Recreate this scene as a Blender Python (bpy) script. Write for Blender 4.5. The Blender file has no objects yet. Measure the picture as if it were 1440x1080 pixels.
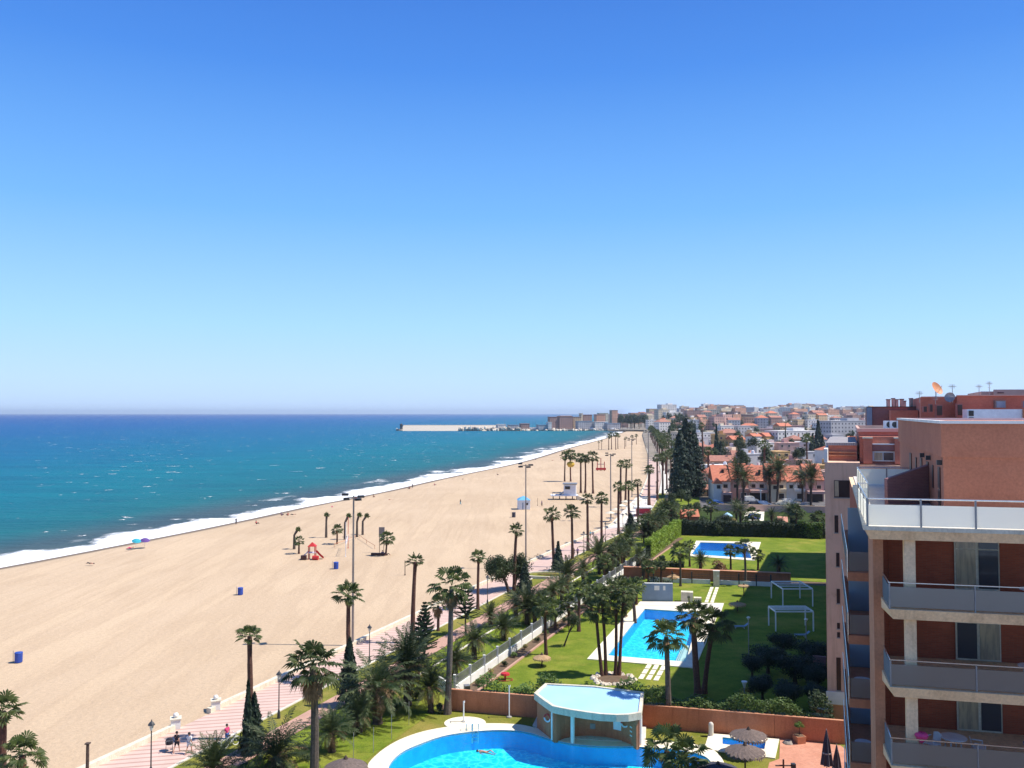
import bpy, math, random
from math import sin, cos, tan, pi, radians, atan2, sqrt
from mathutils import Vector, Matrix
random.seed(7)
scene = bpy.context.scene
COL = scene.collection
H = 28.0; FPX = 1200.0; TH = math.atan(41.0/1200.0)

# ------------------------------------------------------------ surveying helpers
def ray(px, py):
    X = (px-720)/FPX; Y = (py-540)/FPX
    return (X, cos(TH)+Y*sin(TH), sin(TH)-Y*cos(TH))
def G(px, py, z=0.0):
    r = ray(px, py); t = (z-H)/r[2]
    return Vector((r[0]*t, r[1]*t, z))
def AT(px, py, d):
    r = ray(px, py); t = d/r[1]
    return Vector((r[0]*t, d, H+r[2]*t))
def XA(px, d): return (px-720)/FPX*d
def ZA(py, d): return H-(py-581)/FPX*d
def PX(x, y): return 720+FPX*x/y
def PXZ(d, z): return 581-(z-H)/d*FPX
def U(lo, hi): return random.uniform(lo, hi)

# ------------------------------------------------------------ materials
MATS = {}
def new_mat(name):
    m = bpy.data.materials.new(name); m.use_nodes = True
    nt = m.node_tree; b = nt.nodes['Principled BSDF']
    MATS[name] = m
    return m, nt, b
def N(nt, t, **k):
    n = nt.nodes.new(t)
    for a, v in k.items(): setattr(n, a, v)
    return n
def ramp(nt, stops, fac):
    r = N(nt, 'ShaderNodeValToRGB'); e = r.color_ramp.elements
    while len(e) < len(stops): e.new(0.5)
    for i, (p, c) in enumerate(stops):
        e[i].position = p; e[i].color = (c[0], c[1], c[2], 1)
    nt.links.new(fac, r.inputs[0]); return r.outputs[0]
def mixc(nt, fac, a, b, mode='MIX'):
    m = N(nt, 'ShaderNodeMix', data_type='RGBA', blend_type=mode)
    for sock, v in ((m.inputs[0], fac), (m.inputs[6], a), (m.inputs[7], b)):
        if hasattr(v, 'links'): nt.links.new(v, sock)
        elif isinstance(v, (int, float)): sock.default_value = v
        else: sock.default_value = (v[0], v[1], v[2], 1)
    return m.outputs[2]
def noise(nt, scale, detail=4, vec=None, rough=0.6):
    n = N(nt, 'ShaderNodeTexNoise'); n.inputs['Scale'].default_value = scale
    n.inputs['Detail'].default_value = detail; n.inputs['Roughness'].default_value = rough
    if vec is not None: nt.links.new(vec, n.inputs['Vector'])
    return n.outputs['Fac']
def pos(nt):
    return N(nt, 'ShaderNodeNewGeometry').outputs['Position']
def mapv(nt, vec, scale=(1, 1, 1), rz=0.0):
    m = N(nt, 'ShaderNodeMapping'); nt.links.new(vec, m.inputs[0])
    m.inputs['Scale'].default_value = scale; m.inputs['Rotation'].default_value = (0, 0, rz)
    return m.outputs[0]
def bump(nt, b, h, strength=0.3, dist=0.1):
    n = N(nt, 'ShaderNodeBump'); n.inputs['Strength'].default_value = strength
    n.inputs['Distance'].default_value = dist
    nt.links.new(h, n.inputs['Height']); nt.links.new(n.outputs[0], b.inputs['Normal'])
def mth(nt, op, a, b=None, clamp=False):
    m = N(nt, 'ShaderNodeMath', operation=op); m.use_clamp = clamp
    for i, v in enumerate((a, b)):
        if v is None: continue
        if hasattr(v, 'links'): nt.links.new(v, m.inputs[i])
        else: m.inputs[i].default_value = v
    return m.outputs[0]
STREAKED = ('cream', 'orange_render', 'orange_pale', 'beige_render', 'cream_light')
def M(name, c1, c2=None, scale=1.5, rough=0.8, bmp=0.0, rnd=0.0, fine=None, metal=0.0, spec=0.5):
    """plain weathered material: two tones mixed by noise, optional per-object variation"""
    m, nt, b = new_mat(name)
    c2 = c2 or tuple(min(1, x*0.78) for x in c1)
    p = pos(nt)
    f = noise(nt, scale, 5, p)
    col = ramp(nt, [(0.32, c1), (0.7, c2)], f)
    if fine:
        f2 = noise(nt, fine, 3, p)
        col = mixc(nt, 0.35, col, ramp(nt, [(0.3, (0.35,)*3), (0.7, (1, 1, 1))], f2), 'MULTIPLY')
    if name in STREAKED:      # rain streaks and grime running down the render
        st = ramp(nt, [(0.5, (1, 1, 1)), (0.68, (.62, .58, .55))], noise(nt, 1.0, 5, mapv(nt, p, (2.2, 2.2, .22)), .65))
        col = mixc(nt, .55, col, st, 'MULTIPLY')
        sp = ramp(nt, [(0.6, (1, 1, 1)), (0.75, (.7, .67, .64))], noise(nt, .7, 6, p, .7))
        col = mixc(nt, .6, col, sp, 'MULTIPLY')
    if rnd:
        oi = N(nt, 'ShaderNodeObjectInfo')
        v = mth(nt, 'MULTIPLY_ADD', oi.outputs['Random'], 2*rnd); nt.nodes[-1].inputs[2].default_value = 1-rnd
        hs = N(nt, 'ShaderNodeHueSaturation'); nt.links.new(col, hs.inputs['Color']); nt.links.new(v, hs.inputs['Value'])
        col = hs.outputs[0]
    nt.links.new(col, b.inputs['Base Color'])
    b.inputs['Roughness'].default_value = rough; b.inputs['Metallic'].default_value = metal
    b.inputs['Specular IOR Level'].default_value = spec
    if bmp: bump(nt, b, noise(nt, fine or scale*6, 4, p), bmp, 0.05)
    return m

M('white_paint', (.8, .79, .75), (.66, .65, .61), 1.2)
M('white_metal', (.78, .8, .8), (.7, .72, .73), 3, .4)
M('cream', (.98, .72, .45), (.86, .6, .36), 1.0, fine=9)
M('cream_light', (.8, .73, .58), (.66, .59, .45), .9, fine=9)
M('coping', (.82, .76, .6), (.7, .62, .46), .8)
M('orange_render', (.56, .22, .11), (.46, .165, .08), .6, .9, fine=10)
M('orange_pale', (.62, .29, .165), (.52, .23, .125), .5, .9, fine=8)
M('beige_render', (.7, .46, .33), (.6, .39, .28), .35, .9)
M('pink_render', (.66, .42, .34), (.55, .34, .27), .5, .9)
M('concrete', (.42, .4, .37), (.3, .285, .26), 1.0, .9, fine=14)
M('dark_metal', (.03, .035, .04), (.05, .05, .055), 3, .5)
M('grey_metal', (.33, .33, .34), (.22, .22, .23), 2, .45, metal=.4)
M('pole_metal', (.3, .26, .24), (.22, .19, .18), 2, .5, metal=.3)
M('steel', (.7, .7, .7), None, 3, .25, metal=.9)
M('red_paint', (.55, .03, .025), (.4, .02, .02), 2, .5)
M('magenta_paint', (.42, .01, .05), (.3, .01, .04), 2, .5)
M('yellow_paint', (.8, .5, .06), (.6, .35, .04), 2, .5)
M('blue_plastic', (.02, .07, .4), (.015, .05, .28), 2, .5)
M('blue_roof', (.12, .42, .7), (.1, .34, .6), 2, .6)
M('hut_white', (.75, .77, .82), (.62, .64, .7), 2, .6)
M('roof_blue_paint', (.36, .6, .82), (.31, .55, .78), .4, .7)
M('slate_wall', (.22, .31, .42), (.16, .23, .32), .5, .8)
M('thatch', (.2, .15, .13), (.11, .085, .075), 5, .95, .6, fine=16)
M('thatch_light', (.5, .33, .18), (.38, .24, .12), 3, .95, .5, fine=14)
M('terracotta_pot', (.5, .2, .1), None, 3, .8)
M('paving_terracotta', (.62, .3, .2), (.5, .22, .14), .9, .9, fine=5)
M('trunk_red', (.17, .075, .05), (.07, .035, .027), 6, .95, .8, .25, fine=9)
M('trunk_grey', (.14, .11, .09), (.07, .055, .045), 5, .95, .8, .2, fine=9)
M('bark', (.09, .06, .045), (.045, .03, .025), 5, .95, .5, .2)
M('dead_frond', (.26, .16, .08), (.13, .08, .04), 4, .9, rnd=.25)
M('yellow_frond', (.65, .42, .05), (.45, .3, .05), 4, .9)
M('skin', (.5, .26, .17), (.42, .2, .13), 5, .6)
M('hair_dark', (.02, .015, .012), None, 5, .6)
M('cloth_white', (.75, .75, .78), None, 5, .9)
M('cloth_black', (.02, .02, .03), None, 5, .9)
M('cloth_blue', (.03, .12, .4), None, 5, .9)
M('cloth_red', (.45, .04, .05), None, 5, .9)
M('cloth_pink', (.75, .06, .22), None, 5, .9)
M('cloth_purple', (.12, .06, .25), None, 5, .9)
M('cloth_teal', (.03, .35, .45), None, 5, .9)
M('parasol_grey', (.06, .06, .085), (.035, .035, .05), 4, .9)
M('plastic_white', (.72, .72, .72), None, 3, .4)
M('rock', (.45, .4, .34), (.25, .22, .19), .6, .9, .6, .25, fine=3)
M('rock_pale', (.72, .62, .5), (.55, .47, .37), 2, .9, .5, .2)
M('interior_dark', (.018, .012, .012), (.03, .02, .018), 2, .4)
M('door_brown', (.07, .02, .015), (.04, .012, .01), 2, .5)
M('solar', (.02, .04, .09), None, 2, .2)
M('lamp_glass', (.75, .75, .7), None, 3, .3)
M('asphalt', (.13, .12, .12), (.08, .075, .075), .4, .9)
M('soil', (.16, .1, .06), (.09, .06, .035), 1.5, .95, .4)
M('ground_far', (.3, .24, .19), (.17, .15, .1), .012, .95)
M('dish_orange', (.6, .24, .1), (.5, .19, .08), 3, .6)

def brick_mat(name, c1, c2, mortar):
    m, nt, b = new_mat(name)
    br = N(nt, 'ShaderNodeTexBrick'); br.inputs['Scale'].default_value = 1.0
    br.inputs['Brick Width'].default_value = .26; br.inputs['Row Height'].default_value = .075
    br.inputs['Mortar Size'].default_value = .008
    br.inputs['Color1'].default_value = (*c1, 1); br.inputs['Color2'].default_value = (*c2, 1); br.inputs['Mortar'].default_value = (*mortar, 1)
    p = pos(nt); sx = N(nt, 'ShaderNodeSeparateXYZ'); nt.links.new(p, sx.inputs[0])
    cx = N(nt, 'ShaderNodeCombineXYZ')
    s = mth(nt, 'ADD', sx.outputs[0], mth(nt, 'MULTIPLY', sx.outputs[1], .62))
    nt.links.new(s, cx.inputs[0]); nt.links.new(sx.outputs[2], cx.inputs[1]); nt.links.new(cx.outputs[0], br.inputs['Vector'])
    v = ramp(nt, [(0.3, (.72,)*3), (0.75, (1.1,)*3)], noise(nt, .5, 5, p))
    nt.links.new(mixc(nt, 1.0, br.outputs[0], v, 'MULTIPLY'), b.inputs['Base Color']); b.inputs['Roughness'].default_value = .9
    return m
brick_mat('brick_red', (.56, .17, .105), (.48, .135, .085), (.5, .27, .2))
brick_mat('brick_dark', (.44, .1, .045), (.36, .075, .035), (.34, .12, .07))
M('penthouse_render', (.52, .20, .115), (.44, .16, .09), .5, .9, fine=9)
brick_mat('brick_dull', (.3, .13, .12), (.25, .11, .11), (.3, .18, .17))

def leaf_mat(name, c1, c2, rnd=.25, sc=1.2, trans=.22):
    m, nt, b = new_mat(name)
    p = pos(nt); f = noise(nt, sc, 3, p)
    col = ramp(nt, [(0.3, c1), (0.7, c2)], f)
    oi = N(nt, 'ShaderNodeObjectInfo')
    v = mth(nt, 'MULTIPLY_ADD', oi.outputs['Random'], 2*rnd); nt.nodes[-1].inputs[2].default_value = 1-rnd
    hs = N(nt, 'ShaderNodeHueSaturation'); nt.links.new(col, hs.inputs['Color']); nt.links.new(v, hs.inputs['Value'])
    nt.links.new(hs.outputs[0], b.inputs['Base Color']); b.inputs['Roughness'].default_value = .55
    b.inputs['Specular IOR Level'].default_value = .35
    tr = N(nt, 'ShaderNodeBsdfTranslucent')
    gm = N(nt, 'ShaderNodeHueSaturation'); gm.inputs['Value'].default_value = 1.3; gm.inputs['Hue'].default_value = .485
    nt.links.new(hs.outputs[0], gm.inputs['Color']); nt.links.new(gm.outputs[0], tr.inputs[0])
    mx = N(nt, 'ShaderNodeMixShader'); mx.inputs[0].default_value = trans
    out = nt.nodes['Material Output']
    nt.links.new(b.outputs[0], mx.inputs[1]); nt.links.new(tr.outputs[0], mx.inputs[2]); nt.links.new(mx.outputs[0], out.inputs[0])
    return m
leaf_mat('fan_leaf', (.028, .055, .012), (.10, .125, .03))
leaf_mat('feather_leaf', (.022, .045, .016), (.09, .11, .04), sc=1.0)
leaf_mat('tree_leaf', (.018, .035, .012), (.055, .08, .025), sc=.8, trans=.25)
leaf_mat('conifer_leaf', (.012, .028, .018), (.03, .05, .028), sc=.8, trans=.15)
leaf_mat('hedge_leaf', (.06, .11, .02), (.12, .19, .035), sc=.7)
leaf_mat('hedge_bright', (.2, .32, .03), (.3, .42, .04), sc=.5)
leaf_mat('hedge_dark', (.015, .028, .012), (.035, .05, .02), sc=.7, trans=.2)
leaf_mat('shrub_yellow', (.25, .24, .07), (.4, .3, .1), sc=1.5)
leaf_mat('shrub_brown', (.18, .1, .04), (.3, .15, .07), sc=1.5)
leaf_mat('pine_leaf', (.02, .045, .025), (.05, .08, .04), sc=1.5, trans=.2)

def grass_mat(name, c1, c2, c3):
    m, nt, b = new_mat(name); p = pos(nt)
    a = ramp(nt, [(0.36, c1), (0.62, c2)], noise(nt, .35, 7, p, .7))
    f = ramp(nt, [(0.35, (.55,)*3), (0.65, (1.1,)*3)], noise(nt, 9, 4, p, .75))
    worn = ramp(nt, [(0.5, (0, 0, 0)), (0.68, (1, 1, 1))], noise(nt, .16, 6, p, .65))
    c = mixc(nt, worn, a, c3)
    nt.links.new(mixc(nt, .8, c, f, 'MULTIPLY'), b.inputs['Base Color']); b.inputs['Roughness'].default_value = .95
    b.inputs['Specular IOR Level'].default_value = .1
    bump(nt, b, noise(nt, 14, 3, p), .7, .08)
    return m
grass_mat('lawn_green', (.12, .18, .016), (.21, .26, .03), (.29, .28, .05))
grass_mat('lawn_dry', (.16, .18, .025), (.24, .24, .045), (.32, .26, .07))
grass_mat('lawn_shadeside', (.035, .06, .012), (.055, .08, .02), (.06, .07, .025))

# sand
m, nt, b = new_mat('sand'); p = pos(nt)
a = ramp(nt, [(0.3, (.48, .355, .235)), (0.7, (.56, .425, .29))], noise(nt, .02, 6, p, .6))
tr = ramp(nt, [(0.42, (1, 1, 1)), (0.5, (.95, .94, .93)), (0.56, (1.03, 1.03, 1.02))], noise(nt, .16, 5, mapv(nt, p, (1, .1, 1), radians(18)), .6))
fine = ramp(nt, [(0.35, (.8,)*3), (0.65, (1.1,)*3)], noise(nt, 2.2, 6, p, .85))
c = mixc(nt, .6, mixc(nt, 1, a, tr, 'MULTIPLY'), fine, 'MULTIPLY')
trk = ramp(nt, [(0.44, (1, 1, 1)), (0.5, (.93, .92, .91)), (0.55, (1.03, 1.03, 1.03)), (0.6, (1, 1, 1))], noise(nt, .55, 3, mapv(nt, p, (1, .035, 1), radians(20)), .5))
where = ramp(nt, [(0.45, (0, 0, 0)), (0.62, (1, 1, 1))], noise(nt, .018, 3, p))
c = mixc(nt, where, c, mixc(nt, 1, c, trk, 'MULTIPLY'))
uv = N(nt, 'ShaderNodeUVMap'); sx = N(nt, 'ShaderNodeSeparateXYZ'); nt.links.new(uv.outputs[0], sx.inputs[0])
sd = mth(nt, 'MULTIPLY', sx.outputs[0], 1000)
sdn = mth(nt, 'ADD', sd, mth(nt, 'MULTIPLY', noise(nt, .05, 3, p), 3.0))
wet = ramp(nt, [(0.0, (1, 1, 1)), (0.55, (.9, .9, .9)), (0.8, (0, 0, 0))], mth(nt, 'DIVIDE', sdn, 8.5, True))
nt.links.new(mixc(nt, wet, c, (.16, .125, .095)), b.inputs['Base Color']); b.inputs['Roughness'].default_value = .95
b.inputs['Specular IOR Level'].default_value = .15
bump(nt, b, noise(nt, 1.1, 6, p, .7), .8, .18)

# sea
m, nt, b = new_mat('sea'); p = pos(nt)
uv = N(nt, 'ShaderNodeUVMap'); sx = N(nt, 'ShaderNodeSeparateXYZ'); nt.links.new(uv.outputs[0], sx.inputs[0])
sd = mth(nt, 'MULTIPLY', sx.outputs[0], 1000)
big = noise(nt, .006, 5, mapv(nt, p, (1, .5, 1)), .6)
sdw = mth(nt, 'MULTIPLY', sd, mth(nt, 'ADD', mth(nt, 'MULTIPLY', big, 1.3), .35))
lg = mth(nt, 'DIVIDE', mth(nt, 'LOGARITHM', mth(nt, 'ADD', sdw, 1.0), 10.0), 4.4)   # 0..1 over 1 m .. 25 km
cr = ramp(nt, [(0.0, (.085, .10, .10)), (0.30, (.05, .085, .095)), (0.38, (.008, .115, .135)), (0.48, (.0, .13, .18)), (0.58, (.0, .11, .205)), (0.7, (.0, .075, .23)), (0.82, (.0, .045, .22)), (1.0, (.0, .03, .19))], lg)
patch = ramp(nt, [(0.35, (.75, .8, .85)), (0.6, (1.15, 1.12, 1.05))], noise(nt, .05, 6, mapv(nt, p, (.35, 1, 1), radians(-10)), .65))
cr = mixc(nt, .8, cr, patch, 'MULTIPLY')
foam_n = noise(nt, .25, 6, mapv(nt, p, (1, .35, 1), radians(17)), .7)
edge = mth(nt, 'ADD', mth(nt, 'MULTIPLY', noise(nt, .03, 4, p, .6), 40.0), -8.0)   # width of the surf band varies
d1 = mth(nt, 'SUBTRACT', edge, sd)
band = mth(nt, 'ADD', mth(nt, 'MULTIPLY', d1, .28), mth(nt, 'MULTIPLY', mth(nt, 'SUBTRACT', foam_n, .5), 3.2), True)
# second breakers: patches further out
w2 = mth(nt, 'SUBTRACT', 1.0, mth(nt, 'ABSOLUTE', mth(nt, 'DIVIDE', mth(nt, 'SUBTRACT', sd, 19.0), 7.0)), True)
s2 = mth(nt, 'MULTIPLY', w2, ramp(nt, [(0.53, (0, 0, 0)), (0.6, (1, 1, 1))], noise(nt, .022, 3, p)))
s2 = mth(nt, 'MULTIPLY', s2, ramp(nt, [(0.42, (0, 0, 0)), (0.5, (1, 1, 1))], foam_n))
# whitecaps
caps = ramp(nt, [(0.672, (0, 0, 0)), (0.705, (1, 1, 1))], noise(nt, .13, 2.5, mapv(nt, p, (.75, .9, 1), radians(-8)), .6))
caps2 = ramp(nt, [(0.46, (0, 0, 0)), (0.56, (1, 1, 1))], noise(nt, .9, 4, p, .7))
cap = mth(nt, 'MULTIPLY', caps, caps2)
foam = mth(nt, 'MAXIMUM', mth(nt, 'MAXIMUM', band, s2), cap)
col = mixc(nt, foam, cr, (.85, .86, .86))
nt.links.new(col, b.inputs['Base Color'])
nt.links.new(mth(nt, 'ADD', mth(nt, 'MULTIPLY', foam, .5), .45, True), b.inputs['Roughness'])
b.inputs['Specular IOR Level'].default_value = .1
h = mth(nt, 'ADD', mth(nt, 'MULTIPLY', noise(nt, .22, 5, mapv(nt, p, (.5, 1.2, 1), radians(-12)), .65), 1.0), mth(nt, 'MULTIPLY', noise(nt, 1.1, 4, p, .7), .25))
bump(nt, b, mth(nt, 'ADD', h, mth(nt, 'MULTIPLY', foam, .4)), .9, 1.6)

# pool basin and water
m, nt, b = new_mat('pool_tile_caustic'); p = pos(nt)
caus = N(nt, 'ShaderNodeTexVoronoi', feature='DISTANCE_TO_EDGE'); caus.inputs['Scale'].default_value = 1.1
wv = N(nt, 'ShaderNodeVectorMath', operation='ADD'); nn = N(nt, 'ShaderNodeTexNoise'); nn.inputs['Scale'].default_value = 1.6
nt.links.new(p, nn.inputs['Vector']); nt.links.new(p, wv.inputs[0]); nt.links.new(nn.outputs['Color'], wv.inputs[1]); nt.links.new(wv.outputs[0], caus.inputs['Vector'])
c = ramp(nt, [(0.0, (.12, .82, 1.0)), (0.07, (.01, .6, .9)), (0.3, (.0, .47, .8))], caus.outputs['Distance'])  # bright caustic light lines painted into the tile colour
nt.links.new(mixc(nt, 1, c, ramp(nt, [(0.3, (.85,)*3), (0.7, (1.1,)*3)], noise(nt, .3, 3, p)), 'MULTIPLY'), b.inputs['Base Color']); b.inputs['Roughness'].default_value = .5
m, nt, b = new_mat('pool_tile_deep')
nt.links.new(ramp(nt, [(0.2, (0, .29, .68)), (0.75, (.01, .42, .8))], noise(nt, 1.4, 4, pos(nt))), b.inputs['Base Color'])
m, nt, b = new_mat('pool_water'); p = pos(nt)
tp = N(nt, 'ShaderNodeBsdfTransparent'); tp.inputs[0].default_value = (.75, .97, 1, 1)
gl = N(nt, 'ShaderNodeBsdfGlossy'); gl.inputs['Roughness'].default_value = .08
fr = N(nt, 'ShaderNodeFresnel'); fr.inputs[0].default_value = 1.33
bp = N(nt, 'ShaderNodeBump'); bp.inputs['Strength'].default_value = .5; bp.inputs['Distance'].default_value = .12
nt.links.new(noise(nt, 1.8, 4, p), bp.inputs['Height'])
nt.links.new(bp.outputs[0], gl.inputs['Normal']); nt.links.new(bp.outputs[0], fr.inputs['Normal'])
mx = N(nt, 'ShaderNodeMixShader'); nt.links.new(fr.outputs[0], mx.inputs[0]); nt.links.new(tp.outputs[0], mx.inputs[1]); nt.links.new(gl.outputs[0], mx.inputs[2])
nt.links.new(mx.outputs[0], nt.nodes['Material Output'].inputs[0])

def frosted(name, col, trans_col, tr=.25):
    m, nt, b = new_mat(name)
    tl = N(nt, 'ShaderNodeBsdfTranslucent'); tl.inputs[0].default_value = (*col, 1)
    df = N(nt, 'ShaderNodeBsdfDiffuse'); df.inputs[0].default_value = (*col, 1)
    tp = N(nt, 'ShaderNodeBsdfTransparent'); tp.inputs[0].default_value = (*trans_col, 1)
    gl = N(nt, 'ShaderNodeBsdfGlossy'); gl.inputs['Roughness'].default_value = .15
    m1 = N(nt, 'ShaderNodeMixShader'); m1.inputs[0].default_value = .35
    nt.links.new(tl.outputs[0], m1.inputs[1]); nt.links.new(df.outputs[0], m1.inputs[2])
    m2 = N(nt, 'ShaderNodeMixShader'); m2.inputs[0].default_value = tr
    nt.links.new(m1.outputs[0], m2.inputs[1]); nt.links.new(tp.outputs[0], m2.inputs[2])
    m3 = N(nt, 'ShaderNodeMixShader')
    m3.inputs[0].default_value = .07; nt.links.new(m2.outputs[0], m3.inputs[1]); nt.links.new(gl.outputs[0], m3.inputs[2])
    nt.links.new(m3.outputs[0], nt.nodes['Material Output'].inputs[0])
frosted('glass_white', (.97, .97, .9), (1, 1, .97), .05)
frosted('glass_grey', (.52, .48, .43), (.7, .7, .7), .3)
frosted('glass_blue', (.45, .55, .62), (.6, .72, .8), .35)
m, nt, b = new_mat('window_glass'); b.inputs['Base Color'].default_value = (.06, .06, .07, 1); b.inputs['Roughness'].default_value = .08
m, nt, b = new_mat('curtain_glass')
nt.links.new(ramp(nt, [(0.4, (.5, .4, .26)), (0.6, (.34, .28, .2))], noise(nt, 2.5, 3, mapv(nt, pos(nt), (3, 3, .4)))), b.inputs['Base Color']); b.inputs['Roughness'].default_value = .2

# promenade paving: pale pink slabs with slightly darker bands
m, nt, b = new_mat('promenade_paving'); p = pos(nt)
br = N(nt, 'ShaderNodeTexBrick'); br.offset = 0; br.inputs['Scale'].default_value = 1
br.inputs['Brick Width'].default_value = 60; br.inputs['Row Height'].default_value = .85; br.inputs['Mortar Size'].default_value = .13
br.inputs['Color1'].default_value = (.56, .41, .34, 1); br.inputs['Color2'].default_value = (.6, .44, .37, 1); br.inputs['Mortar'].default_value = (.44, .27, .22, 1)
nt.links.new(mapv(nt, p, (1, 1, 1), radians(-12)), br.inputs['Vector'])
cc = mixc(nt, .5, br.outputs[0], ramp(nt, [(0.3, (.8,)*3), (0.7, (1.1,)*3)], noise(nt, .6, 5, p)), 'MULTIPLY')
nt.links.new(cc, b.inputs['Base Color']); b.inputs['Roughness'].default_value = .85
M('path_pink', (.55, .33, .25), (.46, .27, .2), .5, .9, fine=6)
M('kerb_stone', (.68, .64, .55), (.55, .5, .42), 1.5, .9)
M('deck_stone', (.78, .72, .64), (.68, .61, .53), .8, .9, fine=6)

def tile_mat(name, c1, c2, sc=2.6):
    m, nt, b = new_mat(name); p = pos(nt)
    w = N(nt, 'ShaderNodeTexWave', bands_direction='X'); w.inputs['Scale'].default_value = sc; nt.links.new(mapv(nt, p, (1, 1, 1), radians(14)), w.inputs['Vector'])
    c = mixc(nt, 1, ramp(nt, [(0.3, c1), (0.7, c2)], noise(nt, .7, 5, p)), ramp(nt, [(0.2, (.8,)*3), (0.8, (1.05,)*3)], w.outputs[0]), 'MULTIPLY')
    nt.links.new(c, b.inputs['Base Color']); b.inputs['Roughness'].default_value = .85
    bump(nt, b, w.outputs[0], .5, .05)
tile_mat('roof_tile', (.62, .22, .12), (.5, .15, .09))
tile_mat('roof_tile_dull', (.45, .2, .14), (.34, .15, .11))
tile_mat('roof_grey_ribbed', (.36, .33, .33), (.28, .26, .27), 1.5)

def facade_mat(name, col, win=(.07, .07, .09), w=3.4, h=3.1, roofc=None):
    """far-off facade: wall colour with a grid of openings; the roof side keeps a plain colour"""
    m, nt, b = new_mat(name); tc = N(nt, 'ShaderNodeTexCoord'); sx = N(nt, 'ShaderNodeSeparateXYZ'); nt.links.new(tc.outputs['Object'], sx.inputs[0])
    def cell(v, per, lo, hi):
        f = mth(nt, 'FRACT', mth(nt, 'DIVIDE', v, per))
        return mth(nt, 'MULTIPLY', mth(nt, 'GREATER_THAN', f, lo), mth(nt, 'LESS_THAN', f, hi))
    gx = cell(mth(nt, 'ADD', sx.outputs[0], sx.outputs[1]), w, .32, .68); gz = cell(sx.outputs[2], h, .32, .75)
    g = N(nt, 'ShaderNodeNewGeometry'); sn = N(nt, 'ShaderNodeSeparateXYZ'); nt.links.new(g.outputs['Normal'], sn.inputs[0])
    vert = mth(nt, 'LESS_THAN', mth(nt, 'ABSOLUTE', sn.outputs[2]), .5)
    mask = mth(nt, 'MULTIPLY', mth(nt, 'MULTIPLY', gx, gz), vert)
    f = noise(nt, .15, 4, g.outputs['Position'])
    base = ramp(nt, [(0.3, col), (0.7, tuple(x*.75 for x in col))], f)
    nt.links.new(mixc(nt, mask, base, win), b.inputs['Base Color']); b.inputs['Roughness'].default_value = .8
WALLS = {'white': (.66, .63, .6), 'cream': (.64, .54, .4), 'pink': (.55, .34, .29), 'tan': (.5, .36, .22), 'ochre': (.55, .34, .14), 'grey': (.4, .39, .41), 'brown': (.32, .2, .17), 'salmon': (.6, .33, .22)}
for k, v in WALLS.items():
    v = tuple(min(.8, q*1.15) for q in v)
    facade_mat('facade_'+k, v); M('wall_'+k, v, tuple(x*.82 for x in v), .4, .9)

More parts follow.
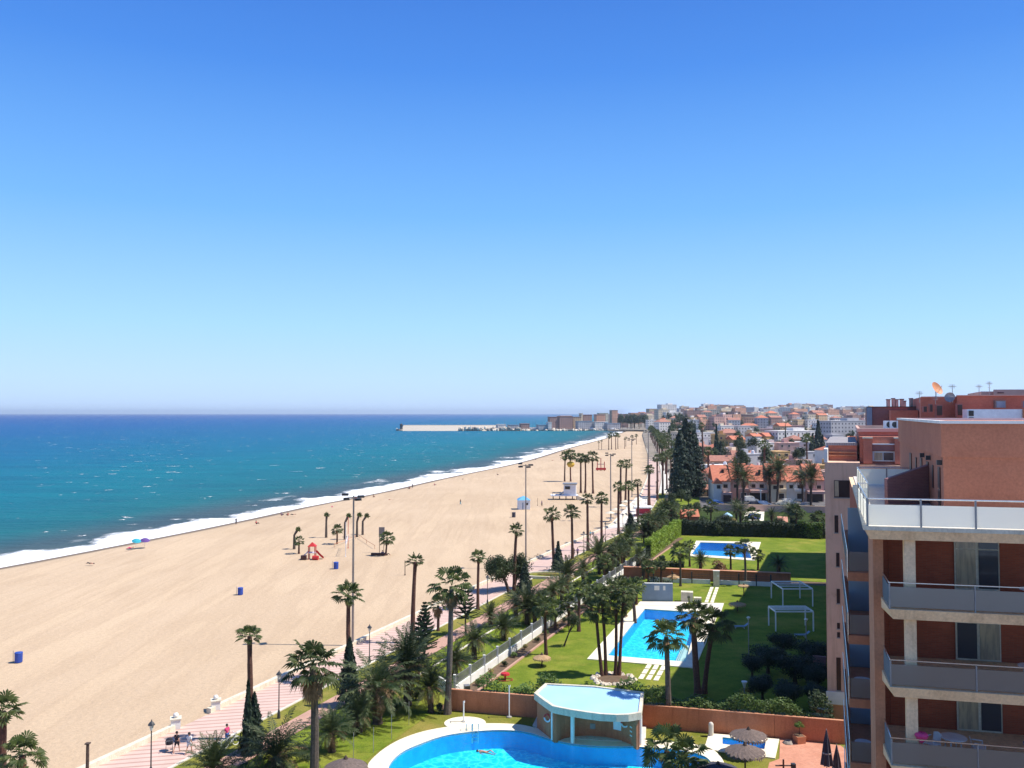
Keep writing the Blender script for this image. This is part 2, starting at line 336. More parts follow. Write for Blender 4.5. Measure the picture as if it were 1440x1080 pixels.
# ------------------------------------------------------------ mesh builder
class MB:
    def __init__(s): s.v = []; s.f = []
    def add(s, vs, fs):
        o = len(s.v); s.v += [tuple(v) for v in vs]; s.f += [tuple(i+o for i in f) for f in fs]; return s
    def box(s, c, d, rz=0.0, taper=1.0):
        cx, cy, cz = c; hx, hy, hz = d[0]/2, d[1]/2, d[2]/2
        vs = []
        for z, k in ((-hz, 1), (hz, taper)):
            for x, y in ((-hx, -hy), (hx, -hy), (hx, hy), (-hx, hy)):
                x *= k; y *= k
                vs.append((cx+x*cos(rz)-y*sin(rz), cy+x*sin(rz)+y*cos(rz), cz+z))
        return s.add(vs, [(0, 3, 2, 1), (4, 5, 6, 7), (0, 1, 5, 4), (1, 2, 6, 5), (2, 3, 7, 6), (3, 0, 4, 7)])
    def prism(s, poly, z0, z1):
        n = len(poly)
        area = sum(poly[i][0]*poly[(i+1) % n][1]-poly[(i+1) % n][0]*poly[i][1] for i in range(n))
        if area < 0: poly = poly[::-1]
        zf = (lambda z: (lambda i: z[i]) if isinstance(z, (list, tuple)) else (lambda i: z))
        a, b = zf(z0), zf(z1)
        if area < 0:
            if isinstance(z0, (list, tuple)): a = zf(z0[::-1])
            if isinstance(z1, (list, tuple)): b = zf(z1[::-1])
        vs = [(p[0], p[1], a(i)) for i, p in enumerate(poly)]+[(p[0], p[1], b(i)) for i, p in enumerate(poly)]
        fs = [tuple(range(n-1, -1, -1)), tuple(range(n, 2*n))]+[(i, (i+1) % n, (i+1) % n+n, i+n) for i in range(n)]
        return s.add(vs, fs)
    def tube(s, pts, rs, n=8, cap=True):
        if not hasattr(rs, '__len__'): rs = [rs]*len(pts)
        pts = [Vector(p) for p in pts]; vs = []; fs = []
        for i, p in enumerate(pts):
            t = (pts[min(i+1, len(pts)-1)]-pts[max(i-1, 0)]).normalized()
            a = Vector((1, 0, 0)) if abs(t.x) < .9 else Vector((0, 1, 0))
            u = t.cross(a).normalized(); w = t.cross(u)
            for k in range(n):
                an = 2*pi*k/n; vs.append(p+(u*cos(an)+w*sin(an))*rs[i])
        for i in range(len(pts)-1):
            for k in range(n):
                a = i*n+k; b_ = i*n+(k+1) % n; fs.append((a, b_, b_+n, a+n))
        if cap: fs += [tuple(range(n-1, -1, -1)), tuple(range((len(pts)-1)*n, len(pts)*n))]
        return s.add(vs, fs)
    def lathe(s, c, prof, n=16, cap=False):
        vs = []; fs = []
        for r, z in prof:
            for k in range(n):
                a = 2*pi*k/n; vs.append((c[0]+r*cos(a), c[1]+r*sin(a), c[2]+z))
        for i in range(len(prof)-1):
            for k in range(n):
                a = i*n+k; b_ = i*n+(k+1) % n; fs.append((a, b_, b_+n, a+n))
        if cap: fs += [tuple(range(n-1, -1, -1)), tuple(range((len(prof)-1)*n, len(prof)*n))]
        return s.add(vs, fs)
    def quad(s, *p): return s.add(p, [tuple(range(len(p)))])
    def wall(s, p0, p1, z0, z1, t):
        """vertical slab of thickness t on the line p0-p1"""
        d = Vector((p1[0]-p0[0], p1[1]-p0[1])); n = Vector((-d.y, d.x)).normalized()*t/2
        return s.prism([(p0[0]-n.x, p0[1]-n.y), (p1[0]-n.x, p1[1]-n.y), (p1[0]+n.x, p1[1]+n.y), (p0[0]+n.x, p0[1]+n.y)], z0, z1)
    def mesh(s, name, mat, smooth=False):
        me = bpy.data.meshes.new(name); me.from_pydata(s.v, [], s.f); me.update()
        if mat: me.materials.append(MATS[mat])
        if smooth: me.polygons.foreach_set('use_smooth', [True]*len(me.polygons))
        return me
    def build(s, name, mat, parent=None, smooth=False, loc=None):
        o = bpy.data.objects.new(name, s.mesh(name, mat, smooth)); COL.objects.link(o)
        if parent is not None:
            o.parent = parent
            if loc is None and parent.parent is None: o.location = -parent.location
        if loc is not None: o.location = loc
        return o
def tag(o, label=None, cat=None, group=None, kind=None):
    if label: o['label'] = label
    if cat: o['category'] = cat
    if group: o['group'] = group
    if kind: o['kind'] = kind
    return o
def thing(name, label, cat, loc, group=None, rz=0.0):
    o = bpy.data.objects.new(name, None); COL.objects.link(o); o.empty_display_size = .3
    o.location = loc; o.rotation_euler = (0, 0, rz)
    return tag(o, label, cat, group)
def part(name, mesh, parent, loc=(0, 0, 0), rz=0.0, sc=None, rot=None):
    """child in the parent's local space from shared mesh data"""
    o = bpy.data.objects.new(name, mesh); COL.objects.link(o); o.parent = parent
    o.location = loc; o.rotation_euler = rot or (0, 0, rz)
    if sc: o.scale = sc if hasattr(sc, '__len__') else (sc,)*3
    return o
def struct(name, mb, mat, **k): return tag(mb.build(name, mat, **k), kind='structure')
def copy_tree(root, loc, rz=None, label=None, group=None, sc=None):
    c = root.copy(); COL.objects.link(c); c.location = loc
    if rz is not None: c.rotation_euler = (0, 0, rz)
    if sc: c.scale = (sc,)*3
    if label: c['label'] = label
    if group: c['group'] = group
    for ch in root.children:
        d = ch.copy(); COL.objects.link(d); d.parent = c
        for g in ch.children:
            e = g.copy(); COL.objects.link(e); e.parent = d
    return c
# ============================================================ the lie of the land
SEA_Z = -1.3
_sp = [(0, 797.5), (67, 787), (125, 776), (215, 757), (275, 745), (325, 737.5), (410, 716), (460, 706), (520, 697), (585, 681), (650, 667), (720, 653.5), (758, 643), (792, 632), (820, 624.5), (853, 616), (872, 609)]
SH = [(p.y, p.x) for p in (G(x, y, SEA_Z) for x, y in _sp)]
k0 = (SH[3][1]-SH[0][1])/(SH[3][0]-SH[0][0])
SH = [(-200, SH[0][1]+k0*(-200-SH[0][0])*1.0)]+SH+[(1500, 205), (2500, 340), (6000, 800), (45000, 6000)]
_pp = [(871, 735), (898, 705), (912, 670), (912, 640), (904, 612)]
PR = [(p.y, p.x) for p in (G(x, y) for x, y in _pp)]
pa, pb = G(133, 1080), G(777, 776.7)
kp = (pb.x-pa.x)/(pb.y-pa.y)
PR = [(-200, pa.x+kp*(-200-pa.y)), (pb.y, pb.x)]+PR+[(1500, 235), (2500, 380), (6000, 850)]
def interp(T, d):
    for (a, xa), (b_, xb) in zip(T, T[1:]):
        if d <= b_: return xa+(xb-xa)*(d-a)/(b_-a)
    return T[-1][1]
def shore(d):   # lightly smoothed
    w = 4+d*.03
    return sum(interp(SH, d+k*w) for k in (-2, -1, 0, 1, 2))/5
def prom(d):
    w = 3+d*.015
    return sum(interp(PR, d+k*w) for k in (-2, -1, 0, 1, 2))/5
def town_z(x, y):
    """the town climbs a broad slope away from the shore"""
    q = max(0.0, y-430)
    base = 33*(1-math.exp(-(q/1500)**1.6))
    px = PX(x, y) if y > 1 else 720
    inland = min(1, max(0, (px-885)/70.0)); inland = inland*inland*(3-2*inland)
    s = min(1.0, q/1600)
    hump = 13*math.exp(-((px-1010)/52)**2)+13*math.exp(-((px-1128)/44)**2)+9*math.exp(-((px-1235)/40)**2)
    fade = max(.0, min(1.0, (4200-y)/1500))
    return inland*(base+hump*s*s)*(.5+.5*fade)

def grid(name, rows, mat, uvf=None, kind='structure'):
    """rows: list of equal-length vertex lists"""
    mb = MB(); n = len(rows[0])
    mb.v = [tuple(v) for r in rows for v in r]
    mb.f = [(i*n+j, i*n+j+1, (i+1)*n+j+1, (i+1)*n+j) for i in range(len(rows)-1) for j in range(n-1)]
    o = mb.build(name, mat, smooth=True); tag(o, kind=kind)
    if uvf:
        me = o.data; uv = me.uv_layers.new(name='UVMap')
        vals = [uvf(v.co) for v in me.vertices]
        for l in me.loops: uv.data[l.index].uv = (vals[l.vertex_index], 0)
    return o
def sdist(co):
    d = co.y; g = (shore(d+5)-shore(d-5))/10
    return (co.x-shore(d))/sqrt(1+g*g)
ds = [-60, 0, 30]+[40*1.045**i for i in range(0, 84)]            # 40 m .. ~1550 m
ds = [d for d in ds if d < 1420]+[1440]
offs = [-45, -25, -12, -6, -3, 0, 2, 4, 7, 11, 16, 24, 34]
def bz(s):
    if s < 0: return SEA_Z+s*.09
    if s < 7: return SEA_Z+.10*s
    if s < 34: return -.6+.6*(s-7)/27
    return 0.0
rows = []
for d in ds:
    x0 = shore(d); xp = prom(d)+.3; g = (shore(d+5)-shore(d-5))/10; k = sqrt(1+g*g)
    wmax = max(6, (xp-x0)/k)
    r = []
    for o_ in offs:
        oo = o_ if wmax > 40 else (o_ if o_ < 0 else o_*wmax/40)
        r.append((x0+oo*k, d, bz(o_)+(U(-.05, .05) if o_ > 7 else 0)))
    xl = r[-1][0]
    for t in (.2, .4, .6, .8, 1.0):
        r.append((xl+(xp-xl)*t, d, U(-.06, .06) if t < 1 else 0.02))
    rows.append(r)
sand = grid('sand', rows, 'sand', lambda c: sdist(c)/1000)

so = [0, 2, 5, 8, 12, 16, 20, 25, 32, 45, 70, 120, 220, 500, 1200, 3000, 9000, 30000]
dsea = [-60, 0, 30]+[40*1.05**i for i in range(0, 144)]
dsea = [d for d in dsea if d < 26000]+[27000]
rows = []
for d in dsea:
    x0 = shore(d); g = (shore(d+5)-shore(d-5))/10; k = sqrt(1+g*g)
    r = [(x0-o_*k, d, SEA_Z) for o_ in reversed(so)]
    r = r[:-1]+[(x0, d, SEA_Z), (x0+5, d, SEA_Z)]
    rows.append(r)
sea = grid('sea', rows, 'sea', lambda c: max(0.0, -sdist(c))/1000)

# land right of the promenade
rows = []
dg = [262, 300, 360, 430]+[470*1.07**i for i in range(40)]
dg = [d for d in dg if d < 6400]
for d in dg:
    xl = prom(d)-(.5 if d < 1300 else 60); xr = max(90, d*1.05+60)
    rows.append([(xl+(xr-xl)*t, d, town_z(xl+(xr-xl)*t, d)-.03) for t in [i/60 for i in range(61)]])
ground = grid('ground', rows, 'ground_far')

# ---- promenade, strips and paths (offset bands of the promenade line)
def band(name, mat, o0, o1, z, d0, d1, step=6.0, thick=None, kind='structure', c=None):
    mb = MB(); n = max(2, int((d1-d0)/step)); pts = []
    for i in range(n+1):
        d = d0+(d1-d0)*i/n; g = (prom(d+3)-prom(d-3))/6; k = 1/sqrt(1+g*g)
        pts.append(((prom(d)+o0*k, d-o0*g*k), (prom(d)+o1*k, d-o1*g*k)))
    for a, b_ in zip(pts, pts[1:]):
        q = [a[0], a[1], b_[1], b_[0]]
        if thick: mb.prism(q, z-thick, z)
        else: mb.quad(*[(p[0], p[1], z) for p in q])
    o = mb.build(name, mat)
    return tag(o, kind=kind) if kind else o
band('promenade', 'promenade_paving', .15, 5.6, .10, 30, 1150)
lw = band('sea_wall', 'cream_light', -.35, .15, .5, 30, 76.5, thick=1.1, kind=None)
tag(lw, 'low cream wall between sand and promenade, nearest stretch left of the white gate posts', 'wall', 'low walls along the beach edge')
lw = band('sea_wall', 'cream_light', -.35, .15, .5, 80.5, 152, thick=1.1, kind=None)
tag(lw, 'low cream wall between sand and promenade, middle stretch beyond the white gate posts', 'wall', 'low walls along the beach edge')
lw = band('sea_wall', 'cream_light', -.35, .15, .45, 156, 1100, thick=1.1, kind=None)
tag(lw, 'low cream wall along the beach edge, far stretch running to the harbour', 'wall', 'low walls along the beach edge')
band('promenade_kerb', 'kerb_stone', 5.6, 5.85, .16, 30, 300, thick=.2)
tag(band('grass_strip', 'lawn_dry', 5.85, 8.2, .06, 30, 300, kind=None), kind='stuff')
band('garden_path', 'path_pink', 8.2, 10.5, .09, 30, 290)
tag(band('grass_verge', 'lawn_green', 10.5, 19.2, .05, 30, 290, kind=None), kind='stuff')
band('verge_kerb', 'kerb_stone', 12.6, 12.85, .12, 88, 170, thick=.12)
tag(band('flower_bed', 'soil', 19.15, 20.6, .09, 91.8, 200, kind=None), kind='structure')
band('bed_kerb', 'path_pink', 20.6, 20.85, .18, 91.8, 190, thick=.2)
# far promenade side ground
band('promenade_side', 'kerb_stone', 5.85, 9, .04, 300, 1150)


def pline(d, off):
    g = (prom(d+3)-prom(d-3))/6; k = 1/sqrt(1+g*g); return (prom(d)+off*k, d-off*g*k)
wallL, wallR = G(634.4, 999), G(1178, 1046)
def gp(x, y, z=0): p = G(x, y, z); return (p.x, p.y)
HOLES = []
# ============================================================ vegetation prototypes (shared mesh data)
def fan_crown(seed, nf=30, droop=.5, up=1.0, spread=1.0, dead=False):
    """fan palm crown of radius about 1: pleated hand-shaped blades on stalks"""
    rnd = random.Random(seed); mb = MB()
    for i in range(nf):
        az = i*2.39996+rnd.uniform(-.3, .3)
        q = (i+.5)/nf
        el = radians(82-112*q**.9*spread)*up+rnd.uniform(-.15, .15)
        if dead: el = radians(rnd.uniform(-75, 5))
        L = rnd.uniform(.45, .68)*(1.0-.1*q)*(.75 if dead else 1)
        d = Vector((cos(az)*cos(el), sin(az)*cos(el), sin(el)))
        side = Vector((-sin(az), cos(az), 0)); upv = d.cross(side)*-1
        p0 = Vector((0, 0, -.1+.1*(1-q))); sag = -.06-.1*q
        p1 = p0+d*L+Vector((0, 0, sag))
        w = .012
        mb.add([p0-side*w, p0+side*w, p1+side*w*.7, p1-side*w*.7], [(0, 1, 2, 3)])
        d2 = (d+Vector((0, 0, -.25-.35*q))).normalized(); up2 = side.cross(d2)
        R = rnd.uniform(.36, .47); ns = 13
        tilt = rnd.uniform(-.5, .5)
        s2 = side*cos(tilt)+up2*sin(tilt)
        for k in range(ns):
            a = radians(-118+236*k/(ns-1)); b_ = a+radians(8)
            a0 = a-radians(8)
            r = R*(1-.22*(abs(a)/2.1)**2)*rnd.uniform(.88, 1.08)
            def P(an, rr, dz): return p1+(d2*cos(an)+s2*sin(an))*rr+Vector((0, 0, dz))
            m0 = P(a0, r*.62, -.02); m1 = P(b_, r*.62, -.02); c = P(a, r*.6, .03)
            tip = P(a, r*(1-.12*droop), -droop*r*rnd.uniform(.2, .6))
            mb.add([p1, m0, c, m1, tip], [(0, 1, 2), (0, 2, 3), (1, 4, 2), (2, 4, 3)])
    return mb
def skirt(seed, n=26, L=.8, r=.3):
    """hanging dead fronds under a crown"""
    rnd = random.Random(seed); mb = MB()
    for i in range(n):
        az = rnd.uniform(0, 2*pi); rr = rnd.uniform(.5, 1)*r; l = rnd.uniform(.5, 1)*L; s = rnd.uniform(.07, .16)
        a = Vector((.06*cos(az), .06*sin(az), rnd.uniform(-.25, -.02))); b_ = Vector((rr*cos(az), rr*sin(az), a.z-l*.5)); c = Vector((rr*.8*cos(az), rr*.8*sin(az), a.z-l))
        sd = Vector((-sin(az), cos(az), 0))*s
        mb.add([a, b_-sd, b_+sd, c-sd*.5, c+sd*.5, c-Vector((0, 0, .08))], [(0, 1, 2), (1, 3, 4, 2), (3, 5, 4)])
    return mb
def feather_crown(seed, nf=38, up=0.0, droop=1.0, nl=34):
    """date palm crown of radius about 1: arching ribs with two rows of leaflets"""
    rnd = random.Random(seed); mb = MB()
    for i in range(nf):
        az = i*2.39996+rnd.uniform(-.2, .2); q = (i+.5)/nf
        el = radians(84-80*q+up)+rnd.uniform(-.1, .1); L = rnd.uniform(1.0, 1.2)
        h = Vector((cos(az), sin(az), 0)); side = Vector((-sin(az), cos(az), 0))
        pts = []; p = Vector((0, 0, 0)); e = el; ns = 8
        for k in range(ns+1):
            pts.append(p.copy()); e -= (.05+.17*(k/ns))*droop*(1.1 if q > .2 else .8)
            p = p+(h*cos(e)+Vector((0, 0, sin(e))))*(L/ns)
        for k in range(ns):
            a, b_ = pts[k], pts[k+1]; t = (b_-a).normalized(); w = .014*(1-k/ns)+.003
            n_ = t.cross(side)
            mb.add([a-side*w, a+side*w, b_+side*w*.8, b_-side*w*.8], [(0, 1, 2, 3)])
        for k in range(nl):
            f = .14+.84*k/(nl-1); x = f*ns; j = min(ns-1, int(x)); a = pts[j].lerp(pts[j+1], x-j); t = (pts[j+1]-pts[j]).normalized()
            l = .17*sin(pi*(f*.86+.12))**.6*rnd.uniform(.85, 1.1); w = .013
            upn = side.cross(t)*-1
            for s_ in (-1, 1):
                dr = (side*s_*.8+t*.62+upn*rnd.uniform(.05, .4)*(-1 if rnd.random() < .25 else 1)).normalized()
                tip = a+dr*l+Vector((0, 0, -.05*l/.2))
                mid = a+dr*l*.45
                mb.add([a, mid+t*w, tip, mid-t*w], [(0, 1, 2, 3)])
    return mb
def leaf_cloud(seed, n, f, size=.06, flat=.5):
    """n small folded leaves at the points given by f(rnd)"""
    rnd = random.Random(seed); mb = MB()
    for i in range(n):
        p, o = f(rnd); s = size*rnd.uniform(.6, 1.4)
        nrm = (Vector(o)+Vector((rnd.gauss(0, flat), rnd.gauss(0, flat), rnd.gauss(0, flat)+.25))).normalized()
        a = nrm.cross(Vector((rnd.gauss(0, 1), rnd.gauss(0, 1), rnd.gauss(0, 1)))).normalized(); b_ = nrm.cross(a)
        p = Vector(p)
        mb.add([p-a*s, p-b_*s*.45, p+a*s, p+b_*s*.45], [(0, 1, 2, 3)])
    return mb
def blob_crown(seed, n=2600, nb=11, size=.06):
    """round uneven crown of radius about 1 made of leaf clumps"""
    rr = random.Random(seed); blobs = []
    for i in range(nb):
        v = Vector((rr.gauss(0, 1), rr.gauss(0, 1), rr.gauss(0, .8))).normalized()*rr.uniform(.25, .62)
        blobs.append((v, rr.uniform(.3, .5)))
    def f(r):
        c, R = blobs[r.randrange(nb)]
        v = Vector((r.gauss(0, 1), r.gauss(0, 1), r.gauss(0, 1))).normalized()
        k = r.uniform(.55, 1.08)
        return c+v*R*k, v
    return leaf_cloud(seed+1, n, f, size)
def cone_crown(seed, n=2200, size=.05, p=1.1, rag=.25, w=.28):
    """conifer: height 1, ragged cone"""
    rr = random.Random(seed); tiers = [(rr.uniform(0, 2*pi), rr.uniform(.75, 1.25)) for _ in range(40)]
    def f(r):
        z = r.random()**1.25; az = r.uniform(0, 2*pi); t = tiers[int(z*39)]
        R = w*(1-z)**p*(1+rag*sin(az*3+t[0])*t[1])*r.uniform(.55, 1.1)+.01
        if z < .06: R *= .75
        return (R*cos(az), R*sin(az), z-.1*R), (cos(az), sin(az), .2)
    return leaf_cloud(seed+1, n, f, size)
def norfolk(seed, whorls=13, w=.3):
    """Norfolk Island pine of height 1: level whorls of tufted branches with gaps between"""
    rnd = random.Random(seed); mb = MB()
    for k in range(whorls):
        z = .12+.84*(k/(whorls-1))**.92; R = w*(1-z)**.75*rnd.uniform(.85, 1.1)+.015
        nb = 7
        for b in range(nb):
            az = 2*pi*b/nb+k*.7+rnd.uniform(-.15, .15); h = Vector((cos(az), sin(az), 0)); sd = Vector((-sin(az), cos(az), 0))
            for j in range(9):
                f = .15+.85*j/8; p = Vector((0, 0, z))+h*R*f+Vector((0, 0, .05*f*f*(R/w)))
                for s_ in (-1, 1):
                    l = .055*(1.15-f*.6)*(R/w)**.4; q = p+(sd*s_+h*.5)*l+Vector((0, 0, .018))
                    mb.add([p-h*.012, p+h*.014, q+Vector((0, 0, .012)), q-Vector((0, 0, .012))], [(0, 1, 2, 3)])
                    mb.add([p-Vector((0, 0, .012)), p+Vector((0, 0, .02)), q+h*.01], [(0, 1, 2)])
    return mb
FAN = [fan_crown(s, n, d).mesh('fan_crown', 'fan_leaf') for s, n, d in ((1, 27, .5), (2, 24, .7), (3, 30, .6), (4, 22, .4))]
FANSP = [fan_crown(s, n, d, spread=.75).mesh('fan_crown', 'fan_leaf') for s, n, d in ((11, 17, .35), (12, 20, .4))]
SKIRT = [skirt(s).mesh('dead_fronds', 'dead_frond') for s in (1, 2)]
SHAG = [fan_crown(s, 22, 1.1, dead=True).mesh('dead_fronds', 'dead_frond') for s in (5, 6)]
FEA = [feather_crown(s, n, u, d).mesh('feather_crown', 'feather_leaf') for s, n, u, d in ((21, 44, 2, .8), (22, 40, -4, .95), (23, 48, 6, .7))]
FEAD = feather_crown(25, 22, -58, 1.3).mesh('lower_fronds', 'dead_frond')
BLOB = [blob_crown(31).mesh('leafy_crown', 'tree_leaf'), blob_crown(33, 2200, 8, .07).mesh('leafy_crown', 'tree_leaf'), blob_crown(35, 700, 7, .11).mesh('leafy_crown', 'tree_leaf')]
BIGBLOB = [blob_crown(37, 7000, 22, .05).mesh('leafy_crown', 'tree_leaf')]
ADDEDSHADE = [blob_crown(39, 5000, 16, .05).mesh('leafy_crown', 'conifer_leaf')]
CONE = [cone_crown(41).mesh('conifer_crown', 'conifer_leaf'), cone_crown(43, 2600, .05, .8, .4, .3).mesh('conifer_crown', 'conifer_leaf')]
BIGCONE = [cone_crown(45, 7500, .03, .6, .5, .22).mesh('conifer_crown', 'conifer_leaf')]
NORF = [norfolk(51).mesh('pine_crown', 'pine_leaf'), norfolk(52, 10, .36).mesh('pine_crown', 'pine_leaf')]
SHRUB = {k: blob_crown(61+i, 900, 6, .1).mesh('foliage', k) for i, k in enumerate(('hedge_leaf', 'hedge_dark', 'shrub_yellow', 'shrub_brown', 'tree_leaf'))}

def trunk(base, top, r0, r1, mat, parent, n=9, flare=1.35, seed=0):
    """tapered ringed stem from base to top with a slight bow"""
    rnd = random.Random(seed); b_, t = Vector(base), Vector(top); L = (t-b_).length
    bow = Vector((rnd.uniform(-1, 1), rnd.uniform(-1, 1), 0))*L*.012
    k = 14; pts, rs = [], []
    for i in range(k+1):
        f = i/k; pts.append(b_.lerp(t, f)+bow*sin(pi*f))
        rs.append((r0+(r1-r0)*f)*(1+(flare-1)*max(0, 1-f*8))*(1+.06*rnd.uniform(-1, 1)))
    pts[0].z -= .1
    return MB().tube(pts, rs, n).build('trunk', mat, parent)
_pc = [0]
def palm(bx, by, cx, cy, r, label, kind='fan', group=None, shag=0, z0=0.0, mat=None, var=None, d=None, tr=None, extra=None, name=None, cat='palm tree'):
    """palm standing at photo point bx,by with its crown centre at cx,cy and crown radius r (photo pixels)"""
    _pc[0] += 1; sd = _pc[0]; rnd = random.Random(sd*17)
    g = G(bx, by, z0) if d is None else Vector((XA(bx, d), d, z0))
    D = g.y; top = AT(cx, cy, D); R = r/FPX*D
    root = thing(name or ('fan_palm' if kind == 'fan' else 'date_palm'), label, cat, g, group)
    local = top-g
    if kind == 'fan':
        t_ = tr or max(.17, min(.3, .022*local.z+.04))
        trunk(g, top-Vector((0, 0, R*.1)), t_*1.15, t_*.85, mat or 'trunk_red', root, seed=sd)
        part('crown', (FANSP if var == 's' else FAN)[sd % (2 if var == 's' else 4)], root, local, rnd.uniform(0, 6), (R*1.26*rnd.uniform(.92, 1.12), R*1.26*rnd.uniform(.92, 1.12), R*1.14), rot=(rnd.uniform(-.13, .13), rnd.uniform(-.13, .13), rnd.uniform(0, 6)))
        if shag: part('dead_fronds', SHAG[sd % 2], root, local-Vector((0, 0, R*.25)), rnd.uniform(0, 6), (R*.85*shag, R*.85*shag, R*1.15*shag))
        else: part('dead_fronds', SKIRT[sd % 2], root, local-Vector((0, 0, R*.12)), rnd.uniform(0, 6), R*.75)
    else:
        t_ = (tr or .34)*.8
        trunk(g, g+Vector((local.x, local.y, max(.3, local.z-R*.34))), t_*1.1, t_, mat or 'bark', root, flare=1.2, seed=sd)
        part('crown', FEA[sd % 3], root, local-Vector((0, 0, R*.34)), rnd.uniform(0, 6), R*1.36)
        part('dead_fronds', FEAD, root, local-Vector((0, 0, R*.27)), rnd.uniform(0, 6), R*.85)
    return root
def tree(bx, by, cx, cy, r, label, meshes, rz=1.0, group=None, cat='tree', name='broadleaf_tree', z0=0.0, d=None, tr=None, crown_name='crown'):
    _pc[0] += 1; sd = _pc[0]; rnd = random.Random(sd*13)
    g = G(bx, by, z0) if d is None else Vector((XA(bx, d), d, z0))
    D = g.y; c = AT(cx, cy, D); R = r/FPX*D
    root = thing(name, label, cat, g, group)
    t_ = tr or max(.1, R*.09); trunk(g, c, t_, t_*.6, 'bark', root, seed=sd)
    for k in range(3):
        a = k*2.1+rnd.random(); MB().tube([Vector((g.x, g.y, g.z))+(c-g)*.5, c+Vector((cos(a), sin(a), .1))*R*.55], [t_*.6, t_*.2], 6).build('limb', 'bark', root)
    part(crown_name, meshes[sd % len(meshes)], root, c-g, rnd.uniform(0, 6), (R, R, R*rz))
    return root
def conifer(bx, by, ty, w, label, mesh, group=None, name='conifer_tree', z0=0.0, d=None, cat='tree', low=.04, cx=None):
    """conifer whose crown spans from near the ground to photo row ty; w = crown width in photo pixels"""
    _pc[0] += 1; sd = _pc[0]; rnd = random.Random(sd*11)
    g = G(bx, by, z0) if d is None else Vector((XA(bx, d), d, z0))
    D = g.y; top = AT(cx or bx, ty, D); h = top.z-g.z; W = w/FPX*D
    root = thing(name, label, cat, g, group)
    trunk(g, top-Vector((0, 0, h*.06)), max(.08, h*.018), .03, 'bark', root, seed=sd)
    part('crown', mesh, root, ((top.x-g.x)*low, 0, h*low), rnd.uniform(0, 6), (W/.56, W/.56, h*(1-low)))
    return root
def shrub(x, y, r, label, leaf='hedge_leaf', z0=0.0, rz=.8, d=None, group=None, name='shrub', cat='shrub'):
    g = G(x, y, z0) if d is None else Vector((XA(x, d), d, z0)); R = r/FPX*g.y; _pc[0] += 1
    root = thing(name, label, cat, g, group)
    MB().tube([g, g+Vector((0, 0, R*.8))], [R*.1, R*.05], 6).build('stem', 'bark', root)
    part('foliage', SHRUB[leaf], root, (0, 0, R*.72), random.Random(_pc[0]).uniform(0, 6), (R, R, R*rz))
    return root
def hedge(p0, p1, width, h, label, leaf, z0=0.0, dens=26, size=.16, ragged=.25, group=None, name='hedge'):
    """clipped hedge between two ground points: dark twiggy core, leafy skin"""
    p0 = Vector((p0[0], p0[1], z0)); p1 = Vector((p1[0], p1[1], z0)); L = (p1-p0).length; u = (p1-p0)/L; v = Vector((-u.y, u.x, 0))
    root = thing(name, label, 'hedge', p0, group)
    MB().wall(p0, p1, z0, z0+h*.66, width*.6).build('branches', 'hedge_dark', root)
    _pc[0] += 1
    def f(r):
        s = r.uniform(0, L); bumpy = 1+ragged*(.5*sin(s*1.7)+.5*sin(s*.63+2))*.5
        k = r.random(); H_ = h*bumpy
        if k < .5: q = (r.uniform(-.5, .5)*width, H_*(r.uniform(.68, 1.04))); o = (0, 0, 1)
        else:
            sg = 1 if r.random() < .5 else -1; q = (sg*width*.5*r.uniform(.8, 1.12), H_*r.uniform(.02, 1)); o = tuple(v*sg)
        return u*s+v*q[0]+Vector((0, 0, q[1])), o
    n = int(min(12000, dens*1.5*L*(h*2+width)))
    part('leaves', leaf_cloud(_pc[0], n, f, size).mesh('leaves', leaf), root)
    return root
# ============================================================ palms along the promenade (near to far)
GP = 'fan palms lining the promenade'
palm(355, 1042, 351, 893, 17, 'slim fan palm nearest on the promenade edge, two dark conifers at its foot', group=GP, var='s')
palm(441, 1100, 440, 934, 38, 'big shaggy fan palm with brown hanging fronds in front of the white gate posts', shag=1.0, mat='trunk_grey', tr=.3)
palm(491, 958, 490, 836, 23, 'fan palm with a sparse wide crown right in front of the nearest floodlight mast', group=GP, var='s')
palm(580, 905, 584, 789, 13, 'tall slender fan palm between the nearest mast and the tiered pines, small tufted head', group=GP, var='s')
palm(629, 1004, 635, 822, 30, 'tallest shaggy fan palm at the left end of the orange garden wall', shag=.8, mat='trunk_grey', tr=.26)
palm(616, 888, 616, 850, 15, 'low fan palm with drooping brown crown beside the two tall garden pines', shag=.9, var='s')
palm(672, 857, 673, 783, 13, 'fan palm on the grass strip just left of the dense dark tree', group=GP, var='s')
palm(723, 832, 726, 746, 12, 'fan palm rising out of the dense dark tree beside the second mast', group=GP, var='s')
palm(779, 798, 776, 723, 13, 'fan palm beyond the dense dark tree, pointed conifer at its foot', group=GP)
palm(805, 786, 804, 719, 12, 'fan palm on the strip one place beyond the pointed conifer', group=GP)
palm(827, 775, 826, 702, 9.5, 'tall fan palm left of the old style street lamp half way along', group=GP)
palm(846, 764, 846, 700, 10, 'tall fan palm right of the old style street lamp half way along', group=GP)
palm(870, 752, 870, 684, 9, 'left palm of the three in front of the third mast', group=GP)
palm(885.5, 743, 884, 683, 9, 'middle palm of the three beside the third mast, trunk leaning left', group=GP)
palm(897, 737, 896.5, 679, 6.5, 'small headed fan palm just left of the magenta kiosk', group=GP)
palm(873, 713, 873, 653, 7, 'straight fan palm on the sand side beyond the third mast', group=GP, var='s')
palm(879.5, 707, 881, 652, 8, 'fan palm with windswept arching crown beyond the third mast', group=GP)
palm(913, 712, 913, 660, 8, 'stout fan palm standing behind the magenta kiosk', group=GP, tr=.4)
palm(924.4, 704, 924, 644, 7, 'first fan palm of the dense far row right of the paved promenade', group=GP)
palm(932, 696, 931, 643, 7, 'second fan palm of the dense far row, beside the sandy clearing', group=GP)
